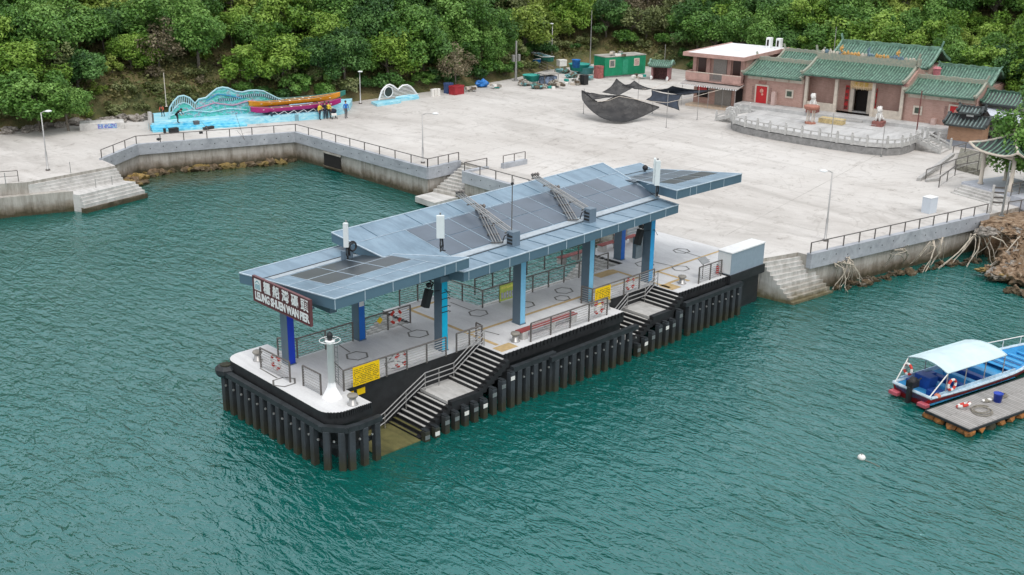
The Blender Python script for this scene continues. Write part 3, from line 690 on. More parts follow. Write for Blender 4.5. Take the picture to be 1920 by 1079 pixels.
# local x runs from far (left in view) to near; letters face -y (seaward)
sg.scale = (.945, 1, .97)
q = MB(); q.box(-2.62, 0, -.68, 2.62, .10, .68); q.build('board', M['maroon'], sg)
q = MB()
for a in ((-2.64, -.7, 2.64, -.66), (-2.64, .66, 2.64, .7)): q.box(a[0], -.02, a[1], a[2], .12, a[3])
for a in (-2.66, 2.62): q.box(a, -.02, -.7, a + .04, .12, .7)
q.build('frame', mat('sign frame', (.14, .05, .055), .5), sg)
for i, ch in enumerate('糧船灣碼頭'):
    tb, wd = text_mb(ch, .66, .012, 1.0, .02); tb.xf = None
    o = tb.build('character', M['white'], sg, loc=(-1.28 + i * .86, -.014, .26))
tb, wd = text_mb('LEUNG SHUEN WAN PIER', .60, .018, .72, .02, .93)
o = tb.build('lettering', M['white'], sg, loc=(0.02, -.014, -.36)); o.scale.x = 5.0 / wd
q = MB(); q.box(-2.5, -.016, -.02, -1.86, -.001, .58); eb = q.build('emblem', M['white'], sg)
q = MB(); q.add([(-2.45, -.02, .34), (-2.18, -.02, .52), (-1.91, -.02, .34), (-1.97, -.02, .34), (-2.18, -.02, .46), (-2.39, -.02, .34)], [(0, 1, 4, 5), (1, 2, 3, 4)])
for z_ in (.26, .19, .12, .05): q.box(-2.42, -.024, z_, -1.94, -.017, z_ + .035)
q.build('emblem_lines', mat('emblem teal', (.06, .30, .38), .5), eb)
q = MB(); 
for x in (-1.8, 1.8): q.beam((x, .05, -.2), (x, .75, -.1), .1, .1)
q.build('bracket', M['colbody'], sg)

# ---- lifebuoys
def lifebuoy(label, loc, rz, col=None, r=.36):
    t = thing('lifebuoy', label, 'lifebuoy', loc, rz, None); q = MB(); q.torus((0, 0, 0), r, .075, 'y', 28, 8); q.build('ring', M['lwhite'], t)
    for k in range(4): q = MB(); a = R(45 + 90 * k); q.torus((0, 0, 0), r, .079, 'y', 6, 8, a - R(23), a + R(23)); q.build('red_band', M['lred'], t)
    return t
lifebuoy('lifebuoy hung on the sea end rail before the deep blue column', (-8.12, 3.5, D + .62), R(90))
lifebuoy('lifebuoy on the near rail right of the large yellow notice', (-3.2, -.5, D + .6), 0)
lifebuoy('red and white lifebuoy hung on the far rail, inner face', (.35, 4.36, D + .72), 0)
lifebuoy('lifebuoy on the bench rail beside the bollard', (10.3, -2.08, D + .6), 0)
lifebuoy('lifebuoy on the rail above the second stairs', (15.0, -.5, D + .6), 0)
lifebuoy('lifebuoy on the post rack landward of the mid blue column', (21.6, 6.2, D + 1.25), R(0))
q = thing('lifebuoy_rack', 'grey post rack holding a lifebuoy at the landward end', 'rack', (21.9, 6.35, D)); mb = MB(); mb.bbox(-.5, -.05, 0, -.38, .07, 1.9, .01); mb.bbox(.5, -.05, 0, .62, .07, 1.9, .01); mb.build('post', M['steel'], q); mb = MB(); mb.bbox(-.1, .0, .6, .9, .3, 1.8, .04); mb.build('case', mat('grey case', (.28, .25, .23), .5), q)

# ---- yellow notices
def notice(label, x0, x1, y, z0, z1, seed):
    t = thing('notice_board', label, 'notice', (x0, y, z0)); W_, H_ = x1 - x0, z1 - z0
    q = MB(); q.box(0, -.02, 0, W_, 0, H_); q.build('board', M['yellow'], t)
    rn = random.Random(seed); q = MB(); rows = 9
    for r_ in range(rows):
        z_ = H_ * (.93 - .86 * (r_ + 1) / rows); x = .06; h_ = H_ * .055
        while x < W_ - .1:
            w_ = rn.uniform(.02, .06)
            if rn.random() < .86: q.box(x, -.024, z_, x + w_, -.021, z_ + h_ * rn.uniform(.7, 1))
            x += w_ + rn.uniform(.015, .04)
        if r_ in (3, 6): pass
    q.build('small_print', M['ink'], t); return t
notice('big yellow notice on the rail beside the white beacon tower', -6.4, -4.75, -.70, D + .1, D + 1.12, 1)
notice('yellow notice at the seaward corner of the second stairs rail', 11.5, 12.9, -.70, D - .1, D + 1.08, 2)
for x0, lab in ((-6.75, 'small yellow plate low on the black wall by the tidal steps'), (-6.05, 'second small yellow plate on the black wall, right of the first')):
    mb = MB(); mb.box(0, -.02, 0, .5, 0, .32); o = mb.build('warning_plate', M['yellow'], loc=(x0, -.52, D - .52)); tag(o, lab, 'plate')
mb = MB(); mb.box(0, -.02, 0, .5, 0, .5); o = mb.build('warning_plate', M['yellow'], loc=(12.15, -.52, D - .7)); tag(o, 'yellow plate on the dark wall under the second yellow notice', 'plate')
t = thing('event_banner', 'lime and white banner tied to the far gangway rail', 'banner', (7.6, 3.5, D + .1)); mb = MB(); mb.box(0, -.02, 0, 1.75, 0, 1.0); mb.build('cloth', mat('lime banner', (.45, .55, .10), .7, 0, .1), t)
mb = MB(); rn = random.Random(4)
for k in range(7): x = .12 + k * .22; mb.box(x, -.03, .12, x + .15, -.022, .5 + .15 * rn.random())
mb.build('pictures', mat('banner figures', (.45, .45, .55), .7, 0, .4, 9), t); mb = MB(); mb.box(.1, -.03, .75, 1.6, -.022, .9); mb.build('headline', mat('banner headline', (.75, .72, .15), .7, 0, .3, 12), t)
o = tag(MB().box(0, -.02, 0, .3, 0, .3).build('warning_plate', M['yellow'], loc=(-.95, 4.44, D + .75)), 'yellow diamond plate on the far rail near the lifebuoy', 'plate'); o.rotation_euler = (0, R(45), 0)

# ---- bollards
def bollard(label, x, y):
    t = thing('bollard', label, 'bollard', (x, y, D)); q = MB(); q.lathe([(.26, 0), (.26, .04), (.19, .06), (.17, .36)], n=16); q.build('base', M['rail_light'], t, True); q = MB(); q.lathe([(.17, .36), (.25, .42), (.27, .47), (.24, .53), (.08, .55)], n=16); q.build('cap', mat('bollard cap', (.27, .25, .22), .6), t, True)
bollard('mooring bollard at the near sea corner beside the beacon tower', -7.5, -2.15); bollard('mooring bollard at the head of the seaward stairs', 4.0, -1.55)
bollard('mooring bollard between bench rail and second stairs', 11.7, -1.45); bollard('mooring bollard landward of the second stairs on the ochre pad', 18.85, -1.6); bollard('mooring bollard at the far sea corner', -7.9, 5.6)

# ---- benches
def bench(label, x, y, L_=4.2, rz=0):
    t = thing('bench', label, 'bench', (x, y, D), rz)
    for i in range(5): q = MB(); q.bbox(0, .05 + i * .1, .44, L_, .13 + i * .1, .49, .01); q.build('slat', mat('red bench slats', (.30, .055, .05), .5, 0, .15), t)
    for xx in (.1, L_ / 2, L_ - .5): q = MB(); q.bbox(xx, .02, 0, xx + .4, .55, .43, .02); q.build('leg', M['palestep'], t)
bench('long red slatted bench at the near edge', 4.3, -1.75, 4.6); bench('red slatted bench on the far side near the shore', 20.0, 6.2, 4.0); bench('red bench beyond the landward columns, partly under the roof', 15.8, 6.1, 3.0)

# ---- white beacon tower
t = thing('beacon_tower', 'white tubular navigation light tower with a ladder at the sea end', 'beacon', (-7.84, -.95, D))
q = MB(); q.lathe([(.50, 0), (.50, .06), (.22, .62), (.17, .9)], n=4, ph=R(45)); q.build('base', mat('bright white paint', (.90, .90, .90), .5, 0, .02), t)
q = MB(); q.lathe([(.17, .9), (.16, 2.95), (.24, 2.98), (.24, 3.06)], n=18); q.build('tube', mat('bright white paint', (.90, .90, .90), .5, 0, .02), t, True)
q = MB(); q.torus((0, 0, 3.06), .50, .018, 'z', 24, 6); [q.tube([(0, 0, 3.03), (.5 * math.cos(R(a)), .5 * math.sin(R(a)), 3.06)], .014, 5) for a in range(0, 360, 90)]; q.build('gallery', mat('bright white paint', (.90, .90, .90), .5, 0, .02), t)
q = MB(); q.lathe([(.10, 3.06), (.13, 3.2), (.15, 3.3), (.12, 3.42), (.03, 3.47)], n=14); q.build('lantern', M['black'], t, True)
q = MB()
for s in (-.12, .12): q.tube([(.33, s, .7), (.33, s, 3.0)], .02, 5)
for k in range(9): q.tube([(.33, -.12, .8 + k * .26), (.33, .12, .8 + k * .26)], .015, 5)
for z_ in (1.2, 1.9, 2.6): q.tube([(.18, 0, z_), (.42, 0, z_)], .02, 5)
q.build('ladder', M['steel'], t)

# ---- white cabinet at the landward end
M['cabside'] = mat('blue grey cabinet side', (.30, .37, .44), .45, .1, .05)
t = thing('utility_cabinet', 'big white metal cabinet with grey blue side at the landward end of the pier', 'cabinet', (22.35, -2.85, D))
q = MB(); q.bbox(0, 0, .08, 3.75, 1.05, 1.55, .01); q.build('body', M['cabside'], t)
q = MB(); q.box(-.006, .03, .12, -.001, 1.02, 1.5); q.build('end_door', M['white'], t)
q = MB(); q.box(-.05, -.05, 1.55, 3.8, 1.1, 1.62); q.build('top', M['white'], t)
q = MB(); q.box(-.1, -.1, -.5, 3.85, 1.15, .08); q.build('plinth', M['black'], t)
t = thing('fire_extinguisher', 'red fire extinguisher beside the white cabinet', 'extinguisher', (22.15, -1.95, D)); q = MB(); q.lathe([(.09, 0), (.1, .05), (.1, .5), (.05, .58)], n=12); q.build('cylinder', M['red'], t, True); q = MB(); q.box(-.03, -.06, .58, .03, .08, .66); q.build('valve', M['black'], t)

# ---- things on and under the roof
M['radome'] = mat('white antenna shell', (.68, .72, .72), .4, 0, .03)
def antenna(label, x, y, z0, h, w_=.36, tilt=0):
    t = thing('antenna', label, 'antenna', (x, y, z0)); q = MB(); q.tube([(0, 0, 0), (0, 0, h + .9)], .045, 8); q.build('pole', M['steel'], t)
    q = MB(); q.xf = Matrix.Rotation(R(tilt), 4, 'Z'); q.bbox(-w_ / 2, -.2, .8, w_ / 2, -.06, .8 + h, .03); q.build('panel', M['radome'], t)
    q = MB(); q.tube([(-.1, -.1, .8), (-.12, -.1, .4), (0, -.05, .1), (.25, -.1, .05)], .035, 6); q.tube([(.05, -.12, .8), (.1, -.1, .35), (.15, 0, .05)], .035, 6); q.tube([(0, -.1, .8), (.02, -.14, .45), (-.1, -.1, .1)], .03, 6); q.build('cables', M['cable'], t)
    q = MB(); q.box(-.1, -.1, 1.0, .1, .0, 1.08); q.box(-.1, -.1, .8 + h - .2, .1, 0, .8 + h - .12); q.build('bracket', M['steel'], t); return t
a1 = antenna('slim white antenna with a coiled black cable at its foot, at the wing junction', -2.75, 4.5, 7.4, 1.35, .26, -50)
q = MB(); q.torus((.30, -.05, .75), .27, .05, 'y', 20, 6); q.torus((.33, -.1, .73), .22, .04, 'y', 20, 6); q.build('cable_coil', M['cable'], a1)
q = MB(); q.bbox(.02, -.1, 0, .32, .2, .8, .02); q.bbox(-.3, -.1, 0, -.05, .15, .6, .02); q.build('junction_box', M['colbody'], a1)
antenna('boxy white antenna panel alone on the roof sheet', .55, .7, 8.1, 1.25, .42, -40)
a3 = antenna('tall glassy white antenna cluster at the landward end of the roof', 18.2, .4, 8.15, 1.6, .3, -40)
q = MB(); q.xf = Matrix.Rotation(R(40), 4, 'Z'); q.bbox(-.1, .1, .9, .25, .25, 2.5, .03); q.build('second_panel', M['radome'], a3)
def eqbox(label, x, y, z):
    t = thing('equipment_box', label, 'box', (x, y, z)); q = MB(); q.bbox(-.28, -.25, 0, .28, .25, .85, .01); q.build('housing', mat('blue grey box', (.15, .20, .25), .5, .1, .06), t)
    q = MB(); [q.box(-.294, -.2, .12 + k * .2, -.281, .2, .24 + k * .2) for k in range(3)]; q.build('louvre', M['black'], t)
    q = MB(); q.tube([(-.28, .1, .7), (-.5, .2, .6), (-.55, .3, .2)], .03, 5); q.build('cable', M['cable'], t)
eqbox('louvred box at the near end of the seaward pipe run', 5.55, .3, z2f(5.5, .3)); eqbox('louvred box at the near end of the landward pipe run', 11.95, .35, z2f(12, .35))
def piperun(label, a, b):
    t = thing('pipe_run', label, 'pipes', a); A = Vector((0, 0, 0)); B = Vector(b) - Vector(a); d = B.normalized(); s_ = Vector((-d.y, d.x, 0)).normalized()
    for k in range(4): q = MB(); o_ = s_ * (k * .16 - .24); q.tube([A + o_ + Vector((0, 0, .12)), B + o_ + Vector((0, 0, .12))], .035, 6); q.build('pipe', M['rail_light'] if k % 2 else M['steel'], t)
    q = MB()
    for f_ in (.02, .25, .5, .75, .98): p = A.lerp(B, f_); q.beam(p - s_ * .35 + Vector((0, 0, .05)), p + s_ * .35 + Vector((0, 0, .05)), .07, .06)
    q.build('support', M['rail_dark'], t)
    q = MB(); [q.blob(A + s_ * rr + Vector((0, 0, .25)), .12, k, 1) for k, rr in enumerate((-.2, 0, .2))]; q.build('fittings', M['rail_dark'], t)
def onroof(x, y, h=.05): return (x, y, z2f(x, y) + h)
piperun('galvanised pipe run from the far roof edge to the seaward louvred box', onroof(6.9, 6.3, .5), onroof(5.8, .75, .5)); piperun('galvanised pipe run from the far roof edge to the landward louvred box', onroof(13.2, 6.2, .45), onroof(12.2, .8, .5))
piperun('lower dark pipe bundle lying beside the seaward pipe run', onroof(7.3, 4.9), onroof(4.9, .9)); piperun('lower dark pipe bundle lying beside the landward pipe run', onroof(13.6, 4.8), onroof(11.1, .9))
t = thing('lightning_mast', 'thin dark mast rising from the seaward louvred box', 'mast', (5.6, .5, z2f(5.6, .5) + .85)); q = MB(); q.tube([(0, 0, 0), (0, 0, 2.6)], .03, 6); q.build('pole', M['rail_dark'], t); q = MB(); q.tube([(-.1, 0, 2.6), (.1, 0, 2.6), (.1, 0, 2.9)], .02, 5); q.blob((0, 0, 2.65), .1, 3, 1); q.build('head', M['cable'], t)
t = thing('dome_lamp', 'small black dome lamp on the landward roof wing', 'lamp', (22.6, 4.9, z3f(22.6, 4.9))); q = MB(); q.blob((0, 0, .28), .2, 2, 2, .05); q.build('dome', M['cable'], t, True); q = MB(); q.tube([(0, 0, 0), (0, 0, .2)], .05, 6); q.build('stem', M['cable'], t)
for (x, y, lab) in ((-.35, .55, 'black loudspeaker bracketed to the cyan column'), (17.0, .45, 'black loudspeaker bracketed to the sky blue column')):
    t = thing('loudspeaker', lab, 'loudspeaker', (x, y, 6.15)); q = MB(); q.xf = Matrix.Rotation(R(18), 4, 'Y'); q.bbox(-.22, -.15, -.9, .12, .2, .1, .03); q.build('case', M['cable'], t); q = MB(); q.tube([(.1, 0, .1), (.25, 0, .4), (0, .1, .6)], .05, 6); q.tube([(0, -.1, .0), (.6, -.6, .1), (.9, -.6, -.3)], .02, 5); q.blob((-.05, 0, .35), .18, 5, 1); q.build('bracket', M['cable'], t)
for z_ in (4.95, 5.25, 5.9):
    pass
t = thing('cable_straps', 'black cable straps looped round the cyan column', 'straps', (0, 0, 0)); q = MB()
for z_ in (5.0, 5.3, 5.75, 6.1): q.beam((-.03, -.03, z_), (.5, -.03, z_), .02, .035); q.tube([(.45, -.03, z_), (.6, -.05, z_ - .05), (.52, 0, z_ - .1)], .015, 4)
q.build('strap', M['cable'], t)
t = thing('grey_cabinet', 'slim grey switch cabinet behind the sky blue column', 'cabinet', (17.0, .5, D + 1.6)); q = MB(); q.bbox(-.35, 0, 0, .25, .3, 1.4, .02); q.build('body', mat('grey enclosure', (.2, .24, .27), .5), t); q = MB(); q.box(-.36, .03, .05, -.352, .27, 1.35); q.build('door', M['colbody'], t)
t = thing('info_lectern', 'small slanted information stand behind the short landward rail', 'stand', (20.6, -1.9, D)); q = MB(); q.tube([(0, 0, 0), (0, 0, 1.2)], .03, 6); q.build('post', M['rail_dark'], t); q = MB(); q.xf = Matrix.Translation((0, 0, 1.25)) @ Matrix.Rotation(R(35), 4, 'X'); q.box(-.4, -.25, 0, .4, .25, .04); q.build('panel', M['steel'], t)
t = thing('column_notice', 'small red and white notice on the mid blue column', 'notice', (-2.30, 4.18, D + 2.0)); q = MB(); q.box(0, -.02, 0, .3, 0, .55); q.build('plate', M['white'], t); q = MB(); q.box(.03, -.03, .3, .27, -.021, .5); q.build('red_field', M['lred'], t)
# ================================================================ TEMPLE
def brick_mat(name, c1, c2, mortar, sc=3.2):
    m, t, b = new_mat(name)
    v = mapped(t, (1, 1, 1), (R(90), 0, 0))
    br = nd(t, 'ShaderNodeTexBrick', Scale=sc); t.links.new(v, br.inputs['Vector'])
    br.inputs['Color1'].default_value = (*c1, 1); br.inputs['Color2'].default_value = (*c2, 1); br.inputs['Mortar'].default_value = (*mortar, 1)
    br.inputs['Mortar Size'].default_value = .012; br.inputs['Brick Width'].default_value = .9; br.inputs['Row Height'].default_value = .28
    n = ramp(t, noise(t, mapped(t, (1, 1, .3)), 1.2, 7, .7), [(0.3, (0.72, 0.70, 0.68)), (0.65, (1, 1, 1))])
    c = mix(t, .7, br.outputs['Color'], n, 'MULTIPLY'); t.links.new(c, b.inputs['Base Color']); b.inputs['Roughness'].default_value = .85
    return m
M['brick'] = brick_mat('pink brick', (.50, .315, .265), (.43, .26, .215), (.52, .42, .37))
M['brick2'] = brick_mat('ochre brick', (.46, .27, .17), (.38, .22, .14), (.4, .3, .22))
M['cream'] = mat('cream stone', (.60, .53, .45), .8, 0, .12, 2)
M['pinkwall'] = mat('pink render', (.47, .29, .25), .85, 0, .14, 1.2)
M['tile'] = mat('green glazed tile', (.055, .125, .09), .4, 0, .4, 1.5)
M['tilelight'] = mat('green tile rib', (.17, .295, .225), .38, 0, .4, 2.5)
M['dtile'] = mat('dark tile', (.045, .055, .055), .5, 0, .3, 2)
M['dtilelight'] = mat('dark tile rib', (.20, .26, .25), .45, 0, .3, 2)
M['ridge'] = mat('moulded ridge', (.40, .36, .28), .8, 0, .35, 5, col2=(.16, .20, .17))
M['frieze'] = mat('painted frieze', (.55, .47, .38), .8, 0, .2, 4, col2=(.30, .20, .16))
M['stone'] = mat('grey granite', (.42, .41, .395), .8, 0, .15, 3)
M['stonewall'] = mat('grey stone facing', (.27, .265, .26), .85, 0, .2, 2)
M['door'] = mat('red door', (.48, .012, .016), .45, 0, .1)
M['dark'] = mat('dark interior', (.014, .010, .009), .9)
M['gold'] = mat('gold lettering', (.72, .47, .06), .4, .1, .1)
M['terr'] = concrete_mat('terrace paving', (.53, .525, .515), (.44, .435, .425), (.59, .585, .575), .4, .3)
ang = math.atan2(-24.0, 4.1)
TO = Vector((74.8, 32.8, 0))
TU = Vector((math.cos(ang), math.sin(ang), 0)); TV = Vector((-math.sin(ang), math.cos(ang), 0))
def TW(u, v, z): p = TO + TU * u + TV * v; return (p.x, p.y, z)
ZB = 3.9
def tile_roof(par, x0, x1, ye, ze, yr, zr, yb=None, zb=None, gap=.34, mt=None, ml=None, ridge=.35, name='roof', eave=True, horn=.5, rm=None, sag=.18):
    mt = mt or M['tile']; ml = ml or M['tilelight']; rm = rm or M['ridge']
    yb = yb if yb is not None else yr + (yr - ye); zb = zb if zb is not None else ze
    q = MB(); prof = []
    for k in range(5): f = k / 4; prof.append((lerp(ye, yr, f), lerp(ze, zr, f) - sag * math.sin(math.pi * f)))
    back = [(lerp(yr, yb, k / 4), lerp(zr, zb, k / 4) - sag * math.sin(math.pi * k / 4)) for k in range(1, 5)]
    pp = prof + back
    top = [(x, y, z) for x in (x0, x1) for y, z in pp]; n = len(pp)
    bot = [(x, y, z - .16) for x, y, z in top]
    f = [(i, n + i, n + i + 1, i + 1) for i in range(n - 1)]
    f += [(a[0] + 2 * n, a[3] + 2 * n, a[2] + 2 * n, a[1] + 2 * n) for a in f]
    f += [(0, 2 * n, 3 * n, n), (n - 1, 2 * n - 1, 4 * n - 1, 3 * n - 1)] + [(i, i + 1, 2 * n + i + 1, 2 * n + i) for i in range(n - 1)] + [(n + i, 3 * n + i, 3 * n + i + 1, n + i + 1) for i in range(n - 1)]
    q.add(top + bot, f); o = q.build(name, mt, par)
    q = MB(); x = x0 + gap * .5
    while x < x1:
        for P_ in (prof, [(yr, zr)] + back):
            q.tube([(x, y, z + .02) for y, z in P_], .075, 5, cap=True)
        x += gap
    q.build('tile_ribs', ml, o)
    if ridge:
        q = MB(); m_ = 10
        for k in range(m_):
            xa, xb = lerp(x0, x1, k / m_), lerp(x0, x1, (k + 1) / m_); q.box(xa, yr - .14, zr - .05, xb + .002, yr + .14, zr + ridge + (.06 if k % 2 else 0))
        for s, xx in ((-1, x0), (1, x1)): q.beam((xx, yr, zr + ridge * .6), (xx + s * .25, yr, zr + ridge + horn), .16, .2)
        q.build('ridge', rm, o)
        for xx in (x0 - .04, x1 + .04):
            q = MB(); 
            for k in range(len(pp) - 1): q.beam((xx, pp[k][0], pp[k][1] + .12), (xx, pp[k + 1][0], pp[k + 1][1] + .12), .22, .30)
            q.beam((xx, pp[0][0] + .1, pp[0][1] + .15), (xx, pp[0][0] - .35, pp[0][1] + .35), .18, .2)
            q.build('verge', M['ridge'] if rm is M['ridge'] else rm, o)
    return o
def gable(par, x, ye, ze, yr, zr, yb, zb, m, w_=.3):
    q = MB(); P_ = [(ye, ZB - .2), (ye, ze - .1), (yr, zr - .1), (yb, zb - .1), (yb, ZB - .2)]
    q.add([(x, y, z) for y, z in P_] + [(x + w_, y, z) for y, z in P_], [(0, 1, 2, 3, 4), (9, 8, 7, 6, 5)] + [(i, (i + 1) % 5, 5 + (i + 1) % 5, 5 + i) for i in range(5)])
    q.build('gable_wall', m, par)
tp = thing('temple', 'pink brick temple with green glazed roofs and a tall dark central doorway', 'temple', TO, ang)
# walls
q = MB(); q.box(0, .15, ZB, 7.5, .45, 7.3); q.build('wall', M['brick'], tp)
q = MB(); q.box(18.6, .15, ZB - .9, 26.1, .45, 7.15); q.build('wall', M['brick'], tp)
q = MB(); q.box(7.5, 1.3, ZB, 12.35, 1.6, 7.8); q.box(14.75, 1.3, ZB, 18.6, 1.6, 7.8); q.build('wall', M['brick'], tp)
q = MB(); q.box(12.35, 1.3, 6.5, 14.75, 1.6, 7.8); q.build('lintel', M['frieze'], tp)
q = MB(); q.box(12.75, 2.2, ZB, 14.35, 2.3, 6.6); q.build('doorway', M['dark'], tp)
for xa, xb in ((12.35, 12.75), (14.35, 14.75)): q = MB(); q.box(xa, 1.15, ZB, xb, 1.62, 6.5); q.build('door_jamb', M['cream'], tp)
q = MB(); q.box(12.75, 1.2, ZB + .001, 14.35, 1.6, ZB + .16); q.build('threshold', M['stone'], tp)
# gold valance
q = MB(); rn = random.Random(5)
q.box(12.3, 1.05, 6.75, 14.8, 1.12, 7.35)
for k in range(12): x = 12.42 + k * .2; q.add([(x - .1, 1.08, 6.76), (x + .1, 1.08, 6.76), (x, 1.08, 6.35 + .15 * abs(math.sin(k)))], [(0, 1, 2)])
q.build('valance', mat('gold valance', (.62, .42, .20), .6, 0, .3, 6, col2=(.72, .55, .35)), tp)
for k, ch in enumerate('天后宮'):
    tb, wd = text_mb(ch, .5, .01, 1, .02); tb.build('name_character', M['gold'], tp, loc=(12.98 + .57 * k, 1.0, 7.06))
for xx in (11.75, 14.9):
    q = MB(); q.box(xx, 1.22, ZB + .25, xx + .42, 1.29, 6.8); c_ = q.build('couplet', M['door'], tp)
    for k, ch in enumerate('海不揚波國泰民安'[(0 if xx < 12 else 4):(4 if xx < 12 else 8)] ):
        tb, wd = text_mb(ch, .42, .012, 1, .02); tb.build('couplet_character', M['ink'], c_, loc=(xx + .21, 1.21, 6.4 - k * .68))
for xx in (7.5, 10.95, 15.15, 18.3):
    q = MB(); q.bbox(xx, -.1, ZB - .1, xx + .34, .26, 7.75, .01); q.build('pillar', M['cream'], tp)
for a_ in ((7.85, 10.95), (15.49, 18.3)): q = MB(); q.box(a_[0], .0, ZB - .1, a_[1], .25, ZB + .85); q.build('plinth_wall', M['cream'], tp)
q = MB(); q.box(7.4, -.2, 7.55, 18.7, .2, 7.78); q.build('eave_beam', mat('dusky red eave', (.28, .13, .13), .7, 0, .3, 3), tp)
q = MB(); q.box(.35, .08, 6.55, 7.3, .148, 7.1); q.build('frieze', M['frieze'], tp); q = MB(); q.box(19.0, .08, 6.4, 26.0, .148, 6.95); q.build('frieze', M['frieze'], tp)
for k in range(4):
    q = MB(); q.box(.5 + k * 1.7, .03, 6.6, 2.0 + k * 1.7, .078, 7.02); q.build('frieze_panel', M['cream'], tp)
    q = MB(); q.box(19.2 + k * 1.7, .03, 6.46, 20.7 + k * 1.7, .078, 6.86); q.build('frieze_panel', M['cream'], tp)
def tdoor(x0, x1, z1, lab=None):
    q = MB(); q.box(x0 - .16, .05, ZB, x0, .149, z1 + .15); q.box(x1, .05, ZB, x1 + .16, .149, z1 + .15); q.box(x0, .05, z1, x1, .149, z1 + .15); q.build('door_frame', M['cream'], tp)
    q = MB(); q.box(x0, .07, ZB, x1, .149, z1); o = q.build('door', M['door'], tp)
    q = MB(); q.blob(((x0 + x1) / 2, .05, z1 - .55), .28, 3, 1, .1, (1, .25, 1)); q.blob(((x0 + x1) / 2 + .1, .05, z1 - .95), .16, 5, 1, .1, (1, .25, 1)); q.build('door_poster', mat('door poster', (.62, .28, .22), .6, 0, .3, 8), o)
    for xx in (x0 - .55, x1 + .3): q = MB(); q.box(xx, .1, ZB + .3, xx + .22, .148, z1 - .1); q.build('couplet', mat('faded couplet', (.33, .20, .17), .7, 0, .4, 9), tp)
tdoor(1.62, 2.95, 5.85); tdoor(23.55, 24.9, 6.0)
q = MB(); q.box(1.8, .08, 6.12, 2.75, .148, 6.4); q.build('name_plaque', mat('faded plaque', (.36, .16, .13), .7, 0, .3, 8), tp)
q = MB(); q.box(23.7, .08, 6.2, 24.8, .148, 6.38); q.build('name_plaque', MATS['faded plaque'], tp)
for x0, z0 in ((5.2, 4.85), (19.75, 4.65)):
    q = MB(); q.box(x0, .05, z0, x0 + .95, .149, z0 + .95); o = q.build('window', M['cream'], tp); q = MB(); q.box(x0 + .18, .03, z0 + .18, x0 + .77, .049, z0 + .77); q.build('lattice', mat('window lattice', (.06, .085, .06), .6, 0, .5, 9), o)
# incense slabs
for xx, zz in ((3.75, ZB), (21.9, ZB - .9)): q = MB(); q.box(xx, -.5, zz, xx + .45, .14, zz + 1.5); q.build('stele', mat('pale pink stele', (.55, .40, .36), .8), tp)
# roofs
gable(tp, 0, .15, 7.3, 3.5, 8.5, 7, 7.3, M['brick']); gable(tp, 7.2, .15, 7.9, 3.6, 9.2, 7.5, 7.9, M['brick']); gable(tp, 18.6, .15, 7.9, 3.6, 9.2, 7.5, 7.9, M['brick']); gable(tp, 25.85, .15, 7.2, 3.5, 8.2, 7, 7.2, M['brick'])
tile_roof(tp, .1, 7.15, -.6, 7.15, 3.3, 8.42, 7, 7.2, ridge=.38)
tile_roof(tp, 7.3, 18.55, -.7, 7.85, 3.4, 9.15, 7.5, 7.9, ridge=.7, horn=.8)
tile_roof(tp, 18.85, 26.0, -.6, 7.05, 3.3, 8.15, 7, 7.1, ridge=.38)
tile_roof(tp, .9, 5.6, 6.6, 8.0, 9.3, 8.95, 12, 8.0, ridge=.3)
tile_roof(tp, 7.2, 18.7, 7.2, 8.65, 11.3, 10.35, 15.5, 8.7, ridge=.28, horn=.7, rm=M['tilelight'])
tile_roof(tp, 18.9, 25.4, 7.4, 7.1, 11.2, 8.65, 15, 7.2, ridge=.28, horn=.2, rm=M['tilelight'])
q = MB(); q.box(.9, 7.2, ZB, 25.5, 15, 6.9); q.box(7.4, 7.2, 6.9, 18.5, 15, 8.5); q.box(1.0, 6.9, 6, 5.5, 12, 7.9); q.box(19, 7.3, 6, 25.2, 14.8, 7.0); q.build('rear_walls', M['brick'], tp)
tr = thing('temple_annex', 'small annex with weathered green tiles to the right of the temple', 'building', TW(26.6, 1.5, 0), ang)
q = MB(); q.box(0, .5, 3, 3.6, 4.5, 6.7); q.build('wall', M['stonewall'], tr); tile_roof(tr, -.2, 3.9, -.6, 6.55, 2.0, 7.45, 4.8, 6.6, ridge=.16, horn=.15, mt=M['dtile'], ml=M['tilelight'], rm=M['tile'])
# ridge figures on the main hall
rf = random.Random(3)
figc = [mat('glazed figure ochre', (.60, .33, .10), .5, 0, .4, 9), mat('glazed figure blue', (.14, .22, .28), .5, 0, .4, 9), mat('glazed figure pale', (.55, .50, .42), .6, 0, .3, 9)]
for k in range(26):
    u = 7.9 + k * .41; q = MB(); hh = .25 + .25 * rf.random(); q.blob((u, 3.4, 9.85 + hh * .3), .17 + .1 * rf.random(), k, 1, .35, (1, .6, 1.3)); q.build('ridge_figure', figc[0] if 10.3 < u < 12.3 or 13.7 < u < 15.6 else figc[rf.choice((1, 2))], tp)
for u, s in ((10.0, 1.0), (16.4, 1.0), (13.1, .8)):
    q = MB(); q.tube([(u, 3.4, 9.8), (u + .1, 3.4, 10.2), (u - .1, 3.4, 10.6), (u + .15, 3.4, 10.9)], .16, 6, .07); q.blob((u, 3.4, 10.5), .26 * s, 9, 1, .3, (1, .5, 1)); q.build('ridge_figure', figc[0] if u != 13.1 else figc[1], tp)
q = MB(); q.lathe([(.42, 0), (.42, .75), (.5, .8), (.3, 1.0)], (20.0, 6.2, 8.1), 10); q.build('incense_drum', mat('pink drum', (.48, .16, .18), .6, 0, .2, 5), tp)
q = MB(); q.box(18.75, 2.9, 9.3, 18.95, 3.7, 10.1); q.build('ridge_end', M['ridge'], tp)

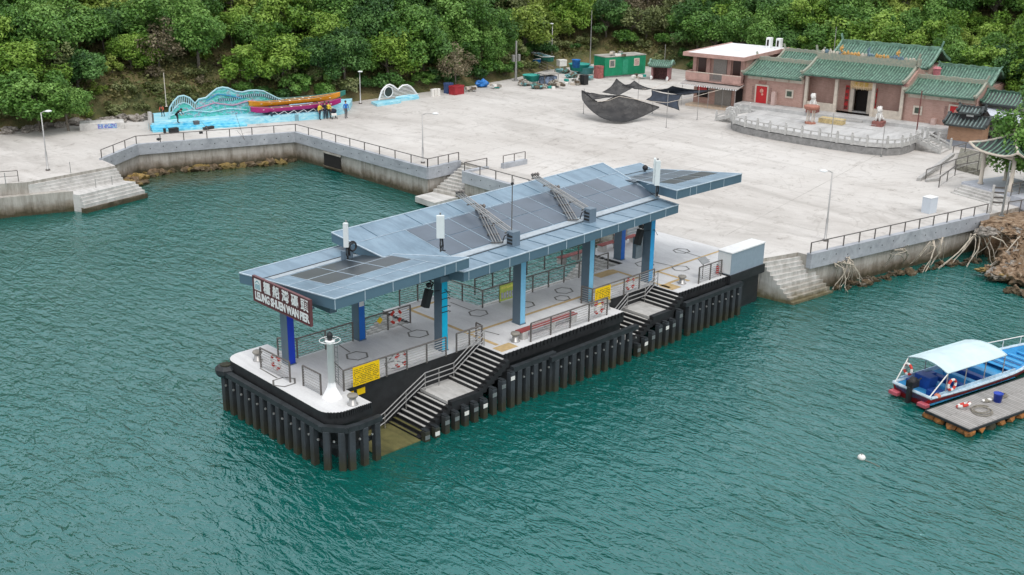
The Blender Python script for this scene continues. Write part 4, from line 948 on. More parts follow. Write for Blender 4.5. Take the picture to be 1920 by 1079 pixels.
# terrace
te = thing('temple_terrace', 'raised grey stone terrace with rounded ends in front of the temple', 'terrace', TO, ang)
tout = [(3.2, .14), (3.2, -9.0)] + [(3.7, -10.6), (4.6, -11.9), (6.4, -12.9), (9.5, -13.7), (13.2, -14.2), (17, -14.5), (20, -14.5), (21.8, -13.9), (22.8, -12.6), (23.1, -11.0), (23.2, -7.6), (22.9, .14)]
q = MB(); q.prism(tout, 2.5, 3.45); q.build('retaining_wall', M['stonewall'], te)
q = MB(); n_ = len(tout); q.add([(x, y, 3.52) for x, y in tout], [tuple(range(n_))]); q.build('paving', M['terr'], te)
q = MB(); q.box(.0, -2.2, 2.5, 26.2, .14, ZB - .02); q.box(-.5, -3.0, 2.5, 3.2, -2.0, 3.5); q.build('podium', M['terr'], te)
q = MB(); q.box(12.0, -2.5, 3.53, 15.2, -2.2, 3.72); q.build('podium_step', M['stone'], te)
bal = thing('balustrade', 'pale stone balustrade curving along the front edge of the temple terrace', 'balustrade', TO, ang)
bp = tout[1:13]; pts_ = []
for i in range(len(bp) - 1):
    a, b2 = Vector(bp[i]), Vector(bp[i + 1]); m_ = max(1, round((b2 - a).length / 1.75))
    pts_ += [a.lerp(b2, k / m_) for k in range(m_)]
pts_.append(Vector(bp[-1]))
M['bal'] = mat('pale balustrade stone', (.49, .485, .47), .8, 0, .12, 3)
for i, p in enumerate(pts_):
    q = MB(); q.bbox(p.x - .11, p.y - .11, 3.5, p.x + .11, p.y + .11, 4.55, .02); q.blob((p.x, p.y, 4.66), .12, i, 1, .1); q.build('post', M['bal'], bal)
    if i < len(pts_) - 1:
        b2 = pts_[i + 1]; q = MB(); q.beam((p.x, p.y, 4.3), (b2.x, b2.y, 4.3), .12, .12); q.beam((p.x, p.y, 3.75), (b2.x, b2.y, 3.75), .10, .42); q.beam((*(p.lerp(b2, .5)), 3.9), (*(p.lerp(b2, .5)), 4.3), .22, .1, (1, 0, 0)); q.build('panel', M['bal'], bal)
def side_steps(label, u0, v0, u1, v1, du, dv, n=6, w_=None):
    """steps rising from edge (u0,v0)-(u1,v1) in direction (du,dv)"""
    t = thing('terrace_steps', label, 'steps', TO, ang); q = MB()
    for k in range(n):
        f0, f1 = k / n, 1.0; q.prism([(u0 + du * f0, v0 + dv * f0), (u1 + du * f0, v1 + dv * f0), (u1 + du * f1, v1 + dv * f1), (u0 + du * f1, v0 + dv * f1)], 2.5, D + (3.5 - D) * (k + 1) / n)
    q.build('flight', M['palestep'], t)
    for (ua, va) in ((u0, v0), (u1, v1)):
        q = MB(); q.beam((ua, va, D + .55), (ua + du, va + dv, 4.2), .14, .14); q.beam((ua, va, D + .2), (ua + du, va + dv, 3.75), .12, .35); q.build('side_rail', M['bal'], t)
        for f_ in (0, .5, 1): q = MB(); x, y = ua + du * f_, va + dv * f_; zz = lerp(D, 3.5, f_); q.bbox(x - .1, y - .1, zz, x + .1, y + .1, zz + 1.0, .02); q.blob((x, y, zz + 1.1), .12, 4, 1, .1); q.build('newel', M['bal'], t)
    return t
side_steps('stone steps at the left end of the terrace beside the pink house', .6, -7.9, .7, -4.6, 2.5, -.2)
side_steps('stone steps at the right end of the terrace', 25.7, -9.6, 25.9, -6.8, -2.5, .3)
q = thing('podium_steps', 'low steps up to the right hand red door', 'steps', TO, ang)
for k in range(4): mb = MB(); mb.box(23.3, -3.4 + k * .35, 2.6, 25.2, -3.0 + k * .36 + (1 if k == 3 else 0), 3.05 + k * .22); mb.build('step', M['palestep'], q)
# lions, burner, poles on the terrace
def lion(label, u, v, rot=0):
    t = thing('stone_lion', label, 'statue', TW(u, v, 3.52 if v < -2.2 else ZB), ang + rot)
    q = MB(); q.bbox(-.55, -.65, 0, .55, .65, .55, .05); q.build('pedestal', mat('dusky red pedestal', (.26, .10, .085), .7, 0, .2, 4) if v < -1 else M['cream'], t)
    q = MB(); q.blob((0, .1, .95), .38, 1, 2, .1, (.9, 1.1, 1.1)); q.blob((0, -.1, 1.3), .32, 2, 2, .1, (.9, .8, 1.2)); q.blob((0, -.2, 1.78), .33, 3, 2, .25); q.blob((0, -.45, 1.68), .17, 4, 1, .1)
    for s in (-.2, .2): q.tube([(s, -.25, 1.3), (s, -.38, .9), (s, -.42, .56)], .10, 6, .12); q.blob((s * 1.3, .35, .75), .2, 5, 1, .1); q.blob((s, -.12, 2.05), .08, 6, 1, .1)
    q.tube([(0, .45, .8), (0, .55, 1.2), (0, .42, 1.4)], .08, 6, .1)
    q.build('figure', mat('white carved stone', (.70, .68, .65), .7, 0, .1, 4), t, True)
lion('white stone lion left of the temple doorway, behind the incense burner', 9.3, -1.7); lion('white stone lion right of the temple doorway on a dusky red pedestal', 17.2, -2.9)
t = thing('incense_burner', 'terracotta coloured incense burner on tall legs on the terrace', 'burner', TW(11.0, -6.5, 3.52), ang)
q = MB(); q.lathe([(.62, 0), (.62, .18), (.5, .22)], n=6); q.build('base', mat('terracotta', (.40, .17, .12), .7, 0, .2, 5), t)
for k in range(4): q = MB(); a = R(45 + 90 * k); q.tube([(.42 * math.cos(a), .42 * math.sin(a), .2), (.38 * math.cos(a), .38 * math.sin(a), 1.5)], .07, 6); q.build('leg', M['cream'], t)
q = MB(); q.lathe([(.35, 1.45), (.75, 1.6), (.85, 1.85), (.8, 1.95), (.4, 1.98)], n=16); q.build('bowl', MATS['terracotta'], t, True)
mb = MB(); mb.box(-1.3, -.6, 0, 1.3, .6, .55); o = tag(mb.build('offering_table', mat('straw yellow mat', (.55, .43, .22), .8, 0, .25, 6), None), 'low straw coloured offering table before the temple doorway', 'table'); o.location = TW(12.8, -4.9, 3.525); o.rotation_euler = (0, 0, ang)
def pole(name, label, cat, loc, h, r=.06, m=None, r1=None, base=None):
    t = thing(name, label, cat, loc); q = MB(); q.tube([(0, 0, 0), (0, 0, h)], r, 8, r1 or r * .8); q.build('shaft', m or M['rail_light'], t)
    q = MB(); q.lathe([(r * 3, 0), (r * 3, .04), (r * 1.5, .06), (r * 1.5, .25)], n=10); q.build('base', base or m or M['steel'], t); return t
pole('flag_pole', 'slim dark red pole at the right end of the balustrade', 'pole', at(1714, 281), 5.9, .07, mat('dark red pole', (.16, .05, .045), .6))
pole('terrace_pole', 'pale pole standing against the terrace wall left of centre', 'pole', at(1556, 280), 3.6, .05); pole('terrace_pole', 'pale pole standing against the terrace wall near its right end', 'pole', at(1652, 294), 3.2, .045)
tt = thing('wire_barrier', 'thin tube frame barrier on the terrace edge before the doorway', 'barrier', TO, ang)
for dz in (5.1, 5.6): mb = MB(); mb.tube([(8.5, -12.9, dz), (13.5, -13.6, dz), (20.5, -13.9, dz)], .018, 4); mb.build('wire', M['rail_light'], tt)
# ---------------- pink two storey house
hs = thing('pink_house', 'two storey pink house with a flat white roof and balcony left of the temple', 'house', TW(-7.0, 0, 0), ang)
HW = 6.9
q = MB(); q.box(.3, .6, 2.7, HW, 11.5, 8.75); q.build('wall', M['brick'], hs)
q = MB(); q.box(-.55, -1.0, 8.75, HW + .35, 12.0, 8.95); ro = q.build('roof', mat('white roof slab', (.74, .74, .74), .7, 0, .1, .6), hs)
q = MB(); q.box(-.6, -1.05, 8.60, HW + .4, -.9, 9.04); q.box(-.6, -.9, 8.60, -.45, 12.05, 9.04); q.box(HW + .25, -.9, 8.6, HW + .4, 12.05, 9.04); q.build('roof_rim', M['pinkwall'], ro)
for k, vv in enumerate((9.2, 10.2)):
    pass
for xx in (5.3, 6.9 - .3):
    q = MB(); q.bbox(xx - 1.0 + .6, 10.2, 8.95, xx - .4 + .6, 10.9, 10.2, .05); q.build('roof_hood', M['white'], ro); q = MB(); q.box(xx - .28, 10.19, 9.2, xx - .12 + .1, 10.195, 9.95); q.build('hood_vent', M['dark'], ro)
q = MB(); q.box(-.1, -.9, 5.75, HW + .1, .6, 5.92); q.build('balcony_floor', M['pinkwall'], hs)
for a_ in ((-.15, -.95, 5.92, 1.2, -.75, 6.85), (4.6, -.95, 5.92, HW + .1, -.75, 6.85), (1.2, -.93, 5.92, 3.0, -.77, 6.75), (-.15, -.75, 5.92, .05, .6, 6.85)): q = MB(); q.box(*a_); q.build('balcony_parapet', M['pinkwall'], hs)
for k in range(12): q = MB(); q.box(3.02 + k * .135, -.88, 5.92, 3.06 + k * .135, -.84, 6.75); q.build('baluster', M['rail_light'], hs)
q = MB(); q.box(-.1, -.96, 6.76, HW + .1, -.72, 6.83); q.build('balcony_rail', M['cream'], hs)
for xx in (.1, 1.9, 4.6, 6.3): q = MB(); q.box(xx, .35, 5.92, xx + .45, .598, 8.75); q.build('pilaster', M['pinkwall'], hs)
for xx, w_ in ((.75, .95), (5.25, .95)): q = MB(); q.box(xx, .50, 6.3, xx + w_, .597, 8.35); q.build('window', mat('dark brown pane', (.05, .022, .018), .3), hs)
q = MB(); q.box(2.75, .50, 5.95, 4.45, .597, 8.4); q.build('shutter', mat('grey roller shutter', (.27, .25, .23), .5, .1, .1, 6), hs)
q = MB()
for k in range(24): x = -.35 + k * .31; q.box(x, -1.75, 5.25 - .0, x + .17, -1.72, 5.42)
q.build('awning_fringe', M['white'], hs); q = MB(); q.add([(-.4, -1.75, 5.42), (HW + .2, -1.75, 5.42), (HW + .2, .1, 5.78), (-.4, .1, 5.78), (-.4, -1.75, 5.36), (HW + .2, -1.75, 5.36), (HW + .2, .1, 5.70), (-.4, .1, 5.70)], [(0, 1, 2, 3), (7, 6, 5, 4), (0, 4, 5, 1), (1, 5, 6, 2), (3, 2, 6, 7), (0, 3, 7, 4)]); q.build('awning', mat('grey awning sheet', (.42, .39, .37), .6, 0, .15, 3), hs)
q = MB(); q.box(3.2, .48, 2.9, 5.3, .597, 5.3); q.build('shop_shutter', MATS['grey roller shutter'], hs); q = MB(); q.box(.8, .48, 3.7, 2.2, .597, 5.2); q.box(5.9, .48, 2.9, 6.7, .597, 5.2); q.build('ground_opening', M['dark'], hs); q = MB(); q.box(.9, .45, 4.4, 2.1, .479, 5.1); q.build('red_signboard', M['red'], hs)
q = MB(); q.box(.2, -1.2, 2.7, HW, .59, 2.98); q.build('ground_step', mat('sandy step', (.55, .43, .32), .8), hs)
for xx in (-.1, 3.4, 6.8): q = MB(); q.tube([(xx, -1.65, D), (xx, -1.65, 5.4)], .04, 6); q.build('awning_post', M['rail_light'], hs)
# ---------------- green container office
gb = at(1133, 147); gd = (at(1209, 141) - gb); ga = math.atan2(gd.y, gd.x) 
M['ggreen'] = mat('green container paint', (.012, .26, .13), .5, 0, .12, 1.2)
gc = thing('container_office', 'bright green corrugated container office with a grey roof', 'container', (gb.x, gb.y, D + .25), ga)
GL = 7.0
q = MB(); q.box(0, 0, 0, GL, 2.6, 2.55)
for k in range(34): q.box(.03 + k * .205, -.03, .08, .10 + k * .205, -.001, 2.45)
for k in range(12): q.box(-.03, .06 + k * .21, .08, -.001, .13 + k * .21, 2.45)
q.build('body', M['ggreen'], gc)
q = MB(); q.box(-.06, -.06, 2.55, GL + .06, 2.66, 2.66); q.build('roof', mat('stained grey roof', (.36, .35, .31), .8, 0, .25, 1), gc)
for xx in (.75, 4.95): q = MB(); q.box(xx, -.06, 1.15, xx + .95, -.031, 2.2); wn = q.build('window', M['cream'], gc); q = MB(); q.box(xx + .12, -.07, 1.27, xx + .83, -.061, 2.08); q.build('pane', mat('dull window pane', (.16, .17, .16), .2, 0, .4, 7) if xx < 2 else mat('bleached poster', (.55, .38, .34), .6, 0, .4, 7), wn)
q = MB(); q.box(3.0, -.06, .1, 3.9, -.031, 2.15); q.build('door', mat('mid green door', (.03, .30, .17), .5), gc)
q = MB(); q.box(.1, .1, -.25, GL - .1, 2.5, 0); q.build('skid', M['stonewall'], gc)
# roof litter behind
for k in range(10):
    pass
# ---------------- small shrine with green tiles
sb = at(1220, 150); sh = thing('earth_shrine', 'small pink open fronted shrine with a green tiled roof', 'shrine', (sb.x, sb.y, D), R(-62))
q = MB(); q.box(0, 0, 0, .25, 2.2, 2.0); q.box(2.2, 0, 0, 2.45, 2.2, 2.0); q.box(0, 2.0, 0, 2.45, 2.2, 2.0); q.build('wall', mat('dusty pink shrine wall', (.34, .17, .17), .8, 0, .15, 3), sh); q = MB(); q.box(.25, 1.2, 0, 2.2, 1.99, 1.75); q.build('altar', mat('dark altar', (.12, .05, .05), .8, 0, .5, 7), sh)
tile_roof(sh, -.25, 2.7, -.45, 1.95, 1.0, 2.5, 2.5, 1.95, ridge=.1, horn=.05, gap=.28, rm=M['tilelight'], sag=.04)
q = MB(); q.blob((.1, -.3, .3), .2, 1, 1, .2, (1, 1, 1.6)); q.blob((2.3, -.3, .3), .2, 2, 1, .2, (1, 1, 1.6)); q.build('guardian_stones', M['white'], sh)
# ---------------- right: burner house, tarp shed, pavilion
bh = thing('burner_house', 'small ochre brick furnace house with two tier dark tiled roof', 'building', TW(24.9, -4.9, 0), ang)
q = MB(); q.box(0, .2, 3.35, 3.3, 2.9, 5.1); q.build('wall', M['brick2'], bh); q = MB(); q.box(-.02, .18, 2.5, 3.32, 2.92, 3.36); q.build('plinth', mat('blue grey plinth', (.27, .29, .33), .8, 0, .15), bh)
tile_roof(bh, -.35, 3.65, -.3, 5.0, 1.55, 5.75, 3.4, 5.0, ridge=.1, horn=.05, mt=M['dtile'], ml=M['dtilelight'], rm=M['dtile'], gap=.38, sag=.05)
q = MB(); q.box(.9, .9, 5.4, 2.5, 2.2, 6.2); q.build('vent_tower', M['black'], bh); q = MB(); q.box(1.4, .87, 5.8, 2.1, .899, 6.05); q.build('vent_plate', M['white'], bh)
tile_roof(bh, .6, 2.8, .55, 6.2, 1.55, 6.65, 2.55, 6.2, ridge=.12, horn=.25, mt=M['dtile'], ml=M['dtilelight'], rm=M['dtile'], gap=.34, sag=.03, name='upper_roof')
ts = thing('tarp_shed', 'lean-to shed under a pale sheet roof beyond the furnace house', 'shed', TW(26.6, 1.6, 0), ang)
q = MB(); q.add([(0, 0, 6.1), (5.5, .4, 5.7), (5.2, -3.6, 5.3), (1.6, -3.3, 5.6), (0, 0, 6.05), (5.5, .4, 5.65), (5.2, -3.6, 5.25), (1.6, -3.3, 5.55)], [(0, 1, 2, 3), (7, 6, 5, 4), (0, 4, 5, 1), (1, 5, 6, 2), (2, 6, 7, 3), (3, 7, 4, 0)]); q.build('sheet_roof', mat('pale sheet', (.58, .62, .68), .5, 0, .08), ts)
for x, y in ((.5, -.2), (5, .2), (5, -3.3), (1.8, -3.2)): q = MB(); q.tube([(x, y, 2.7), (x, y, 5.5)], .05, 5); q.build('post', M['rail_dark'], ts)
q = MB(); q.box(1.5, -1.2, 2.7, 4.5, .1, 4.4); q.build('store', mat('dark store', (.07, .06, .055), .8, 0, .5, 3), ts)
# pavilion
ZP = 3.5
c1 = at(1838, 345, ZP); c2 = at(1893, 360, ZP); pu = (c2 - c1); pu.z = 0; PL = pu.length; pa = math.atan2(pu.y, pu.x)
pv = thing('pavilion', 'open pavilion with white columns and an upswept green tiled roof at the right edge', 'pavilion', (c1.x, c1.y, 0), pa)
q = MB(); q.box(-1.2, -.9, 2.6, PL + 3.5, 4.5, ZP); q.build('floor', mat('blue grey pavilion floor', (.47, .49, .54), .8, 0, .08), pv)
for k in range(4): q = MB(); q.box(-.9, -.9 - .38 * (k + 1), 2.5, PL + .9, -.9 - .38 * k, ZP - .165 * (k + 1)); q.build('step', M['palestep'], pv)
S_ = PL
for x, y in ((0, 0), (S_, 0), (0, S_), (S_, S_)): q = MB(); q.lathe([(.24, 0), (.24, .12), (.17, .16), (.16, 2.85)], (x, y, ZP), 12); q.build('column', M['cream'], pv, True)
q = MB(); [q.beam(a, b, .2, .35) for a, b in (((0, 0, 6.3), (S_, 0, 6.3)), ((0, S_, 6.3), (S_, S_, 6.3)), ((0, 0, 6.29), (0, S_, 6.29)), ((S_, 0, 6.29), (S_, S_, 6.29)))]; q.build('beam', M['cream'], pv)
q = MB(); rb = MB(); ev = MB(); cx = S_ / 2; Hf = S_ / 2 + .95; NS = 8
for sd_ in range(4):
    a = R(90 * sd_); ca, sa = math.cos(a), math.sin(a)
    def pt(s, f):   # s -1..1 along the eave, f 0 eave..1 apex
        w_ = Hf * (1 - f); lift = .55 * abs(s) ** 3 * (1 - f); x, y = s * w_, -w_; z = 6.45 + 1.55 * f ** 1.35 + lift
        return (cx + x * ca - y * sa, cx + x * sa + y * ca, z)
    V = [pt(-1 + 2 * i / NS, j / 5) for j in range(6) for i in range(NS + 1)]
    F_ = [(j * (NS + 1) + i, j * (NS + 1) + i + 1, (j + 1) * (NS + 1) + i + 1, (j + 1) * (NS + 1) + i) for j in range(5) for i in range(NS)]
    q.add(V, F_); q.add([(x, y, z - .12) for x, y, z in V], F_)
    for i in range(11):
        s = -.92 + 1.84 * i / 10
        L2 = [pt(s, f) for f in (0, .25, .5, .75)]; fmax = 1 - abs(s)
        x_e = s * Hf; pts2 = []
        for j in range(5):
            f = fmax * .98 * j / 4; w_ = Hf * (1 - f); ss = max(-1, min(1, x_e / w_)); p = pt(ss, f); pts2.append((p[0], p[1], p[2] + .03))
        rb.tube(pts2, .07, 5)
    ev.tube([pt(-1 + 2 * i / NS, 0) for i in range(NS + 1)], .10, 6); 
    ev.tube([pt(-1, f / 4) for f in range(5)], .10, 6)
ro = q.build('roof', M['dtile'], pv); rb.build('tile_ribs', M['tilelight'], ro); ev.build('eave_edge', M['cream'], ro)
q = MB(); q.blob((cx, cx, 8.2), .25, 3, 2, .05, (1, 1, 1.4)); q.build('finial', M['cream'], ro)
rl = railing('ramp rail in front of the pavilion steps', [tuple(at(1760, 352)), tuple(at(1790, 330, 3.1)), tuple(at(1832, 322, 3.5))], h=.95, n=2, gap=1.6, m=M['rail_light'])
railing('upper ramp rail between the pavilion and the furnace house', [tuple(at(1735, 338)), tuple(at(1790, 318, 3.2)), tuple(at(1835, 305, 3.6))], h=.95, n=2, gap=1.9, m=M['rail_light'])
railing('rail beside the ramp leading up to the furnace house', [tuple(at(1786, 292, 3.2)), tuple(at(1832, 280, 3.6)), tuple(at(1880, 285, 3.7))], h=.9, n=2, gap=1.8, m=M['rail_light'])
t = thing('ramp_kerb', 'long sloping stone kerb of the ramp by the pavilion', 'kerb', at(1722, 340)); A_ = at(1722, 340); B_ = at(1786, 293, 3.3); C_ = at(1735, 343); mb = MB(); mb.beam((0, 0, .12), B_ - A_ + Vector((0, 0, .15)), .35, .3); mb.build('sloping_beam', M['stone'], t); mb = MB(); mb.beam((.2, -.6, .1), at(1762, 336, 2.9) - A_, .25, .25); mb.build('short_beam', M['stone'], t)
# planted bank between ramp and pavilion
mb = MB(); A_ = [at(1790, 318, D), at(1835, 330, D), at(1860, 300, D), at(1800, 288, D)]; mb.prism([(p.x, p.y) for p in A_], 2.5, 3.3); o = tag(mb.build('planting_bed', mat('pebbly bed', (.22, .21, .17), .9, 0, .4, 4)), 'low planting bed beside the pavilion ramp', 'planter')
t = thing('stone_gateway', 'leaning slatted gate frame at the head of the sea wall by the pavilion', 'gate', at(1856, 400)); 
for dx, dy in ((0, 0), (.55, -.75)): mb = MB(); mb.bbox(dx - .08, dy - .08, 0, dx + .08, dy + .08, 2.3, .01); mb.build('post', M['palestep'], t)
for k in range(4): mb = MB(); mb.beam((0, 0, .9 + k * .4), (.55, -.75, .9 + k * .4), .05, .14); mb.build('slat', M['rail_dark'], t)
pole('corner_pole', 'tall grey tube pole beside the slatted gate', 'pole', at(1878, 405), 4.4, .08, M['steel'])
railing('short rail right of the slatted gate', [tuple(at(1888, 402)), tuple(at(1935, 395))], h=1.0, n=2, gap=1.3, m=M['rail_light'])
railing('rails seen at the right edge behind the pavilion columns', [tuple(at(1895, 368, ZP)), tuple(at(1940, 358, ZP))], h=1.0, n=4, gap=1.3, m=M['rail_light'])
t = thing('pale_cabinet', 'plain pale blue white cabinet standing behind the right hand sea rail', 'cabinet', at(1742, 402), R(-8)); mb = MB(); mb.bbox(0, 0, 0, .95, .75, 1.25, .02); mb.build('body', mat('pale blue white panel', (.55, .60, .66), .6, 0, .03), t); mb = MB(); mb.box(-.03, -.03, 1.25, .98, .78, 1.29); mb.build('top', M['white'], t)
# ---------------- lamps and poles
def lamp(label, loc, h, dx, dy, L_=.9):
    t = thing('street_lamp', label, 'street lamp', loc); q = MB(); q.lathe([(.16, 0), (.16, .05), (.09, .08), (.085, h * .32), (.055, h * .34), (.05, h)], n=10); q.build('pole', M['rail_light'], t, True)
    q = MB(); q.tube([(0, 0, h - .05), (dx * .3, dy * .3, h + .08), (dx * L_, dy * L_, h + .1)], .035, 6); q.build('arm', M['rail_light'], t)
    q = MB(); q.blob((dx * (L_ + .3), dy * (L_ + .3), h + .1), .3, 2, 2, .03, (1, 1, .3)); q.build('lamp_head', M['white'], t, True); q = MB(); q.lathe([(.2, 0), (.2, .12)], n=10); q.build('base', M['rail_dark'], t); return t
lamp('street lamp behind the rail right of the pier', at(1547, 452), 5.1, -.7, .5, .5); lamp('street lamp above the wide landing stairs at the left shore', at(90, 320), 5.1, .7, -.3, .5); lamp('street lamp at the corner of the cove coping', at(793, 306), 4.5, .7, -.7, .9)
lamp('thin lamp by the trees between the blue sculptures', at(676, 195), 3.7, 0, -.3, .1)
pole('lamp_mast', 'tall pale mast near the green container', 'mast', at(1106, 124), 8.0, .09, M['rail_light'], .05); lamp('pale lamp mast left of the green container among clutter', at(1034, 124), 6.0, -.2, .1, .2)
t = pole('utility_pole', 'concrete utility pole with transformer boxes at the foot of the trees', 'utility pole', at(967, 152), 5.3, .17, M['rail_light'], .12)
for dx in (-.5, .5): q = MB(); q.bbox(dx - .18, -.15, 2.6, dx + .18, .15, 3.5, .03); q.build('transformer', M['rail_light'], t)
pole('bare_pole', 'slim pole in the dry grass behind the wave sculpture', 'pole', at(312, 200, 4.2), 3.6, .05, M['cream']); pole('bare_pole', 'slim pole behind the temple roof', 'pole', TW(4.5, 16, 4), 7.5, .06)
pole('bare_pole', 'short pole behind the little shrine', 'pole', at(1246, 118, 4.0), 2.6, .05)
# ---------------- shade nets
def net_mat():
    m, t, b = new_mat('black shade net'); b.inputs['Roughness'].default_value = .8; b.inputs['Base Color'].default_value = (.012, .012, .014, 1)
    v = mapped(t); n = ramp(t, noise(t, v, 1.2, 5, .6), [(0.35, (.84, .84, .84)), (0.7, (.99, .99, .99))]); t.links.new(n, b.inputs['Alpha']); return m
M['net'] = net_mat(); M['navynet'] = mat('navy shade net', (.030, .040, .060), .8, 0, .3, 1.5)
def net(label, corners, sag, m, n=9, parts=None, cat='shade net', seed=1, back=None):
    """cloth hung between four corners (a,b,c,d in order) with sag and wrinkles"""
    C_ = [Vector(c) for c in corners]; t = thing('shade_net', label, cat, C_[0]); q = MB(); V = []
    for j in range(n + 1):
        for i in range(n + 1):
            u, v = i / n, j / n; p = (C_[0].lerp(C_[1], u)).lerp(C_[3].lerp(C_[2], u), v)
            s = sag * (4 * u * (1 - u) * .5 + 4 * v * (1 - v) * .5) ** 1.1
            wv = ns.noise(Vector((u * 5 + seed, v * 5, seed))) * .25
            mid = C_[0] * 0 + sum(C_, Vector()) / 4; pull = .16 * (4 * u * (1 - u) * (1 - 4 * v * (1 - v)) + 4 * v * (1 - v) * (1 - 4 * u * (1 - u)))
            p = p.lerp(mid, pull); V.append(p - C_[0] + Vector((0, 0, -s + wv * (1 if 0 < i < n and 0 < j < n else .2))))
    F_ = [(j * (n + 1) + i, j * (n + 1) + i + 1, (j + 1) * (n + 1) + i + 1, (j + 1) * (n + 1) + i) for j in range(n) for i in range(n)]
    q.add(V, F_); q.build('cloth', m, t, True)
    e_ = [V[i] for i in range(n + 1)] + [V[(j) * (n + 1) + n] for j in range(1, n + 1)] + [V[n * (n + 1) + i] for i in range(n - 1, -1, -1)] + [V[j * (n + 1)] for j in range(n - 1, -1, -1)]
    q = MB(); q.tube(e_, .045, 5); q.build('hem', M['cable'], t); return t
A1 = at(1091, 170, 5.5); A2 = at(1161, 180, 5.3); A3 = at(1236, 201, 4.3); A4 = at(1163, 229, 3.0)
def loft_net(label, top, bot, belly, m, seed):
    o_ = top[0].copy(); t = thing('shade_net', label, 'shade net', o_); n, k_ = 18, 9; V = []
    def samp(P_, f):
        x = f * (len(P_) - 1); i = min(int(x), len(P_) - 2); g = x - i; p0 = P_[max(0, i - 1)]; p1, p2 = P_[i], P_[i + 1]; p3 = P_[min(len(P_) - 1, i + 2)]
        return .5 * ((2 * p1) + (p2 - p0) * g + (2 * p0 - 5 * p1 + 4 * p2 - p3) * g * g + (3 * p1 - p0 - 3 * p2 + p3) * g ** 3)
    for j in range(k_ + 1):
        for i in range(n + 1):
            u, v = i / n, j / k_; p = samp(top, u).lerp(samp(bot, u), v); w_ = math.sin(math.pi * u) * math.sin(math.pi * v)
            V.append(p - o_ + Vector((.35, .35, -.25)) * belly * w_ + Vector((0, 0, ns.noise(Vector((u * 7, v * 3, seed))) * .35 * w_ + (.16 * math.sin(u * 27 + v * 2) + .1 * math.sin(u * 11)) * w_)))
    q = MB(); q.add(V, [(j * (n + 1) + i, j * (n + 1) + i + 1, (j + 1) * (n + 1) + i + 1, (j + 1) * (n + 1) + i) for j in range(k_) for i in range(n)]); q.build('cloth', m, t, True)
    q = MB(); q.tube(V[:n + 1], .045, 5); q.tube(V[-n - 1:], .05, 5); q.build('hem', M['cable'], t)
loft_net('large black net slung low like a hammock, its left corner on a pole', [at(1091, 170, 5.5), at(1124, 192, 4.6), at(1162, 179, 5.35), at(1200, 190, 4.8), at(1236, 201, 4.2)], [at(1091, 171, 5.4), at(1095, 192, 4.6), at(1125, 219, 3.4), at(1163, 229, 3.0), at(1198, 221, 3.2), at(1236, 202, 4.15)], .8, M['net'], 3)
net('narrow upper strip of black net along the rope left of centre', [at(1091, 170, 5.5), at(1110, 175, 5.3), at(1160, 180, 5.35), at(1112, 187, 4.9)], .15, M['net'], 7, seed=4)
net('small peaked black net behind the hammock shaped one', [at(1156, 148, 6.3), at(1190, 163, 5.6), at(1160, 179, 5.1), at(1130, 173, 4.9)], .25, M['net'], 8, seed=5)
net('narrow black net strip stretched behind the peaked net', [at(1167, 160, 5.8), at(1189, 152, 6.0), at(1222, 167, 5.4), at(1200, 168, 5.3)], .2, M['net'], 7, seed=9)
net('draped navy net sheet over ropes nearest the pink house', [at(1222, 168, 5.5), at(1261, 162, 6.2), at(1338, 170, 5.6), at(1278, 178, 5.3)], .25, M['navynet'], 10, seed=11)
net('hanging navy flap drooping below the net ropes', [at(1222, 170, 5.45), at(1278, 178, 5.35), at(1274, 207, 3.9), at(1212, 187, 4.6)], .15, M['navynet'], 8, seed=14)
for (x, y), h_, lab in (((1094, 214), 2.9, 'thin pole under the left corner of the hammock net'), ((1223, 214), 2.6, 'short dark pole between the nets'), ((1249, 240), 4.0, 'pale pole in front of the navy net'), ((1307, 225), 3.6, 'pale pole by the right end of the navy net'), ((1196, 190), 2.8, 'thin pole behind the hammock net'), ((1353, 205), 3.0, 'pale pole between net and temple steps')):
    pole('net_pole', lab, 'pole', at(x, y), h_, .035, M['rail_light'])
t = thing('net_rope', 'pale rope strung along the shade nets', 'rope', at(1161, 181, 5.4)); o_ = at(1161, 181, 5.4); q = MB()
q.tube([at(1120, 191, 4.9) - o_, at(1140, 189, 4.9) - o_, Vector((0, 0, 0)), at(1206, 189, 4.9) - o_, at(1250, 193, 4.9) - o_, at(1300, 182, 5.2) - o_, at(1352, 168, 5.8) - o_], .028, 5); q.tube([at(1200, 168, 5.3) - o_, at(1225, 166, 5.4) - o_, at(1262, 150, 6) - o_], .025, 5); q.build('line', M['cream'], t)
# ================================================================ blue wave stage with sculpture
def wave_mat(name, seed, stops):
    m, t, b = new_mat(name); v = mapped(t, (1, 1, 2.2), (0, 0, 0), (seed, seed, 0))
    n = noise(t, v, .9, 4, .6, 1.6); c = ramp(t, n, stops); c.node.color_ramp.interpolation = 'CONSTANT' if 'mosaic' in name else 'LINEAR'
    if 'mosaic' in name:
        c2 = ramp(t, noise(t, v, 2.3, 3, .5, 1.2), [(0, (1, 1, 1)), (.44, (.75, .95, 1)), (.55, (.12, .20, .28)), (.585, (1, 1, 1))]); c2.node.color_ramp.interpolation = 'CONSTANT'
        c = mix(t, .8, c, c2, 'MULTIPLY')
    t.links.new(c, b.inputs['Base Color']); b.inputs['Roughness'].default_value = .5; return m
M['mosaic'] = wave_mat('turquoise mosaic', 3, [(0, (.05, .36, .42)), (.36, (.10, .52, .40)), (.45, (.14, .56, .56)), (.51, (.34, .62, .64)), (.56, (.46, .26, .36)), (.60, (.10, .50, .42)), (.7, (.03, .22, .42))])
M['stage'] = wave_mat('sky blue stage paint', 8, [(.3, (.16, .54, .72)), (.5, (.33, .66, .77)), (.7, (.52, .77, .82))])
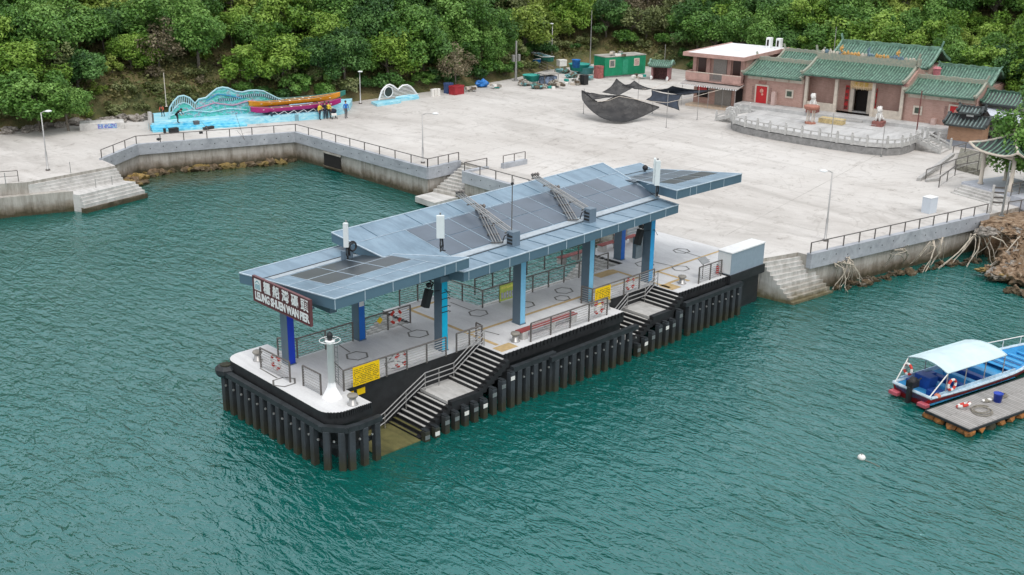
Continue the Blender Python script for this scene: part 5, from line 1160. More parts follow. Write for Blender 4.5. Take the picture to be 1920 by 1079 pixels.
M['frameblue'] = mat('pale cyan frame', (.38, .62, .68), .5)
M['pslate'] = mat('dark blue gap', (.02, .05, .08), .6)
SO = Vector((16.6, 64.05, 0)); sang = math.atan2(-.25913, .96584)
stg = thing('wave_stage', 'sky blue painted concrete stage with wave stripes below the turquoise mural', 'stage', SO, sang)
q = MB(); q.prism([(0, 1.2), (18, .2), (21.5, 2.4), (22.9, 4.3), (24.4, 7.4), (16, 7.2), (1, 7.2)], 2.6, 3.50); q.build('platform', M['stage'], stg)
for k, (o_, z_) in enumerate(((0, 2.98), (.4, 3.16), (.8, 3.34))): q = MB(); q.prism([(-.1, o_ + .3), (9.5 - k, o_ - .4 + k * .1), (9.5 - k, 1.3), (-.1, 1.6 + o_)], 2.6, z_); q.build('step', wave_mat('stage step paint %d' % k, k * 9, [(.35, (.05, .42, .66)), (.5, (.18, .60, .76)), (.65, (.35, .70, .80))]), stg)
q = MB(); q.box(15.0, .36 - .06, 2.75, 15.4, .46, 3.45); q.build('drain_panel', mat('slate stain', (.20, .36, .42), .7), stg)
sil = [(2.15, 3.6), (2.22, 4.04), (2.34, 4.74), (2.77, 5.35), (3.32, 5.83), (3.89, 5.89), (4.45, 5.62), (4.98, 5.01), (5.39, 5.40), (6.18, 5.51), (6.8, 5.98), (7.41, 6.4), (8.01, 6.5), (8.59, 6.38), (9.36, 5.98), (10.08, 5.83), (10.82, 5.95), (11.63, 5.95), (12.43, 5.80), (13.08, 5.43), (13.98, 4.92), (15.2, 4.45)]
wv = thing('wave_mural', 'turquoise mosaic mural wall cut as rolling waves with pale rims', 'mural', SO, sang)
def sheet(pts, y0, y1, zb):
    q = MB(); top = [(x, z) for x, z in pts]; V = []
    for y in (y0, y1): V += [(x, y, zb) for x, z in top] + [(x, y, z) for x, z in top]
    n = len(top); F_ = [(i, i + 1, n + i + 1, n + i) for i in range(n - 1)] + [(2 * n + i, 3 * n + i, 3 * n + i + 1, 2 * n + i + 1) for i in range(n - 1)] + [(n + i, n + i + 1, 3 * n + i + 1, 3 * n + i) for i in range(n - 1)] + [(0, n, 3 * n, 2 * n), (n - 1, 3 * n - 1, 4 * n - 1, 2 * n - 1)]
    q.add(V, F_); return q
lowsil = [(x, max(3.55, z - (.75 if x < 5 else .12))) for x, z in sil]
sheet(lowsil, 2.9, 3.1, 3.5).build('wall', M['mosaic'], wv)
q = MB(); q.tube([(x, 2.85, z) for x, z in sil], .09, 6); q.tube([(x, 2.85, max(3.6, z - .75)) for x, z in sil[:8]], .06, 6)
for k in range(14): x = 2.6 + k * .19; i = next(j for j in range(len(sil) - 1) if sil[j][0] <= x <= sil[j + 1][0]); z = lerp(sil[i][1], sil[i + 1][1], (x - sil[i][0]) / (sil[i + 1][0] - sil[i][0])); q.tube([(x, 2.85, z - .75), (x, 2.85, z)], .045, 5)
q.build('rim', M['frameblue'], wv)
q = MB(); P_ = [(7.5, 5.2), (9, 5.15), (10, 5.35), (11.2, 5.5), (12.4, 5.35), (13.4, 5.0), (14.2, 4.6)]
q2 = MB()
for i in range(len(P_) - 1): q.beam((P_[i][0], 2.84, P_[i][1]), (P_[i + 1][0], 2.84, P_[i + 1][1]), .05, .26)
q.build('dark_band', M['pslate'], wv)
q = MB()
for k in range(30): x = 7.6 + k * .22; i = next((j for j in range(len(P_) - 1) if P_[j][0] <= x <= P_[j + 1][0]), None); 
for k in range(30):
    x = 7.6 + k * .22
    for j in range(len(P_) - 1):
        if P_[j][0] <= x <= P_[j + 1][0]:
            z = lerp(P_[j][1], P_[j + 1][1], (x - P_[j][0]) / (P_[j + 1][0] - P_[j][0])); q.box(x, 2.78, z - .13, x + .08, 2.81, z + .13)
q.build('band_rungs', M['frameblue'], wv)
for k, (pts, m_) in enumerate((([(2.3, 3.9), (4.5, 4.3), (6.5, 3.95), (8.5, 4.2), (10.5, 3.9)], M['frameblue']), ([(5, 4.4), (7, 4.9), (9, 4.5), (11, 4.9), (13, 4.4)], mat('pink ribbon', (.50, .26, .38), .5)), ([(6.2, 5.2), (7.4, 5.8), (8.6, 5.6), (10, 5.2)], mat('blue ribbon', (.03, .25, .45), .5)))):
    q = MB(); q.tube([(x, 2.83, z) for x, z in pts], .07, 6); q.build('ribbon', m_, wv)
# heart sculpture
hv = thing('heart_frame', 'pale double arched openwork frame with a dark round medallion on a sky blue plinth', 'sculpture', (44.22, 63.42, 0), R(-1.2))
q = MB(); q.prism([(-.7, -1.5), (3.0, -1.25), (3.1, -.4), (6.5, -.3), (6.6, .5), (-.1, .5)], 2.6, 3.05); q.build('plinth', M['stage'], hv)
hp = [(.72, 3.13), (1.16, 4.17), (1.5, 4.5), (1.95, 4.78), (2.4, 4.84), (2.93, 4.6), (3.3, 4.3), (3.61, 4.12), (3.9, 4.35), (4.3, 4.55), (5.01, 4.55), (5.5, 4.3), (5.94, 3.9), (6.53, 3.2), (6.7, 2.9)]
q = MB(); q.tube([(x, .1, z) for x, z in hp], .10, 6); q.build('outline', M['white'], hv)
for k in range(9):
    z = 3.2 + k * .16; xs = []
    for i in range(len(hp) - 1):
        (xa, za), (xb, zb) = hp[i], hp[i + 1]
        if (za - z) * (zb - z) < 0: xs.append(lerp(xa, xb, (z - za) / (zb - za)))
    for i in range(0, len(xs) - 1, 2): q = MB(); q.tube([(xs[i], .1, z), (xs[i + 1], .1, z)], .035, 5); q.build('bar', M['white'], hv)
q = MB(); q.lathe([(.6, 0), (.6, .06)], (2.1, .02, 4.0), 20, 'y'); q.build('medallion', mat('dark green medallion', (.02, .04, .035), .5, 0, .5, 8), hv); q = MB(); q.torus((2.1, .0, 4.0), .62, .06, 'y', 20, 6); q.build('medallion_rim', M['white'], hv)
q = MB(); q.blob((4.8, 0, 3.15), .5, 4, 2, .3, (3.2, .5, .5)); q.build('carved_wave', M['stage'], hv)

# ---- hulls
def hull(L, W, H, bow=.35, stern=.8, sheer=.5, flat=.25, n=16, thick=.05, sheer_s=None):
    """open boat along +x, centred in y; returns (outer MB, inner MB, gunwale MB)"""
    prof = []
    sheer_s = sheer if sheer_s is None else sheer_s
    for i in range(n + 1):
        s = i / n
        w_ = W / 2 * min(1, (stern + (1 - stern) * min(1, s / .25)) if s < .25 else 1) * (1 if s < 1 - bow else max(.02, math.cos((s - (1 - bow)) / bow * math.pi / 2) ** .75))
        z1 = H + (sheer * max(0, (s - .5) / .5) ** 2.2 + sheer_s * max(0, (.35 - s) / .35) ** 2); z0 = (sheer * .9) * max(0, (s - .8) / .2) ** 2 + (sheer_s * .8) * max(0, (.12 - s) / .12) ** 2
        prof.append((s * L, w_, z0, z1))
    def shell(off, zoff):
        V = []; k = 9
        for x, w_, z0, z1 in prof:
            w2 = max(.01, w_ - off)
            for j in range(k):
                a = -1 + 2 * j / (k - 1); f = abs(a); y = math.copysign(w2 * (flat + (1 - flat) * min(1, f * 1.15)) * (f > 0), a) if f > 0 else 0
                z = lerp(z0 + zoff, z1, max(0, (f - .25) / .75) ** 1.5); V.append((x, y, z))
        F_ = [(i * k + j, i * k + j + 1, (i + 1) * k + j + 1, (i + 1) * k + j) for i in range(n) for j in range(k - 1)]
        F_.append(tuple(range(k - 1, -1, -1))); return V, F_
    o = MB(); o.add(*shell(0, 0)); i_ = MB(); i_.add(*shell(thick * 1.3, thick * 2.6)); g = MB()
    for sgn in (-1, 1): g.tube([(x, sgn * w_, z1) for x, w_, z0, z1 in prof], max(.03, thick), 6)
    g.tube([(0, -prof[0][1], prof[0][3]), (0, prof[0][1], prof[0][3])], max(.03, thick), 6)
    return o, i_, g
def dragon_boat(label, u, v, z, L, m, tilt=0, inner=None):
    p = SO + Vector((math.cos(sang) * u - math.sin(sang) * v, math.sin(sang) * u + math.cos(sang) * v, z))
    t = thing('dragon_boat', label, 'boat', p, sang); t.rotation_euler = (0, -R(tilt), sang)
    o, i_, g = hull(L, .98, .42, .35, .35, .38, .2, 18, .04, .28); o.build('hull', m, t, True); i_.build('inside', inner or mat('dull timber', (.20, .16, .12), .8), t, True); g.build('gunwale', m, t)
    for k in range(8): q = MB(); q.box(1.2 + k * (L - 2.6) / 7, -.44, .34, 1.35 + k * (L - 2.6) / 7, .44, .38); q.build('thwart', M['lwhite'], t)
    for x in (2.0, L - 3): q = MB(); q.box(x, -.6, -.35, x + .15, .6, .05); q.build('cradle', M['pslate'], t)
    return t
dragon_boat('long magenta dragon boat, lowest and nearest of the stacked boats', 10.4, 1.0, 3.78, 10.2, mat('magenta hull', (.42, .015, .17), .4, 0, .06), .8)
dragon_boat('long orange yellow dragon boat behind the magenta one', 10.5, 2.0, 4.25, 10.4, mat('orange yellow hull', (.74, .30, .015), .4, 0, .06), 1.0)
dragon_boat('green rimmed dragon boat at the back of the stack', 13.0, 3.2, 4.30, 9.0, mat('teal green hull', (.02, .20, .16), .4, 0, .06), .6)
rk = thing('boat_rack', 'dark lattice rack carrying the dragon boats', 'rack', SO, sang); 
for k in range(7): q = MB(); q.beam((12.2 + k * 1.1, .8, 3.5), (12.9 + k * 1.1, .8, 3.85), .06, .06); q.beam((12.9 + k * 1.1, .8, 3.85), (13.3 + k * 1.1, .8, 3.5), .06, .06); q.build('brace', M['white'], rk)
q = MB(); q.box(12, 1.2, 3.5, 19.5, 3.4, 3.75); q.build('bed', M['pslate'], rk)

# ================================================================ PEOPLE
SKIN = mat('skin', (.45, .25, .17), .6, 0, .05); HAIR = mat('black hair', (.012, .010, .009), .6)
def person(label, loc, rz, shirt, trousers, pose='stand', h=1.72, hat=None, lean=0.0):
    """one continuous skinned body; clothing zones are materials of the same surface"""
    s = h / 1.72; bend = pose == 'bend'
    pel = Vector((0, 0, .93)); ch = Vector((0, -.02, 1.28)); nk = Vector((0, 0, 1.45)); hd = Vector((0, .0, 1.60))
    if bend: pel = Vector((0, .12, .90)); ch = Vector((0, -.22, 1.10)); nk = Vector((0, -.36, 1.20)); hd = Vector((0, -.48, 1.27))
    vs = [pel, (pel + ch) / 2, ch, nk, hd, hd + Vector((0, 0, .12))]; es = [(0, 1), (1, 2), (2, 3), (3, 4), (4, 5)]; rr = [(.15, .11), (.135, .10), (.17, .11), (.055, .055), (.085, .10), (.07, .08)]
    zone = {0: 'T', 1: 'S', 2: 'S', 3: 'K', 4: 'K', 5: 'K'}
    def add(p, par, r, z): vs.append(Vector(p)); es.append((par, len(vs) - 1)); rr.append(r); zone[len(vs) - 1] = z; return len(vs) - 1
    rn = random.Random(label); hands = []
    for sx in (-1, 1):
        hip = add(pel + Vector((sx * .09, 0, -.06)), 0, (.095, .10), 'T'); st = .06 * sx * (1 if pose != 'walk' else 3)
        kn = add((sx * .10, st - .02, .49), hip, (.065, .07), 'T'); an = add((sx * .11, st * 1.6 + .03, .09), kn, (.042, .045), 'T'); add((sx * .12, st * 1.6 - .14, .04), an, (.045, .03), 'F')
        sh = add(ch + Vector((sx * .19, 0, .10)), 2, (.06, .06), 'S')
        if pose == 'arms' and sx > 0 or bend: el = add(sh_p(ch, sx) + Vector((sx * .05, -.12, -.24)), sh, (.045, .045), 'S'); hp_ = vs[el] + Vector((-sx * .04, -.20, -.02 if not bend else -.15))
        else: el = add(sh_p(ch, sx) + Vector((sx * .07, .03, -.28)), sh, (.045, .045), 'S'); hp_ = vs[el] + Vector((sx * .01, -.07, -.23))
        hn = add(hp_, el, (.03, .03), 'K'); pd = (hp_ - vs[el]).normalized(); pm = add(hp_ + pd * .06, hn, (.035, .018), 'K'); hands.append((vs[pm], pd, sx))
    me = bpy.data.meshes.new('body'); me.from_pydata([tuple(v) for v in vs], es, []); o = bpy.data.objects.new('body', me); COL.objects.link(o)
    md = o.modifiers.new('skin', 'SKIN'); sk = me.skin_vertices[0].data
    for i, r in enumerate(rr): sk[i].radius = r
    sk[0].use_root = True
    sb = o.modifiers.new('sub', 'SUBSURF'); sb.levels = 1
    bpy.context.view_layer.update(); ev = o.evaluated_get(bpy.context.evaluated_depsgraph_get()); m2 = ev.to_mesh()
    mb = MB(); mats_ = [trousers, shirt, SKIN, M['black']]; zi = {'T': 0, 'S': 1, 'K': 2, 'F': 3}
    V = [tuple(v.co * s) for v in m2.vertices]; F_ = [tuple(p.vertices) for p in m2.polygons]; mi = []
    for p in m2.polygons:
        c = p.center; best = min(range(len(vs)), key=lambda i: (vs[i] - c).length - max(rr[i]) * .6); mi.append(zi[zone[best]])
    mb.v = V; mb.f = F_; mb.mi = mi; bpy.data.objects.remove(o); bpy.data.meshes.remove(me)
    for c, d, sx in hands:      # five unequal curled fingers on each hand
        mb.cur = 2; side = Vector((0, 1, 0)); a = d.cross(side).normalized()
        for k, L_ in enumerate((.07, .08, .075, .06)):
            b0 = c + side * (.022 - k * .015) + d * .01; mb.tube([b0 * s, (b0 + d * L_ * .55) * s, (b0 + d * L_ * .9 + a * .02) * s], .008 * s, 5, .006 * s)
        b0 = c + side * .03 - d * .03; mb.tube([b0 * s, (b0 + side * .03 + d * .03) * s, (b0 + side * .035 + d * .06) * s], .009 * s, 5, .007 * s)
    mb.cur = 2; f = hd + Vector((0, -.10, 0)); mb.blob(tuple((f + Vector((0, -.012, .0))) * s), .018 * s, 1, 1, 0); 
    for sx in (-1, 1): mb.blob(tuple((hd + Vector((sx * .09, 0, .0))) * s), .02 * s, 2, 1, 0)
    mb.cur = 3
    for sx in (-1, 1): mb.blob(tuple((f + Vector((sx * .032, .008, .03))) * s), .010 * s, 1, 1, 0)
    mb.box((f.x - .025) * s, (f.y - .004) * s, (f.z - .045) * s, (f.x + .025) * s, (f.y + .01) * s, (f.z - .038) * s)
    me3 = bpy.data.meshes.new('person'); me3.from_pydata(mb.v, [], mb.f)
    for mm in mats_: me3.materials.append(mm)
    me3.polygons.foreach_set('material_index', mb.mi); me3.polygons.foreach_set('use_smooth', [True] * len(mb.f)); me3.update()
    po = bpy.data.objects.new('person', me3); COL.objects.link(po); po.location = loc; po.rotation_euler = (0, 0, rz); tag(po, label, 'person')
    q = MB(); q.blob(tuple((hd + Vector((0, .025, .055))) * s), .118 * s, 3, 2, .05, (.92, 1, .95)); q.build('hair', hat or HAIR, po, True)
    return po
def sh_p(ch, sx): return ch + Vector((sx * .19, 0, .10))
vest = mat('yellow vest', (.78, .56, .04), .6, 0, .1); navy = mat('navy cloth', (.012, .016, .035), .8); dk = mat('black cloth', (.014, .014, .016), .8); bl = mat('bright blue jacket', (.01, .14, .50), .7); orr = mat('orange red shirt', (.66, .12, .06), .7); gry = mat('grey trousers', (.10, .10, .11), .8)
PH = 1.88
g1 = at(600, 225); person('person in a yellow vest and pinkish cap, left of the group by the dragon boats', g1, R(20), vest, navy, 'arms', PH, mat('pinkish cap', (.5, .2, .18), .7))
person('person in navy clothes between the two yellow vests', at(610, 223), R(-30), navy, navy, 'stand', PH); person('person in a yellow vest standing right of the navy clad one', at(617, 223), R(-60), vest, dk, 'stand', PH)
person('person in a bright blue jacket standing apart on the right', at(649, 222), R(-15), bl, gry, 'stand', PH + .05)
sp = lambda u, v, z: SO + Vector((math.cos(sang) * u - math.sin(sang) * v, math.sin(sang) * u + math.cos(sang) * v, z))
person('person in a black top bending forward on the blue stage', at(334, 231, 3.5), R(30), dk, dk, 'bend', PH); person('person in an orange red shirt at the left end of the blue stage', at(306, 219, 3.5), R(-50), orr, dk, 'bend', 1.5)
t = thing('pushchair', 'dark hooded pushchair with a pale seat between the vests and the blue jacket', 'pushchair', at(626, 223), R(-20))
q = MB(); q.blob((0, .1, .85), .38, 2, 2, .05, (1, .9, .7)); q.build('hood', navy, t, True); q = MB(); q.bbox(-.28, -.25, .38, .28, .3, .62, .05); q.build('seat', M['lwhite'], t); q = MB(); [q.tube([(sx * .27, -.3, .12), (sx * .27, .35, 1.0)], .02, 5) for sx in (-1, 1)]; q.build('frame', M['steel'], t)
for sx in (-1, 1):
    for sy in (-.3, .3): q = MB(); q.lathe([(.13, -.02), (.13, .02)], (sx * .28, sy, .13), 12, 'x'); q.build('wheel', M['black'], t)
# small gear by the cove rail
def lump(name, label, cat, loc, m, r, sc, n=3, seed=0, amp=.25):
    t = thing(name, label, cat, loc); rn = random.Random(seed)
    for k in range(n): q = MB(); q.blob((rn.uniform(-1, 1) * r * sc[0] * .7, rn.uniform(-1, 1) * r * sc[1] * .7, r * sc[2] * .8), r * rn.uniform(.6, 1), seed + k, 2, amp, sc); q.build('bundle', m if not isinstance(m, list) else m[k % len(m)], t)
    return t
def case(name, label, cat, loc, m, w_, d_, h_, rz=0, lidm=None):
    t = thing(name, label, cat, loc, rz); q = MB(); q.bbox(-w_ / 2, -d_ / 2, 0, w_ / 2, d_ / 2, h_ * .8, .02); q.build('body', m, t); q = MB(); q.bbox(-w_ / 2 - .02, -d_ / 2 - .02, h_ * .8, w_ / 2 + .02, d_ / 2 + .02, h_, .02); q.build('lid', lidm or m, t); return t
case('cool_box', 'black box on the paving below the blue stage', 'box', at(326, 249), M['black'], .9, .5, .5); case('rucksack', 'grey rucksack leaning on the blue steps', 'bag', at(369, 241), mat('grey bag', (.12, .12, .13), .8), .5, .4, .8); lump('tripod_gear', 'black camera gear spread on the edge of the blue steps', 'gear', at(392, 243), M['black'], .25, (1.8, .6, .8), 4, 5)
lump('bag', 'small black bag on the cove coping', 'bag', at(299, 264, 2.95), M['black'], .22, (1.3, .8, .8), 2, 3); case('rod_box', 'tiny dark bag standing near the left end of the stage', 'bag', at(309, 250), M['black'], .2, .2, .5); case('tackle_box', 'small dark box beside the fishing rods', 'box', at(377, 251), M['black'], .3, .2, .2)
for (x, y), (x2, y2), lab in (((458, 262), (437, 200), 'long fishing rod leaning against the cove rail'), ((459, 262), (444, 245), 'short fishing rod leaning against the cove rail'), ((392, 245), (377, 228), 'rod rising from the camera gear')):
    a = at(x, y, 2.95); t = thing('fishing_rod', lab, 'rod', a); q = MB(); q.tube([(0, 0, 0), at(x2, y2, 6.2 if y2 < 210 else 3.8) - a], .022, 5, .012); q.build('rod', M['rail_dark'], t)

# ================================================================ PONTOON, MOTORBOAT, BUOYS
BO = Vector((19.3, -17.6, 0)); bang = math.atan2(-1.7, 8.2)
M['plank'] = None
def plank_mat():
    m, t, b = new_mat('grey weathered planks'); v = mapped(t)
    br = nd(t, 'ShaderNodeTexBrick', Scale=1.0); t.links.new(mapped(t, (1, 1, 1), (0, 0, R(90))), br.inputs['Vector']); br.inputs['Brick Width'].default_value = 3.0; br.inputs['Row Height'].default_value = .2; br.inputs['Mortar Size'].default_value = .012
    br.inputs['Color1'].default_value = (.40, .385, .37, 1); br.inputs['Color2'].default_value = (.31, .30, .285, 1); br.inputs['Mortar'].default_value = (.09, .085, .08, 1)
    n = ramp(t, noise(t, v, 1.1, 7, .7), [(.3, (.7, .68, .66)), (.65, (1, 1, 1))]); t.links.new(mix(t, .8, br.outputs['Color'], n, 'MULTIPLY'), b.inputs['Base Color']); b.inputs['Roughness'].default_value = .9; return m
M['plank'] = plank_mat(); M['rust'] = mat('orange rusty float', (.46, .17, .03), .8, 0, .5, 3, .3, col2=(.12, .06, .03))
pt_ = thing('pontoon', 'grey plank pontoon edged with rusty orange floats', 'pontoon', BO, bang)
q = MB(); q.box(-1.6, -4.65, .32, 14, -1.95, .45); q.build('planking', M['plank'], pt_)
q = MB(); q.box(-1.64, -4.69, .36, 14, -4.6, .46); q.box(-1.64, -4.6, .36, -1.55, -1.9, .46); q.box(-1.55, -1.95, .2, 14, -1.85, .44); q.build('edge_rail', M['black'], pt_)
for k in range(18): q = MB(); q.blob((-1.3 + k * .85, -4.5, .14), .28, k, 1, .25, (1.4, .85, .85)); q.build('float', M['rust'] if k % 4 != 2 else M['fender_post'], pt_)
for k in range(4): q = MB(); q.blob((-1.42, -4.1 + k * .7, .14), .28, 30 + k, 1, .25, (.85, 1.3, .85)); q.build('float', M['rust'], pt_)
def BL(x, y, z): return (BO.x + math.cos(bang) * x - math.sin(bang) * y, BO.y + math.sin(bang) * x + math.cos(bang) * y, z)
t = lifebuoy('lifebuoy lying on the near corner of the pontoon', BL(.43, -2.75, .62), bang, r=.33); t.rotation_euler = (R(62), 0, bang + R(10))
t = thing('bucket', 'bright blue bucket on the pontoon', 'bucket', BL(2.72, -3.2, .45)); q = MB(); q.lathe([(.2, 0), (.25, .5), (.27, .5), (.24, .46)], n=16); q.build('pail', mat('bright blue plastic', (.01, .05, .42), .4), t, True); q = MB(); q.lathe([(.22, .44), (.22, .45)], n=16); q.build('contents', M['radome'], t)
def coil(label, loc, r, n, seed):
    t = thing('rope_coil', label, 'rope', loc); rn = random.Random(seed); q = MB(); P_ = []
    for k in range(n * 14): a = k / 14 * 2 * math.pi; rr = r * (1 - .5 * k / (n * 14)) * (1 + .12 * math.sin(a * 1.7 + seed)); P_.append((rr * math.cos(a) * 1.2, rr * math.sin(a), .03 + .002 * k))
    q.tube(P_, .028, 5); q.build('coil', mat('old rope', (.24, .22, .18), .9), t)
coil('wide untidy coil of old rope on the pontoon', BL(.9, -3.55, .45), .62, 3, 1); coil('small rope coil beyond the blue bucket', BL(3.6, -2.9, .45), .3, 4, 3); lump('cloth_heap', 'white cloth and rope heap beside the blue bucket', 'cloth', BL(2.2, -2.9, .45), [M['lwhite'], MATS['old rope']], .16, (1.5, 1, .6), 4, 8)
M['bblue'] = mat('sky blue boat paint', (.06, .34, .64), .45, 0, .15, 2); M['bred'] = mat('dark red boat paint', (.36, .010, .016), .4, 0, .12, 2); M['bdeep'] = mat('deep blue boat seat', (.01, .06, .28), .5, 0, .2, 2)
mbt = thing('motor_boat', 'sky blue and red open motor boat with a white canopy, moored at the pontoon', 'boat', BL(-.55, -.15, .02), bang)
o, i_, g = hull(11.5, 2.75, .62, .40, .92, .55, .55, 22, .09, 0.05)
o.build('hull', M['bred'], mbt, True); i_.build('inner_hull', M['bblue'], mbt, True); g.build('gunwale', mat('pale gunwale', (.50, .62, .70), .5, 0, .15, 3), mbt)
q = MB(); q.box(.12, -1.2, .18, 7.6, 1.2, .24); q.build('floor', M['bblue'], mbt)
for s in (-1, 1): q = MB(); q.box(.6, s * 1.30 - .03, .56, 7.3, s * 1.30 + .03, .86); q.build('side_screen', mat('pale screen', (.42, .58, .70), .4, 0, .2, 2), mbt)
for k in range(5): q = MB(); q.bbox(2.2 + k * .95, -1.05, .24, 2.6 + k * .95, 1.05, .55, .03); q.build('seat', M['bdeep'] if k % 2 else M['bblue'], mbt)
q = MB(); q.bbox(1.6, .1, .24, 2.3, 1.1, .95, .03); q.build('console', M['bdeep'], mbt); q = MB(); q.bbox(1.0, .85, .24, 3.2, 1.22, .72, .03); q.bbox(1.0, -1.0, .24, 1.7, -.2, .6, .03); q.build('side_locker', M['bdeep'], mbt)
for k in range(4): q = MB(); q.box(7.9 + k * .75, -.9 + k * .12, .60, 8.1 + k * .75, .9 - k * .12, .66); q.build('foredeck_thwart', M['bblue'], mbt)
q = MB(); q.box(7.6, -1.15, .46, 10.4, 1.15, .5); q.build('foredeck', M['bblue'], mbt)
# canopy
q = MB(); V = []; nn, mm_ = 9, 7
for i in range(nn):
    x = 1.05 + i * (6.2 - 1.05) / (nn - 1)
    for j in range(mm_): a = -1 + 2 * j / (mm_ - 1); V.append((x, a * 1.32, 1.93 + .30 * (1 - a * a) + .05 * math.sin(i * 1.3) * (1 - a * a)))
F_ = [(i * mm_ + j, (i + 1) * mm_ + j, (i + 1) * mm_ + j + 1, i * mm_ + j + 1) for i in range(nn - 1) for j in range(mm_ - 1)]
q.add(V, F_); q.add([(x, y, z - .05) for x, y, z in V], F_)
for s in (0, mm_ - 1): q.tube([V[i * mm_ + s] for i in range(nn)], .04, 5)
q.tube(V[:mm_], .04, 5); q.tube(V[-mm_:], .04, 5)
q.build('canopy', mat('white canopy cloth', (.56, .70, .73), .6, 0, .08, 1), mbt, True)
for x in (1.1, 2.7, 4.4, 6.1):
    for s in (-1, 1): q = MB(); q.tube([(x, s * 1.30, .6), (x, s * 1.31, 1.95)], .03, 6); q.build('canopy_post', M['rail_light'], mbt)
for s in (-1, 1): q = MB(); q.tube([(0, s * 1.15, .7), (1.1, s * 1.31, 1.9)], .035, 6); q.build('canopy_stay', M['lwhite'], mbt)
q = MB(); q.tube([(7.4, 1.35, .8), (8.2, 1.25, 1.35), (10.5, .5, 1.6), (10.6, .2, 1.7)], .03, 5); [q.tube([(x, y, z_), (x, y, z_ + .5)], .025, 5) for x, y, z_ in ((8.2, 1.22, .85), (9.3, .95, .95), (10.3, .5, 1.1))]; q.build('bow_rail', M['lwhite'], mbt)
for s in (-1, 1): q = MB(); q.bbox(-.35, s * .95 - .28, .12, .02, s * .95 + .28, .32, .03); q.build('stern_platform', mat('pinkish red step', (.48, .10, .13), .5), mbt)
q = MB(); q.bbox(-.30, -.22, .9, .28, .22, 1.35, .09); q.blob((0, 0, 1.2), .30, 2, 2, .08, (1.15, .8, .9)); en = q.build('outboard_engine', M['cable'], mbt); q = MB(); q.bbox(-.34, -.09, -.35, -.06, .09, .95, .03); q.build('engine_leg', M['black'], en); q = MB(); q.tube([(.2, 0, 1.1), (.75, .05, 1.2)], .04, 6); q.build('tiller', M['black'], en)
lifebuoy('lifebuoy hung on the far stern stay of the motor boat', BL(.35, .95, 1.35), bang + R(80), r=.30); lifebuoy('lifebuoy hung under the near side of the boat canopy', BL(.95, -1.52, 1.2), bang, r=.30)
def buoy(name, label, loc, m, r): t = thing(name, label, 'buoy', loc); q = MB(); q.blob((0, 0, r * .4), r, 3, 2, .03, (1, 1, .85)); q.build('float', m, t, True); q = MB(); q.torus((0, 0, r * 1.2), r * .3, r * .09, 'y', 12, 5); q.build('ring', M['rail_dark'], t); return t
buoy('buoy', 'round white mooring buoy alone on the open water', at(1615, 861, 0), M['lwhite'], .20); buoy('buoy', 'small white float near the hanging ropes of the right shore', at(1627, 528, 0), M['lwhite'], .16); buoy('fender_ball', 'orange ball fender on the near stern corner of the boat', BL(.02, -1.38, .62), mat('orange plastic', (.62, .20, .12), .5), .19)
t = thing('buoy_line', 'slack dark line trailing from the open water buoy', 'rope', at(1615, 861, .02)); q = MB(); o_ = at(1615, 861, .02); q.tube([at(1622, 864, .02) - o_, at(1632, 867, .02) - o_, at(1650, 876, .02) - o_], .02, 4); q.build('line', MATS['old rope'], t)

# ================================================================ ROCKS AND SHORE RUBBLE
def rock_mat(name, a, b_, c, wet=(.06, .045, .02)):
    m, t, b = new_mat(name); v = mapped(t); g = nd(t, 'ShaderNodeNewGeometry'); sx = nd(t, 'ShaderNodeSeparateXYZ'); t.links.new(g.outputs['Position'], sx.inputs[0])
    cc = ramp(t, noise(t, v, 1.6, 7, .7), [(.32, a), (.5, b_), (.68, c)]); z = mth(t, 'ADD', sx.outputs[2], mth(t, 'MULTIPLY', mth(t, 'SUBTRACT', noise(t, v, 2, 4), .5), .9)); w_ = ramp(t, z, [(.1, (1, 1, 1)), (.75, (0, 0, 0))])
    t.links.new(mix(t, w_, cc, wet), b.inputs['Base Color']); b.inputs['Roughness'].default_value = .85; bp = nd(t, 'ShaderNodeBump', Strength=.9, Distance=.12); t.links.new(noise(t, v, 4, 7, .7), bp.inputs['Height']); t.links.new(bp.outputs['Normal'], b.inputs['Normal']); return m
M['rock'] = rock_mat('brown shore rock', (.10, .06, .035), (.27, .18, .11), (.43, .35, .27)); M['rockg'] = rock_mat('grey shore rock', (.11, .095, .08), (.27, .24, .21), (.43, .40, .36)); M['rocky'] = rock_mat('ochre shore rock', (.20, .12, .03), (.36, .24, .08), (.30, .22, .12), (.12, .09, .025))
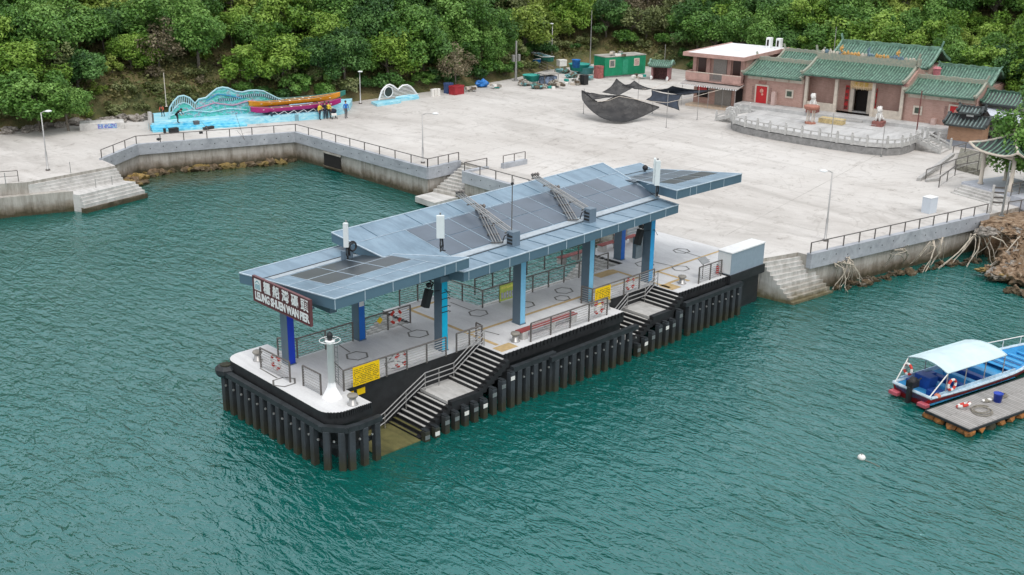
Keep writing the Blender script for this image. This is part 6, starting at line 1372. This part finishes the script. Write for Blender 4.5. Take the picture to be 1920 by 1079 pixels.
# right hand rocky shore
pp = [(50.6, -7.6), (54, -8.4), (60, -11), (64, -20), (52, -24), (45, -17), (43.6, -13.2), (45.0, -10.6), (46.8, -9.2)]
mb = MB(); cxy = Vector((51, -13)); V = [(cxy.x, cxy.y, 2.6)]; F_ = []; NR, NA = 26, 150
def edge(a):
    d = Vector((math.cos(a), math.sin(a))); best = 1
    for i in range(len(pp)):
        p, q_ = Vector(pp[i]), Vector(pp[(i + 1) % len(pp)]); e_ = q_ - p; den = d.x * e_.y - d.y * e_.x
        if abs(den) < 1e-6: continue
        w0 = p - cxy; tt = (w0.x * e_.y - w0.y * e_.x) / den; uu = (w0.x * d.y - w0.y * d.x) / den
        if tt > 0 and 0 <= uu <= 1: best = tt
    return best
for r_ in range(1, NR + 1):
    for k in range(NA):
        a = 2 * math.pi * k / NA; f = r_ / NR * 1.12; L_ = edge(a) * f; x, y = cxy.x + math.cos(a) * L_, cxy.y + math.sin(a) * L_; seaward = (x < 50 and y < -8)
        z = 2.65 - (3.4 * max(0, (f - .35) / .77) ** 1.3 if seaward else .15) + (ns.noise(Vector((x * .45, y * .45, 2))) * 1.0 + (abs(ns.noise(Vector((x * 1.1, y * 1.1, 5)))) - .25) * 1.9 + (abs(ns.noise(Vector((x * 2.6, y * 2.6, 9)))) - .2) * 1.1) * (1 if seaward else .1); V.append((x, y, z))
F_ = [(0, 1 + k, 1 + (k + 1) % NA) for k in range(NA)] + [(1 + r_ * NA + k, 1 + (r_ + 1) * NA + k, 1 + (r_ + 1) * NA + (k + 1) % NA, 1 + r_ * NA + (k + 1) % NA) for r_ in range(NR - 1) for k in range(NA)]
mb.add(V, F_); struct(mb.build('rocky_shore', M['rock']))
rr_ = random.Random(21)
def rocks(label_fmt, pts, n, rmin, rmax, m, group, z=0.0, cat='rock', jit=.5):
    protos = []
    for k in range(4):
        q = MB(); q.blob((0, 0, 0), 1, 50 + k + int(rmin * 100), 3, .42, (1, .8, .62)); o = q.build('rock', m[k % len(m)] if isinstance(m, list) else m); protos.append(o)
    for i in range(n):
        f = i / max(1, n - 1) * (len(pts) - 1); j = min(int(f), len(pts) - 2); a, b2 = Vector((*pts[j][:2], pts[j][2] if len(pts[j]) > 2 else z)), Vector((*pts[j + 1][:2], pts[j + 1][2] if len(pts[j + 1]) > 2 else z)); p = a.lerp(b2, f - j) + Vector((rr_.uniform(-jit, jit), rr_.uniform(-jit, jit), 0))
        o = protos[i % 4] if i < 4 else protos[i % 4].copy()
        if i >= 4: COL.objects.link(o)
        s = rr_.uniform(rmin, rmax); o.location = p; o.scale = (s * rr_.uniform(.8, 1.3), s * rr_.uniform(.8, 1.2), s * rr_.uniform(.7, 1.1)); o.rotation_euler = (rr_.uniform(-.3, .3), rr_.uniform(-.3, .3), rr_.uniform(0, 6))
        tag(o, label_fmt, cat, group)
rocks('rough brown boulder below the right hand sea wall', [(33, -4.9), (38, -6.0), (43, -7.2), (46.5, -8.6)], 26, .2, .5, [M['rock'], M['rockg'], M['rock'], M['rockg']], 'boulders under the right sea wall', .02, jit=.3)
rocks('weathered boulder on the rocky point at the right edge', [(43.8, -11), (44.2, -13.5), (47, -16.5), (50, -13), (47, -11.5)], 90, .2, .7, [M['rock'], M['rock'], M['rockg'], M['rocky']], 'boulders of the rocky point', .5, jit=1.0)
rocks('ochre boulder awash along the cove wall', [(8.2, 55.0), (11, 57.6), (14, 58.3), (20, 56.3), (26.5, 54.2)], 60, .3, .8, [M['rocky'], M['rock'], M['rock'], M['rock']], 'boulders along the cove wall', -.12, jit=.45)
rocks('ochre flat boulder at the corner of the cove beside the landing stairs', [(8.5, 54.3), (10.5, 56.4)], 7, .5, .9, [M['rocky'], M['rock']], 'boulders beside the landing stairs', .1, jit=.4)
rocks('pale rubble stone at the foot of the left hillside', [(-30, 82.8, 3), (-5, 76.5, 3), (5, 74, 2.9), (12, 73, 2.9), (19, 71.5, 3)], 60, .25, .75, M['rockg'], 'rubble under the left hillside', 3, jit=.9)
rocks('grey brown outcrop stone on top of the rocky point', [(47.5, -9.0, 2.3), (49.5, -10.5, 2.6), (48.5, -12.5, 2.2), (51, -14.5, 2.3), (53, -11, 2.7), (47.0, -11.5, 1.4), (45.5, -11.8, .9), (46, -14.5, .9), (48.5, -11, 2.0)], 150, .18, .62, [M['rock'], M['rock'], M['rockg'], M['rock']], 'outcrop stones on the rocky point', 2.2, jit=.9)
rocks('dark half sunk rock off the right shore', [tuple(at(1895, 548, 0)), tuple(at(1915, 552, 0))], 5, .3, .6, M['rock'], 'sunk rocks off the right shore', 0, jit=.3)
# roots and ropes hanging over the wall
M['rootc'] = mat('bleached roots', (.50, .44, .36), .9, 0, .2, 4)
def strand(P_, r=.05): q = MB(); q.tube(P_, r, 5, r * .6); return q
def roots(label, src, ends, spread=.9):
    s0 = Vector(src); t = thing('hanging_roots', label, 'roots', s0); rn = random.Random(label)
    for k, e_ in enumerate(ends):
        for rep in range(2):
            e2 = Vector(e_) + Vector((rn.uniform(-.3, .3), rn.uniform(-.25, .25), 0)) * rep; a = Vector((rn.uniform(-1, 1) * spread, -rn.uniform(-.2, .2) * spread, rn.uniform(-.15, .15))); b = e2 - s0
            p1 = a.lerp(b, .28) + Vector((rn.uniform(-.2, .2), -.25, .25)); p2 = a.lerp(b, .55) + Vector((rn.uniform(-.25, .25), -.25, .05)); p3 = a.lerp(b, .8) + Vector((rn.uniform(-.2, .2), -.05, -.05))
            strand([a, p1, p2, p3, b], rn.uniform(.025, .06)).build('root', M['rootc'], t)
roots('pale roots spilling over the wall just right of the stone steps', at(1580, 490, 2.0), [at(x, y, 0) for x, y in ((1552, 522), (1560, 543), (1575, 545), (1590, 548), (1600, 530), (1615, 535), (1620, 528), (1548, 512), (1570, 530))], 1.1)
roots('pale roots fanning from the wall left of the rocky point', at(1690, 470, 2.1), [at(x, y, .1) for x, y in ((1630, 485), (1697, 495), (1710, 478), (1668, 480), (1650, 505))], 1.6)
roots('tangle of bleached roots over the rocky point', at(1830, 435, 2.2), [at(x, y, 0) for x, y in ((1760, 505), (1780, 500), (1812, 500), (1830, 490), (1870, 500), (1790, 470), (1850, 470))])
roots('dry roots trailing down the middle of the right hand wall', at(1755, 452, 2.0), [at(x, y, 0) for x, y in ((1700, 500), (1722, 492), (1745, 498), (1768, 488), (1735, 510))], 1.3)
roots('dry roots sprawling over the upper rocks below the slatted gate', at(1868, 440, 2.4), [at(x, y, .4) for x, y in ((1830, 478), (1862, 482), (1890, 470), (1905, 492))], 1.2)
roots('long pale root arching down at the right edge', at(1918, 440, 2.4), [at(1885, 508, 0), at(1840, 512, 0), at(1900, 490, 0)])

# ================================================================ LEFT SHORE WALL, CLUTTER BY THE TREES
gw = thing('low_wall', 'low pale rubble wall with blue and violet paint scrawls left of the stage', 'wall', at(150, 246), math.radians(2)); WL = (at(262, 240) - at(150, 246)).length; gw.rotation_euler = (0, 0, math.atan2((at(262, 240) - at(150, 246)).y, (at(262, 240) - at(150, 246)).x))
q = MB(); q.bbox(0, 0, -.1, WL * .75, 1.6, .75, .1); q.build('block', M['palestep'], gw)
def scrawl():
    m, t, b = new_mat('painted scrawl'); c = ramp(t, noise(t, mapped(t), 3.2, 3, .5, 2.0), [(0, (.45, .43, .41)), (.42, (.14, .10, .45)), (.50, (.10, .38, .62)), (.58, (.50, .48, .52))]); t.links.new(c, b.inputs['Base Color']); return m
q = MB(); q.box(WL * .30, -.012, .12, WL * .62, -.002, .6); q.build('scrawl', scrawl(), gw)
q = thing('gate_post', 'dark weathered gate post at the left end of the blue stage', 'post', at(287, 244)); mb = MB(); mb.bbox(-.35, -.2, 0, -.1, .2, 1.9, .02); mb.build('concrete_post', M['palestep'], q); mb = MB(); mb.bbox(-.08, -.1, 0, .15, .2, 1.7, .02); mb.build('dark_post', M['rail_dark'], q)
M['ttub'] = mat('turquoise tub plastic', (.02, .32, .27), .5, 0, .15, 2); M['tblue'] = mat('bright blue sheet', (.01, .16, .50), .5, 0, .3, 2)
def tub(label, loc, r, h, m):
    t = thing('tub', label, 'tub', loc); q = MB(); q.lathe([(r * .85, 0), (r, h), (r * 1.05, h), (r * .95, h - .08)], n=18); q.build('shell', m, t, True); q = MB(); q.lathe([(r * .94, h * .8), (.1, h * 1.05)], n=18); q.build('cover', m, t); return t
tub('round turquoise covered tub nearest the utility pole', at(996, 152, D + .35), 1.15, .8, M['ttub']); tub('broad turquoise tub behind the fish cages', at(1086, 132, D + .4), 1.5, .9, M['ttub']); tub('paler turquoise tub in front of the broad one', at(1098, 138, D), 1.2, .9, mat('pale turquoise', (.12, .40, .42), .5)); tub('deep blue drum among the turquoise tubs', at(1080, 127, D + 1.0), .6, 1.1, M['tblue'])
lump('tarpaulin', 'bright blue tarpaulin bundle at the foot of the trees', 'tarpaulin', at(905, 163), M['tblue'], .8, (1.1, .8, .75), 4, 7); case('red_bin', 'big red storage bin on the yard edge', 'bin', at(856, 177), mat('dull red bin', (.34, .02, .03), .5, 0, .2), 1.7, 1.0, 1.1, R(5)); case('blue_crate', 'blue crate beside the red bin', 'crate', at(841, 175), mat('dull blue', (.05, .09, .22), .6), .9, .8, 1.3)
for k, (x, y) in enumerate(((811, 181), (816, 180), (822, 180))): case('white_jug', ('white plastic jug, left of three near the red bin', 'white plastic jug, middle of three near the red bin', 'white plastic jug, right of three near the red bin')[k], 'jug', at(x, y), M['lwhite'], .35, .3, .9)
t = thing('work_table', 'grey sheet covered stall table with blue goods below', 'table', at(1027, 158), R(-10)); q = MB(); q.bbox(-1.2, -.9, 1.35, 1.2, .9, 1.5, .02); q.build('top', mat('grey sheet top', (.36, .34, .31), .8, 0, .2, 2), t); [MB().tube([(x, y, 0), (x, y, 1.35)], .05, 6).build('leg', M['rail_dark'], t) for x in (-1.1, 1.1) for y in (-.8, .8)]; q = MB(); q.bbox(-1.0, -.7, 0, 1.0, .7, 1.1, .05); q.build('goods', mat('blue grey goods', (.17, .22, .31), .8, 0, .6, 2.5), t)
case('white_cooler', 'big white box lid up on the clutter near the masts', 'box', at(1053, 124, D + .6), M['lwhite'], 1.2, .9, .9, R(-15)); case('red_cabinet', 'dusty pink steel cabinet against the green container', 'cabinet', at(1122, 147), mat('dusty pink steel', (.36, .12, .11), .6, 0, .3, 3), 1.0, .9, 1.7); case('dark_drum', 'black drum in front of the fish cages', 'drum', at(1095, 159), M['black'], .8, .8, 1.3)
for k, ((x, y), lab) in enumerate((((1055, 137), 'pile of pale fish cages behind the work table'), ((1072, 146), 'wire fish cage pile in the middle of the clutter'), ((1098, 150), 'turquoise net pile before the container'), ((1043, 160), 'heap of nets beside the work table'), ((985, 160), 'grey bundles at the foot of the utility pole'), ((1012, 166), 'broken crates on the yard edge'))):
    lump('net_pile', lab, 'pile', at(x, y), [mat('pile grey', (.34, .32, .28), .9, 0, .5, 3), mat('pile green', (.10, .22, .19), .9, 0, .5, 3), mat('pile teal', (.14, .32, .33), .9, 0, .4, 3), mat('pile brown', (.13, .10, .07), .9, 0, .4, 3)][k % 4:] + [MATS['pile grey']], .65, (1.2, .9, .6), 7, 40 + k, .45)
def crates(label, loc, rz, n, seed, m):
    t = thing('crate_stack', label, 'crates', loc, rz); rn = random.Random(seed)
    for k in range(n): q = MB(); x, y, z = rn.uniform(-1.3, 1.3), rn.uniform(-.5, .5), rn.choice((0, .3)); q.xf = Matrix.Rotation(rn.uniform(0, 3), 4, 'Z'); q.bbox(x - .3, y - .2, z, x + .3, y + .2, z + .3, .01); q.build('crate', m[k % len(m)], t)
    return t
cm = [M['lwhite'], MATS['pile grey'], MATS['pile brown'], M['cream'], M['ttub']]
crates('scatter of pale crates at the edge of the clutter', at(1040, 165), R(10), 9, 1, cm); crates('scatter of boxes under the dry bank left of the utility pole', at(930, 166), R(0), 7, 2, cm); crates('scatter of jugs and boards between bin and tarpaulin', at(880, 172), R(5), 8, 3, cm); crates('white bags near the shrine guardian stones', at(1190, 148), R(0), 6, 4, cm); crates('scatter of stones and boards before the little heart sculpture', at(695, 180, D), R(0), 7, 5, cm); crates('pale debris beside the container', at(1070, 158), 0, 8, 8, cm)
for (p, q_, lab, m_) in ((at(985, 112, 3.6), at(1030, 132, 3.4), 'upturned blue skiff under the trees', M['tblue']), (at(1003, 108, 4.2), at(1036, 122, 3.9), 'green and white skiff stored behind the railing', mat('green skiff paint', (.03, .17, .13), .5, 0, .3, 2))):
    d = q_ - p; t = thing('skiff', lab, 'boat', p, math.atan2(d.y, d.x)); o, i_, g = hull(6.2, 1.6, .6, .4, .8, .3, .4, 12, .06, .1); o.build('hull', m_, t, True); i_.build('inside', M['frameblue'], t, True); g.build('gunwale', M['white'], t)
railing('pale sloping rail beside the stored skiffs', [tuple(at(990, 118, 3.2)), tuple(at(1012, 128, 3.1)), tuple(at(1040, 140, D))], h=1.1, n=3, gap=2.2, m=M['cream'])
crates('brick rubble and boards on the container roof edge', (at(1150, 100, 6.5)) + Vector((3.5, 2.5, -.9)), 0, 8, 9, cm)
# ================================================================ TREES
def leaf_mat(name, dark, mid, light, sc=.45):
    m = bpy.data.materials.new(name); m.use_nodes = True; t = m.node_tree; b = t.nodes['Principled BSDF']; MATS[name] = m
    at_ = t.nodes.new('ShaderNodeAttribute'); at_.attribute_name = 'tone'; oi = t.nodes.new('ShaderNodeObjectInfo')
    f = mth(t, 'ADD', mth(t, 'MULTIPLY', at_.outputs['Fac'], .75), mth(t, 'MULTIPLY', oi.outputs['Random'], .25))
    c = ramp(t, f, [(0.05, dark), (.45, mid), (.95, light)])
    t.links.new(c, b.inputs['Base Color']); b.inputs['Roughness'].default_value = .5; b.inputs['Specular IOR Level'].default_value = .35
    tr = t.nodes.new('ShaderNodeBsdfTranslucent'); t.links.new(mix(t, .5, c, (.10, .16, .02)), tr.inputs['Color'])
    mx = t.nodes.new('ShaderNodeMixShader'); mx.inputs[0].default_value = .22; t.links.new(b.outputs[0], mx.inputs[1]); t.links.new(tr.outputs[0], mx.inputs[2])
    t.links.new(mx.outputs[0], t.nodes['Material Output'].inputs['Surface']); return m
LM = dict(
    bright=leaf_mat('bright leaves', (.060, .145, .018), (.175, .320, .040), (.33, .48, .09)),
    yellow=leaf_mat('yellow green leaves', (.085, .145, .022), (.23, .335, .05), (.40, .50, .12)),
    green=leaf_mat('mid green leaves', (.036, .105, .020), (.115, .255, .045), (.24, .42, .10)),
    deep=leaf_mat('deep green leaves', (.022, .072, .020), (.070, .170, .040), (.15, .30, .08)),
    olive=leaf_mat('olive leaves', (.075, .095, .035), (.18, .215, .075), (.31, .34, .16)),
    dry=leaf_mat('dry brown leaves', (.085, .070, .040), (.20, .165, .10), (.35, .30, .20)))
BARK = mat('grey bark', (.19, .165, .135), .9, 0, .3, 4, .4)
def leaves_mesh(name, pts, nrm, size, tone, m, rs):
    """many small leaf clusters, each a bent four sided face"""
    N = len(pts); n = nrm / np.maximum(1e-6, np.linalg.norm(nrm, axis=1, keepdims=True)); r = rs.normal(size=(N, 3)); a = np.cross(n, r); a /= np.maximum(1e-6, np.linalg.norm(a, axis=1, keepdims=True)); b = np.cross(n, a)
    s = size * rs.uniform(.6, 1.35, (N, 1)); e = s * rs.uniform(.45, .8, (N, 1))
    V = np.stack([pts - a * s, pts + b * e - n * s * .15, pts + a * s, pts - b * e - n * s * .15], 1).reshape(-1, 3)
    me = bpy.data.meshes.new(name); me.vertices.add(4 * N); me.vertices.foreach_set('co', V.ravel()); me.loops.add(4 * N); me.loops.foreach_set('vertex_index', np.arange(4 * N)); me.polygons.add(N); me.polygons.foreach_set('loop_start', np.arange(N) * 4); me.polygons.foreach_set('loop_total', np.full(N, 4)); me.update()
    at_ = me.attributes.new('tone', 'FLOAT', 'FACE'); at_.data.foreach_set('value', tone.astype(np.float32)); me.materials.append(m); me.update(calc_edges=True); return me
def make_tree(name, label, cat, kind, h, rad, seed, clumps=40, per=330, leaf=.165, squash=.8, low=.12, trunkh=.45, gaps=.0):
    rs = np.random.RandomState(seed); t = thing(name, label, cat); P_ = []; Nn = []; T_ = []; tips = []
    cz = h * (1 + low) / 2; hz = h * (1 - low) / 2
    for k in range(clumps):
        th = rs.uniform(0, 2 * np.pi); ph = np.arccos(rs.uniform(-.65, 1)); rr = rs.uniform(.55, 1.0) * (1 + .22 * np.sin(3 * th + seed))
        c = np.array([np.cos(th) * np.sin(ph) * rad * rr, np.sin(th) * np.sin(ph) * rad * rr, cz + np.cos(ph) * hz * rr * rs.uniform(.8, 1.12)])
        cr = rad * rs.uniform(.20, .40); tips.append(c); n_ = int(per * (cr / (rad * .3)) ** 2)
        d = rs.normal(size=(n_, 3)); d[:, 2] += .35; d /= np.linalg.norm(d, axis=1, keepdims=True)
        r_ = cr * (rs.uniform(.35, 1.1, (n_, 1)) ** .45) * (1 + .35 * np.sin(d[:, :1] * 5 + k) * np.cos(d[:, 1:2] * 6 + k * 2)); p = c + d * r_ * np.array([1, 1, squash])
        nn = d * .55 + np.array([0, 0, .55]) + rs.normal(size=(n_, 3)) * .45
        P_.append(p); Nn.append(nn); T_.append(np.clip(rs.uniform(.0, 1.0) + rs.normal(size=n_) * .2, 0, 1))
    me = leaves_mesh('crown', np.concatenate(P_), np.concatenate(Nn), leaf, np.concatenate(T_), LM[kind], rs); o = bpy.data.objects.new('crown', me); COL.objects.link(o); o.parent = t
    q = MB(); fork = Vector((rs.uniform(-.3, .3), rs.uniform(-.3, .3), h * trunkh)); q.tube([(0, 0, -.8), (.1, .05, h * trunkh * .5), fork], .20 * h / 7, 7, .13 * h / 7)
    for k in range(0, len(tips), 2): tp_ = Vector(tips[k]); st_ = fork * (.6 + .4 * (k % 3) / 2); q.tube([st_, st_.lerp(tp_, .5) + Vector((0, 0, -.2)), tp_], .065 * h / 7, 5, .018)
    q.build('trunk', BARK, t); return t
def ptp(p):
    v = Vector(p) - CAM; w_ = v.dot(CF); return 960 + FOC * v.dot(CR) / w_, 539.5 - FOC * v.dot(CU) / w_
PR = {
 'bright': [make_tree('broadleaf_tree', 'x', 'tree', 'bright', 7.5, 3.6, 11), make_tree('broadleaf_tree', 'x', 'tree', 'bright', 6.5, 3.2, 12, 30)],
 'yellow': [make_tree('broadleaf_tree', 'x', 'tree', 'yellow', 7.2, 3.4, 13), make_tree('broadleaf_tree', 'x', 'tree', 'yellow', 6.2, 3.0, 14, 30)],
 'green': [make_tree('broadleaf_tree', 'x', 'tree', 'green', 8.0, 3.8, 15, 38), make_tree('broadleaf_tree', 'x', 'tree', 'green', 6.8, 3.3, 16)],
 'deep': [make_tree('broadleaf_tree', 'x', 'tree', 'deep', 7.8, 3.6, 17), make_tree('broadleaf_tree', 'x', 'tree', 'deep', 6.4, 3.1, 18, 30)],
 'olive': [make_tree('scrub_tree', 'x', 'tree', 'olive', 6.0, 2.9, 19, 30, 120, .17), make_tree('scrub_tree', 'x', 'tree', 'olive', 5.0, 2.5, 20, 26, 110, .16)],
 'dry': [make_tree('scrub_tree', 'x', 'tree', 'dry', 5.4, 2.7, 21, 26, 75, .15), make_tree('scrub_tree', 'x', 'tree', 'dry', 4.6, 2.4, 22, 24, 80, .15)]}
BUSH = {'green': make_tree('bush', 'x', 'bush', 'green', 2.6, 1.9, 31, 18, 150, .17, .8, .0, .2), 'yellow': make_tree('bush', 'x', 'bush', 'yellow', 2.0, 1.7, 32, 16, 120, .15, .8, .0, .2), 'olive': make_tree('bush', 'x', 'bush', 'olive', 1.8, 1.6, 33, 16, 110, .14, .8, .0, .2), 'dry': make_tree('bush', 'x', 'bush', 'dry', 1.5, 1.6, 34, 14, 110, .13, .8, .0, .2), 'deep': make_tree('bush', 'x', 'bush', 'deep', 2.4, 1.9, 35, 18, 130, .16, .8, .0, .2)}
LAB = {'bright': 'bright green rounded broadleaf tree on the slope', 'yellow': 'yellow green leafy tree on the slope', 'green': 'mid green full crowned tree on the slope', 'deep': 'dark green dense tree on the slope', 'olive': 'olive grey open crowned scrub tree on the slope', 'dry': 'brownish half bare scrub tree on the slope'}
def zone(px, d, rn):
    if px < 110: W_ = dict(olive=3, bright=3, green=3, dry=1)
    elif px < 250: W_ = dict(yellow=3, bright=4, green=2, deep=1)
    elif px < 430: W_ = dict(olive=5, dry=1, green=3, bright=2)
    elif px < 600: W_ = dict(bright=6, yellow=1, green=3)
    elif px < 760: W_ = dict(green=4, bright=2, dry=1, deep=2) if d < 14 else dict(dry=4, olive=3, green=2)
    elif px < 950: W_ = dict(green=5, deep=4, bright=1)
    elif px < 1110: W_ = dict(yellow=5, bright=2, olive=2, green=1)
    elif px < 1270: W_ = dict(olive=4, dry=3, deep=3)
    elif px < 1500: W_ = dict(green=6, deep=4, bright=1)
    else: W_ = dict(green=5, bright=4, yellow=1, deep=2)
    ks = list(W_); return rn.choices(ks, [W_[k] for k in ks])[0]
rn = random.Random(77); used = set(); count = 0; spots = []
cum = [0.0]
for i in range(len(BV) - 1): cum.append(cum[-1] + (BV[i + 1] - BV[i]).length)
def along(s):
    for i in range(len(BV) - 1):
        if s <= cum[i + 1]: f = (s - cum[i]) / (cum[i + 1] - cum[i]); return BV[i].lerp(BV[i + 1], f), (BV[i + 1] - BV[i]).normalized()
    return BV[-1], Vector((0, -1))
pts2 = []
for tr_ in range(26000):
    x, y = rn.uniform(-70, 155), rn.uniform(-40, 135); 
    if tr_ < 3000: u_ = rn.uniform(20, cum[-1] - 6); p, t_ = along(u_); c = p + Vector((-t_.y, t_.x)) * rn.uniform(1.8, 3.2); x, y = c.x, c.y
    d = side_dist(x, y)
    if d < 1.7 or d > 36: continue
    z = hill_z(x, y, d); v_ = Vector((x, y, z)) - CAM
    if v_.dot(CF) < 30: continue
    px, py = ptp((x, y, z)); px2, py2 = ptp((x, y, z + 7))
    if px < -70 or px > 1990 or py2 > 1000 or py < -95: continue
    if (150 < px < 445 and d < 6) or (130 < px < 445 and d < 8.5 and rn.random() < .35) or (985 < px < 1290 and d < 4.5): continue
    gap = 2.75 + .05 * d
    if any((x - a) ** 2 + (y - b2) ** 2 < gap * gap for a, b2 in pts2): continue
    pts2.append((x, y)); spots.append((x, y, z, zone(px, d, rn), d, px))
def put(o, x, y, z, k, rz, s, lab, grp):
    global count
    if o.name not in used: used.add(o.name); kids(o); o.location = (x, y, z); o.rotation_euler = (0, 0, rz); o.scale = s; r = o; r['label'] = lab; r['group'] = grp
    else: r = dup(o, (x, y, z), rz, lab, grp, s)
    count += 1; return r
def where(x, y, px, d):
    side = 'at the far left' if px < 120 else 'behind the scrawled wall' if px < 300 else 'behind the wave mural' if px < 470 else 'behind the dragon boats' if px < 640 else 'behind the heart sculpture' if px < 800 else 'above the red bin' if px < 930 else 'above the utility pole' if px < 1040 else 'above the fish cages' if px < 1120 else 'above the green container' if px < 1220 else 'left of the pink house' if px < 1310 else 'behind the pink house' if px < 1450 else 'behind the left temple wing' if px < 1570 else 'behind the main temple hall' if px < 1740 else 'behind the right temple wing' if px < 1860 else 'at the far right'
    row = 'lowest on slope' if d < 4.5 else 'low on slope' if d < 9 else 'midway up slope' if d < 15 else 'high on slope' if d < 23 else 'topmost on slope'
    return side + ', ' + row
for x, y, z, k, d, px in spots:
    LAB[k] = {'bright': 'bright green broadleaf tree ', 'yellow': 'yellow green leafy tree ', 'green': 'mid green full tree ', 'deep': 'dark green dense tree ', 'olive': 'olive grey scrub tree ', 'dry': 'brownish half bare scrub tree '}[k] + where(x, y, px, d)
    o = PR[k][rn.randrange(2)]; s = rn.uniform(.62, 1.18); put(o, x, y, z - .3, k, rn.uniform(0, 6.28), (s * rn.uniform(.85, 1.15), s, s * rn.uniform(.8, 1.15)), LAB[k], {'bright': 'bright green trees on the slope', 'yellow': 'yellow green trees on the slope', 'green': 'mid green trees on the slope', 'deep': 'dark green trees on the slope', 'olive': 'olive scrub trees on the slope', 'dry': 'brown scrub trees on the slope'}[k])
# single trees the photo sets apart
q_ = dup(PR['green'][1], at(75, 245, D + .2), 1.0, 'low spreading green fig like tree behind the left street lamp', None, (1.15, 1.0, .80)); q_ = dup(PR['green'][0], at(128, 240, D + .3), 2.4, 'leafy green tree just right of the left street lamp', None, (.62, .62, .55))
q_ = dup(PR['green'][0], Vector((*at(1975, 262, 7.6)[:2], 1.8)), .4, 'dense green tree overhanging the pavilion roof at the right edge', None, (1.1, 1.1, 1.1)); q_ = dup(PR['bright'][1], Vector((66, -8.5, 2.6)), 2, 'bright green tree directly behind the pavilion', None, (.95, .95, .9)); q_ = dup(PR['green'][1], Vector((70.5, -13, 3.0)), 2, 'green tree at the right edge beyond the tarp shed', None, (1, 1, .95))
q_ = dup(PR['dry'][0], at(855, 160, 3.5), 2, 'bare pale stemmed tree at the foot of the slope above the red bin', None, (.8, .8, .9))
# bushes along the foot of the slope and on the dry bank
k_ = 0
for d in (.9, 3.0, 5.2, 7.5):
    s = 22 + d
    while s < cum[-1] - 6:
        p, t_ = along(s); nn = Vector((-t_.y, t_.x)); c = p + nn * (d + rn.uniform(-.6, .6)); s += 3.0 if d < 4 else 4.2
        z = hill_z(c.x, c.y); px, py = ptp((c.x, c.y, z))
        if px < -30 or px > 1960 or py < -10 or (Vector((c.x, c.y, 0)) - CAM).dot(CF) < 0: continue
        bank = 120 < px < 445
        if d > 4 and not bank: continue
        if 985 < px < 1230 and d < 2: continue
        kk = rn.choice(['dry', 'olive', 'yellow', 'dry', 'olive']) if bank else rn.choice(['green', 'deep', 'green', 'olive']) if px > 445 else rn.choice(['green', 'yellow', 'olive'])
        
        s_ = rn.uniform(.6, 1.15) * (.75 if bank else 1); put(BUSH[kk], c.x, c.y, z - .25, kk, rn.uniform(0, 6.28), (s_, s_, s_ * rn.uniform(.7, 1.1)), {'green': 'green', 'yellow': 'yellow green', 'olive': 'olive', 'dry': 'low brown', 'deep': 'dark green'}[kk] + ' bush ' + where(c.x, c.y, px, d), kk + ' bushes at the foot of the slope')
for kk, o in BUSH.items():
    if o.name not in used:
        for c in list(kids(o)): bpy.data.objects.remove(c)
        bpy.data.objects.remove(o)
byl = {}
for o in bpy.data.objects:
    if o.parent is None and o.get('category') in ('tree', 'bush'): byl.setdefault(o['label'], []).append(o)
for lab, os_ in byl.items():
    if 2 <= len(os_) <= 3:
        os_.sort(key=lambda o: ptp(o.location)[0])
        for o, w_ in zip(os_, ('left of two', 'right of two') if len(os_) == 2 else ('leftmost of three', 'middle of three', 'rightmost of three')): o['label'] = lab + ', ' + w_
# undergrowth that nobody could count
rs = np.random.RandomState(5); P_ = []; N_ = []; T_ = []
while len(P_) < 190000:
    s = rs.uniform(15, cum[-1] - 5); p, t_ = along(s); nn = Vector((-t_.y, t_.x)); d = rs.uniform(.1, 1) ** 1.4 * 34; c = p + nn * d
    z = hill_z(c.x, c.y, d) if d > 3 else hill_z(c.x, c.y)
    base = ns.noise(Vector((c.x * .25, c.y * .25, 1))) * .5 + .5
    for k in range(8):
        P_.append((c.x + rs.normal() * .35, c.y + rs.normal() * .35, z + abs(rs.normal()) * .35)); N_.append((rs.normal() * .5, rs.normal() * .5, .7)); T_.append(min(1, max(0, base + rs.normal() * .15)))
ml = leaf_mat('undergrowth leaves', (.035, .060, .012), (.120, .145, .040), (.27, .22, .10))
me = leaves_mesh('undergrowth', np.array(P_), np.array(N_), .19, np.array(T_), ml, rs); o = bpy.data.objects.new('undergrowth', me); COL.objects.link(o); struct(o, 'stuff'); o['label'] = 'mixed dry grass and low undergrowth covering the slope'
print('trees', count, 'objects', len(bpy.data.objects))
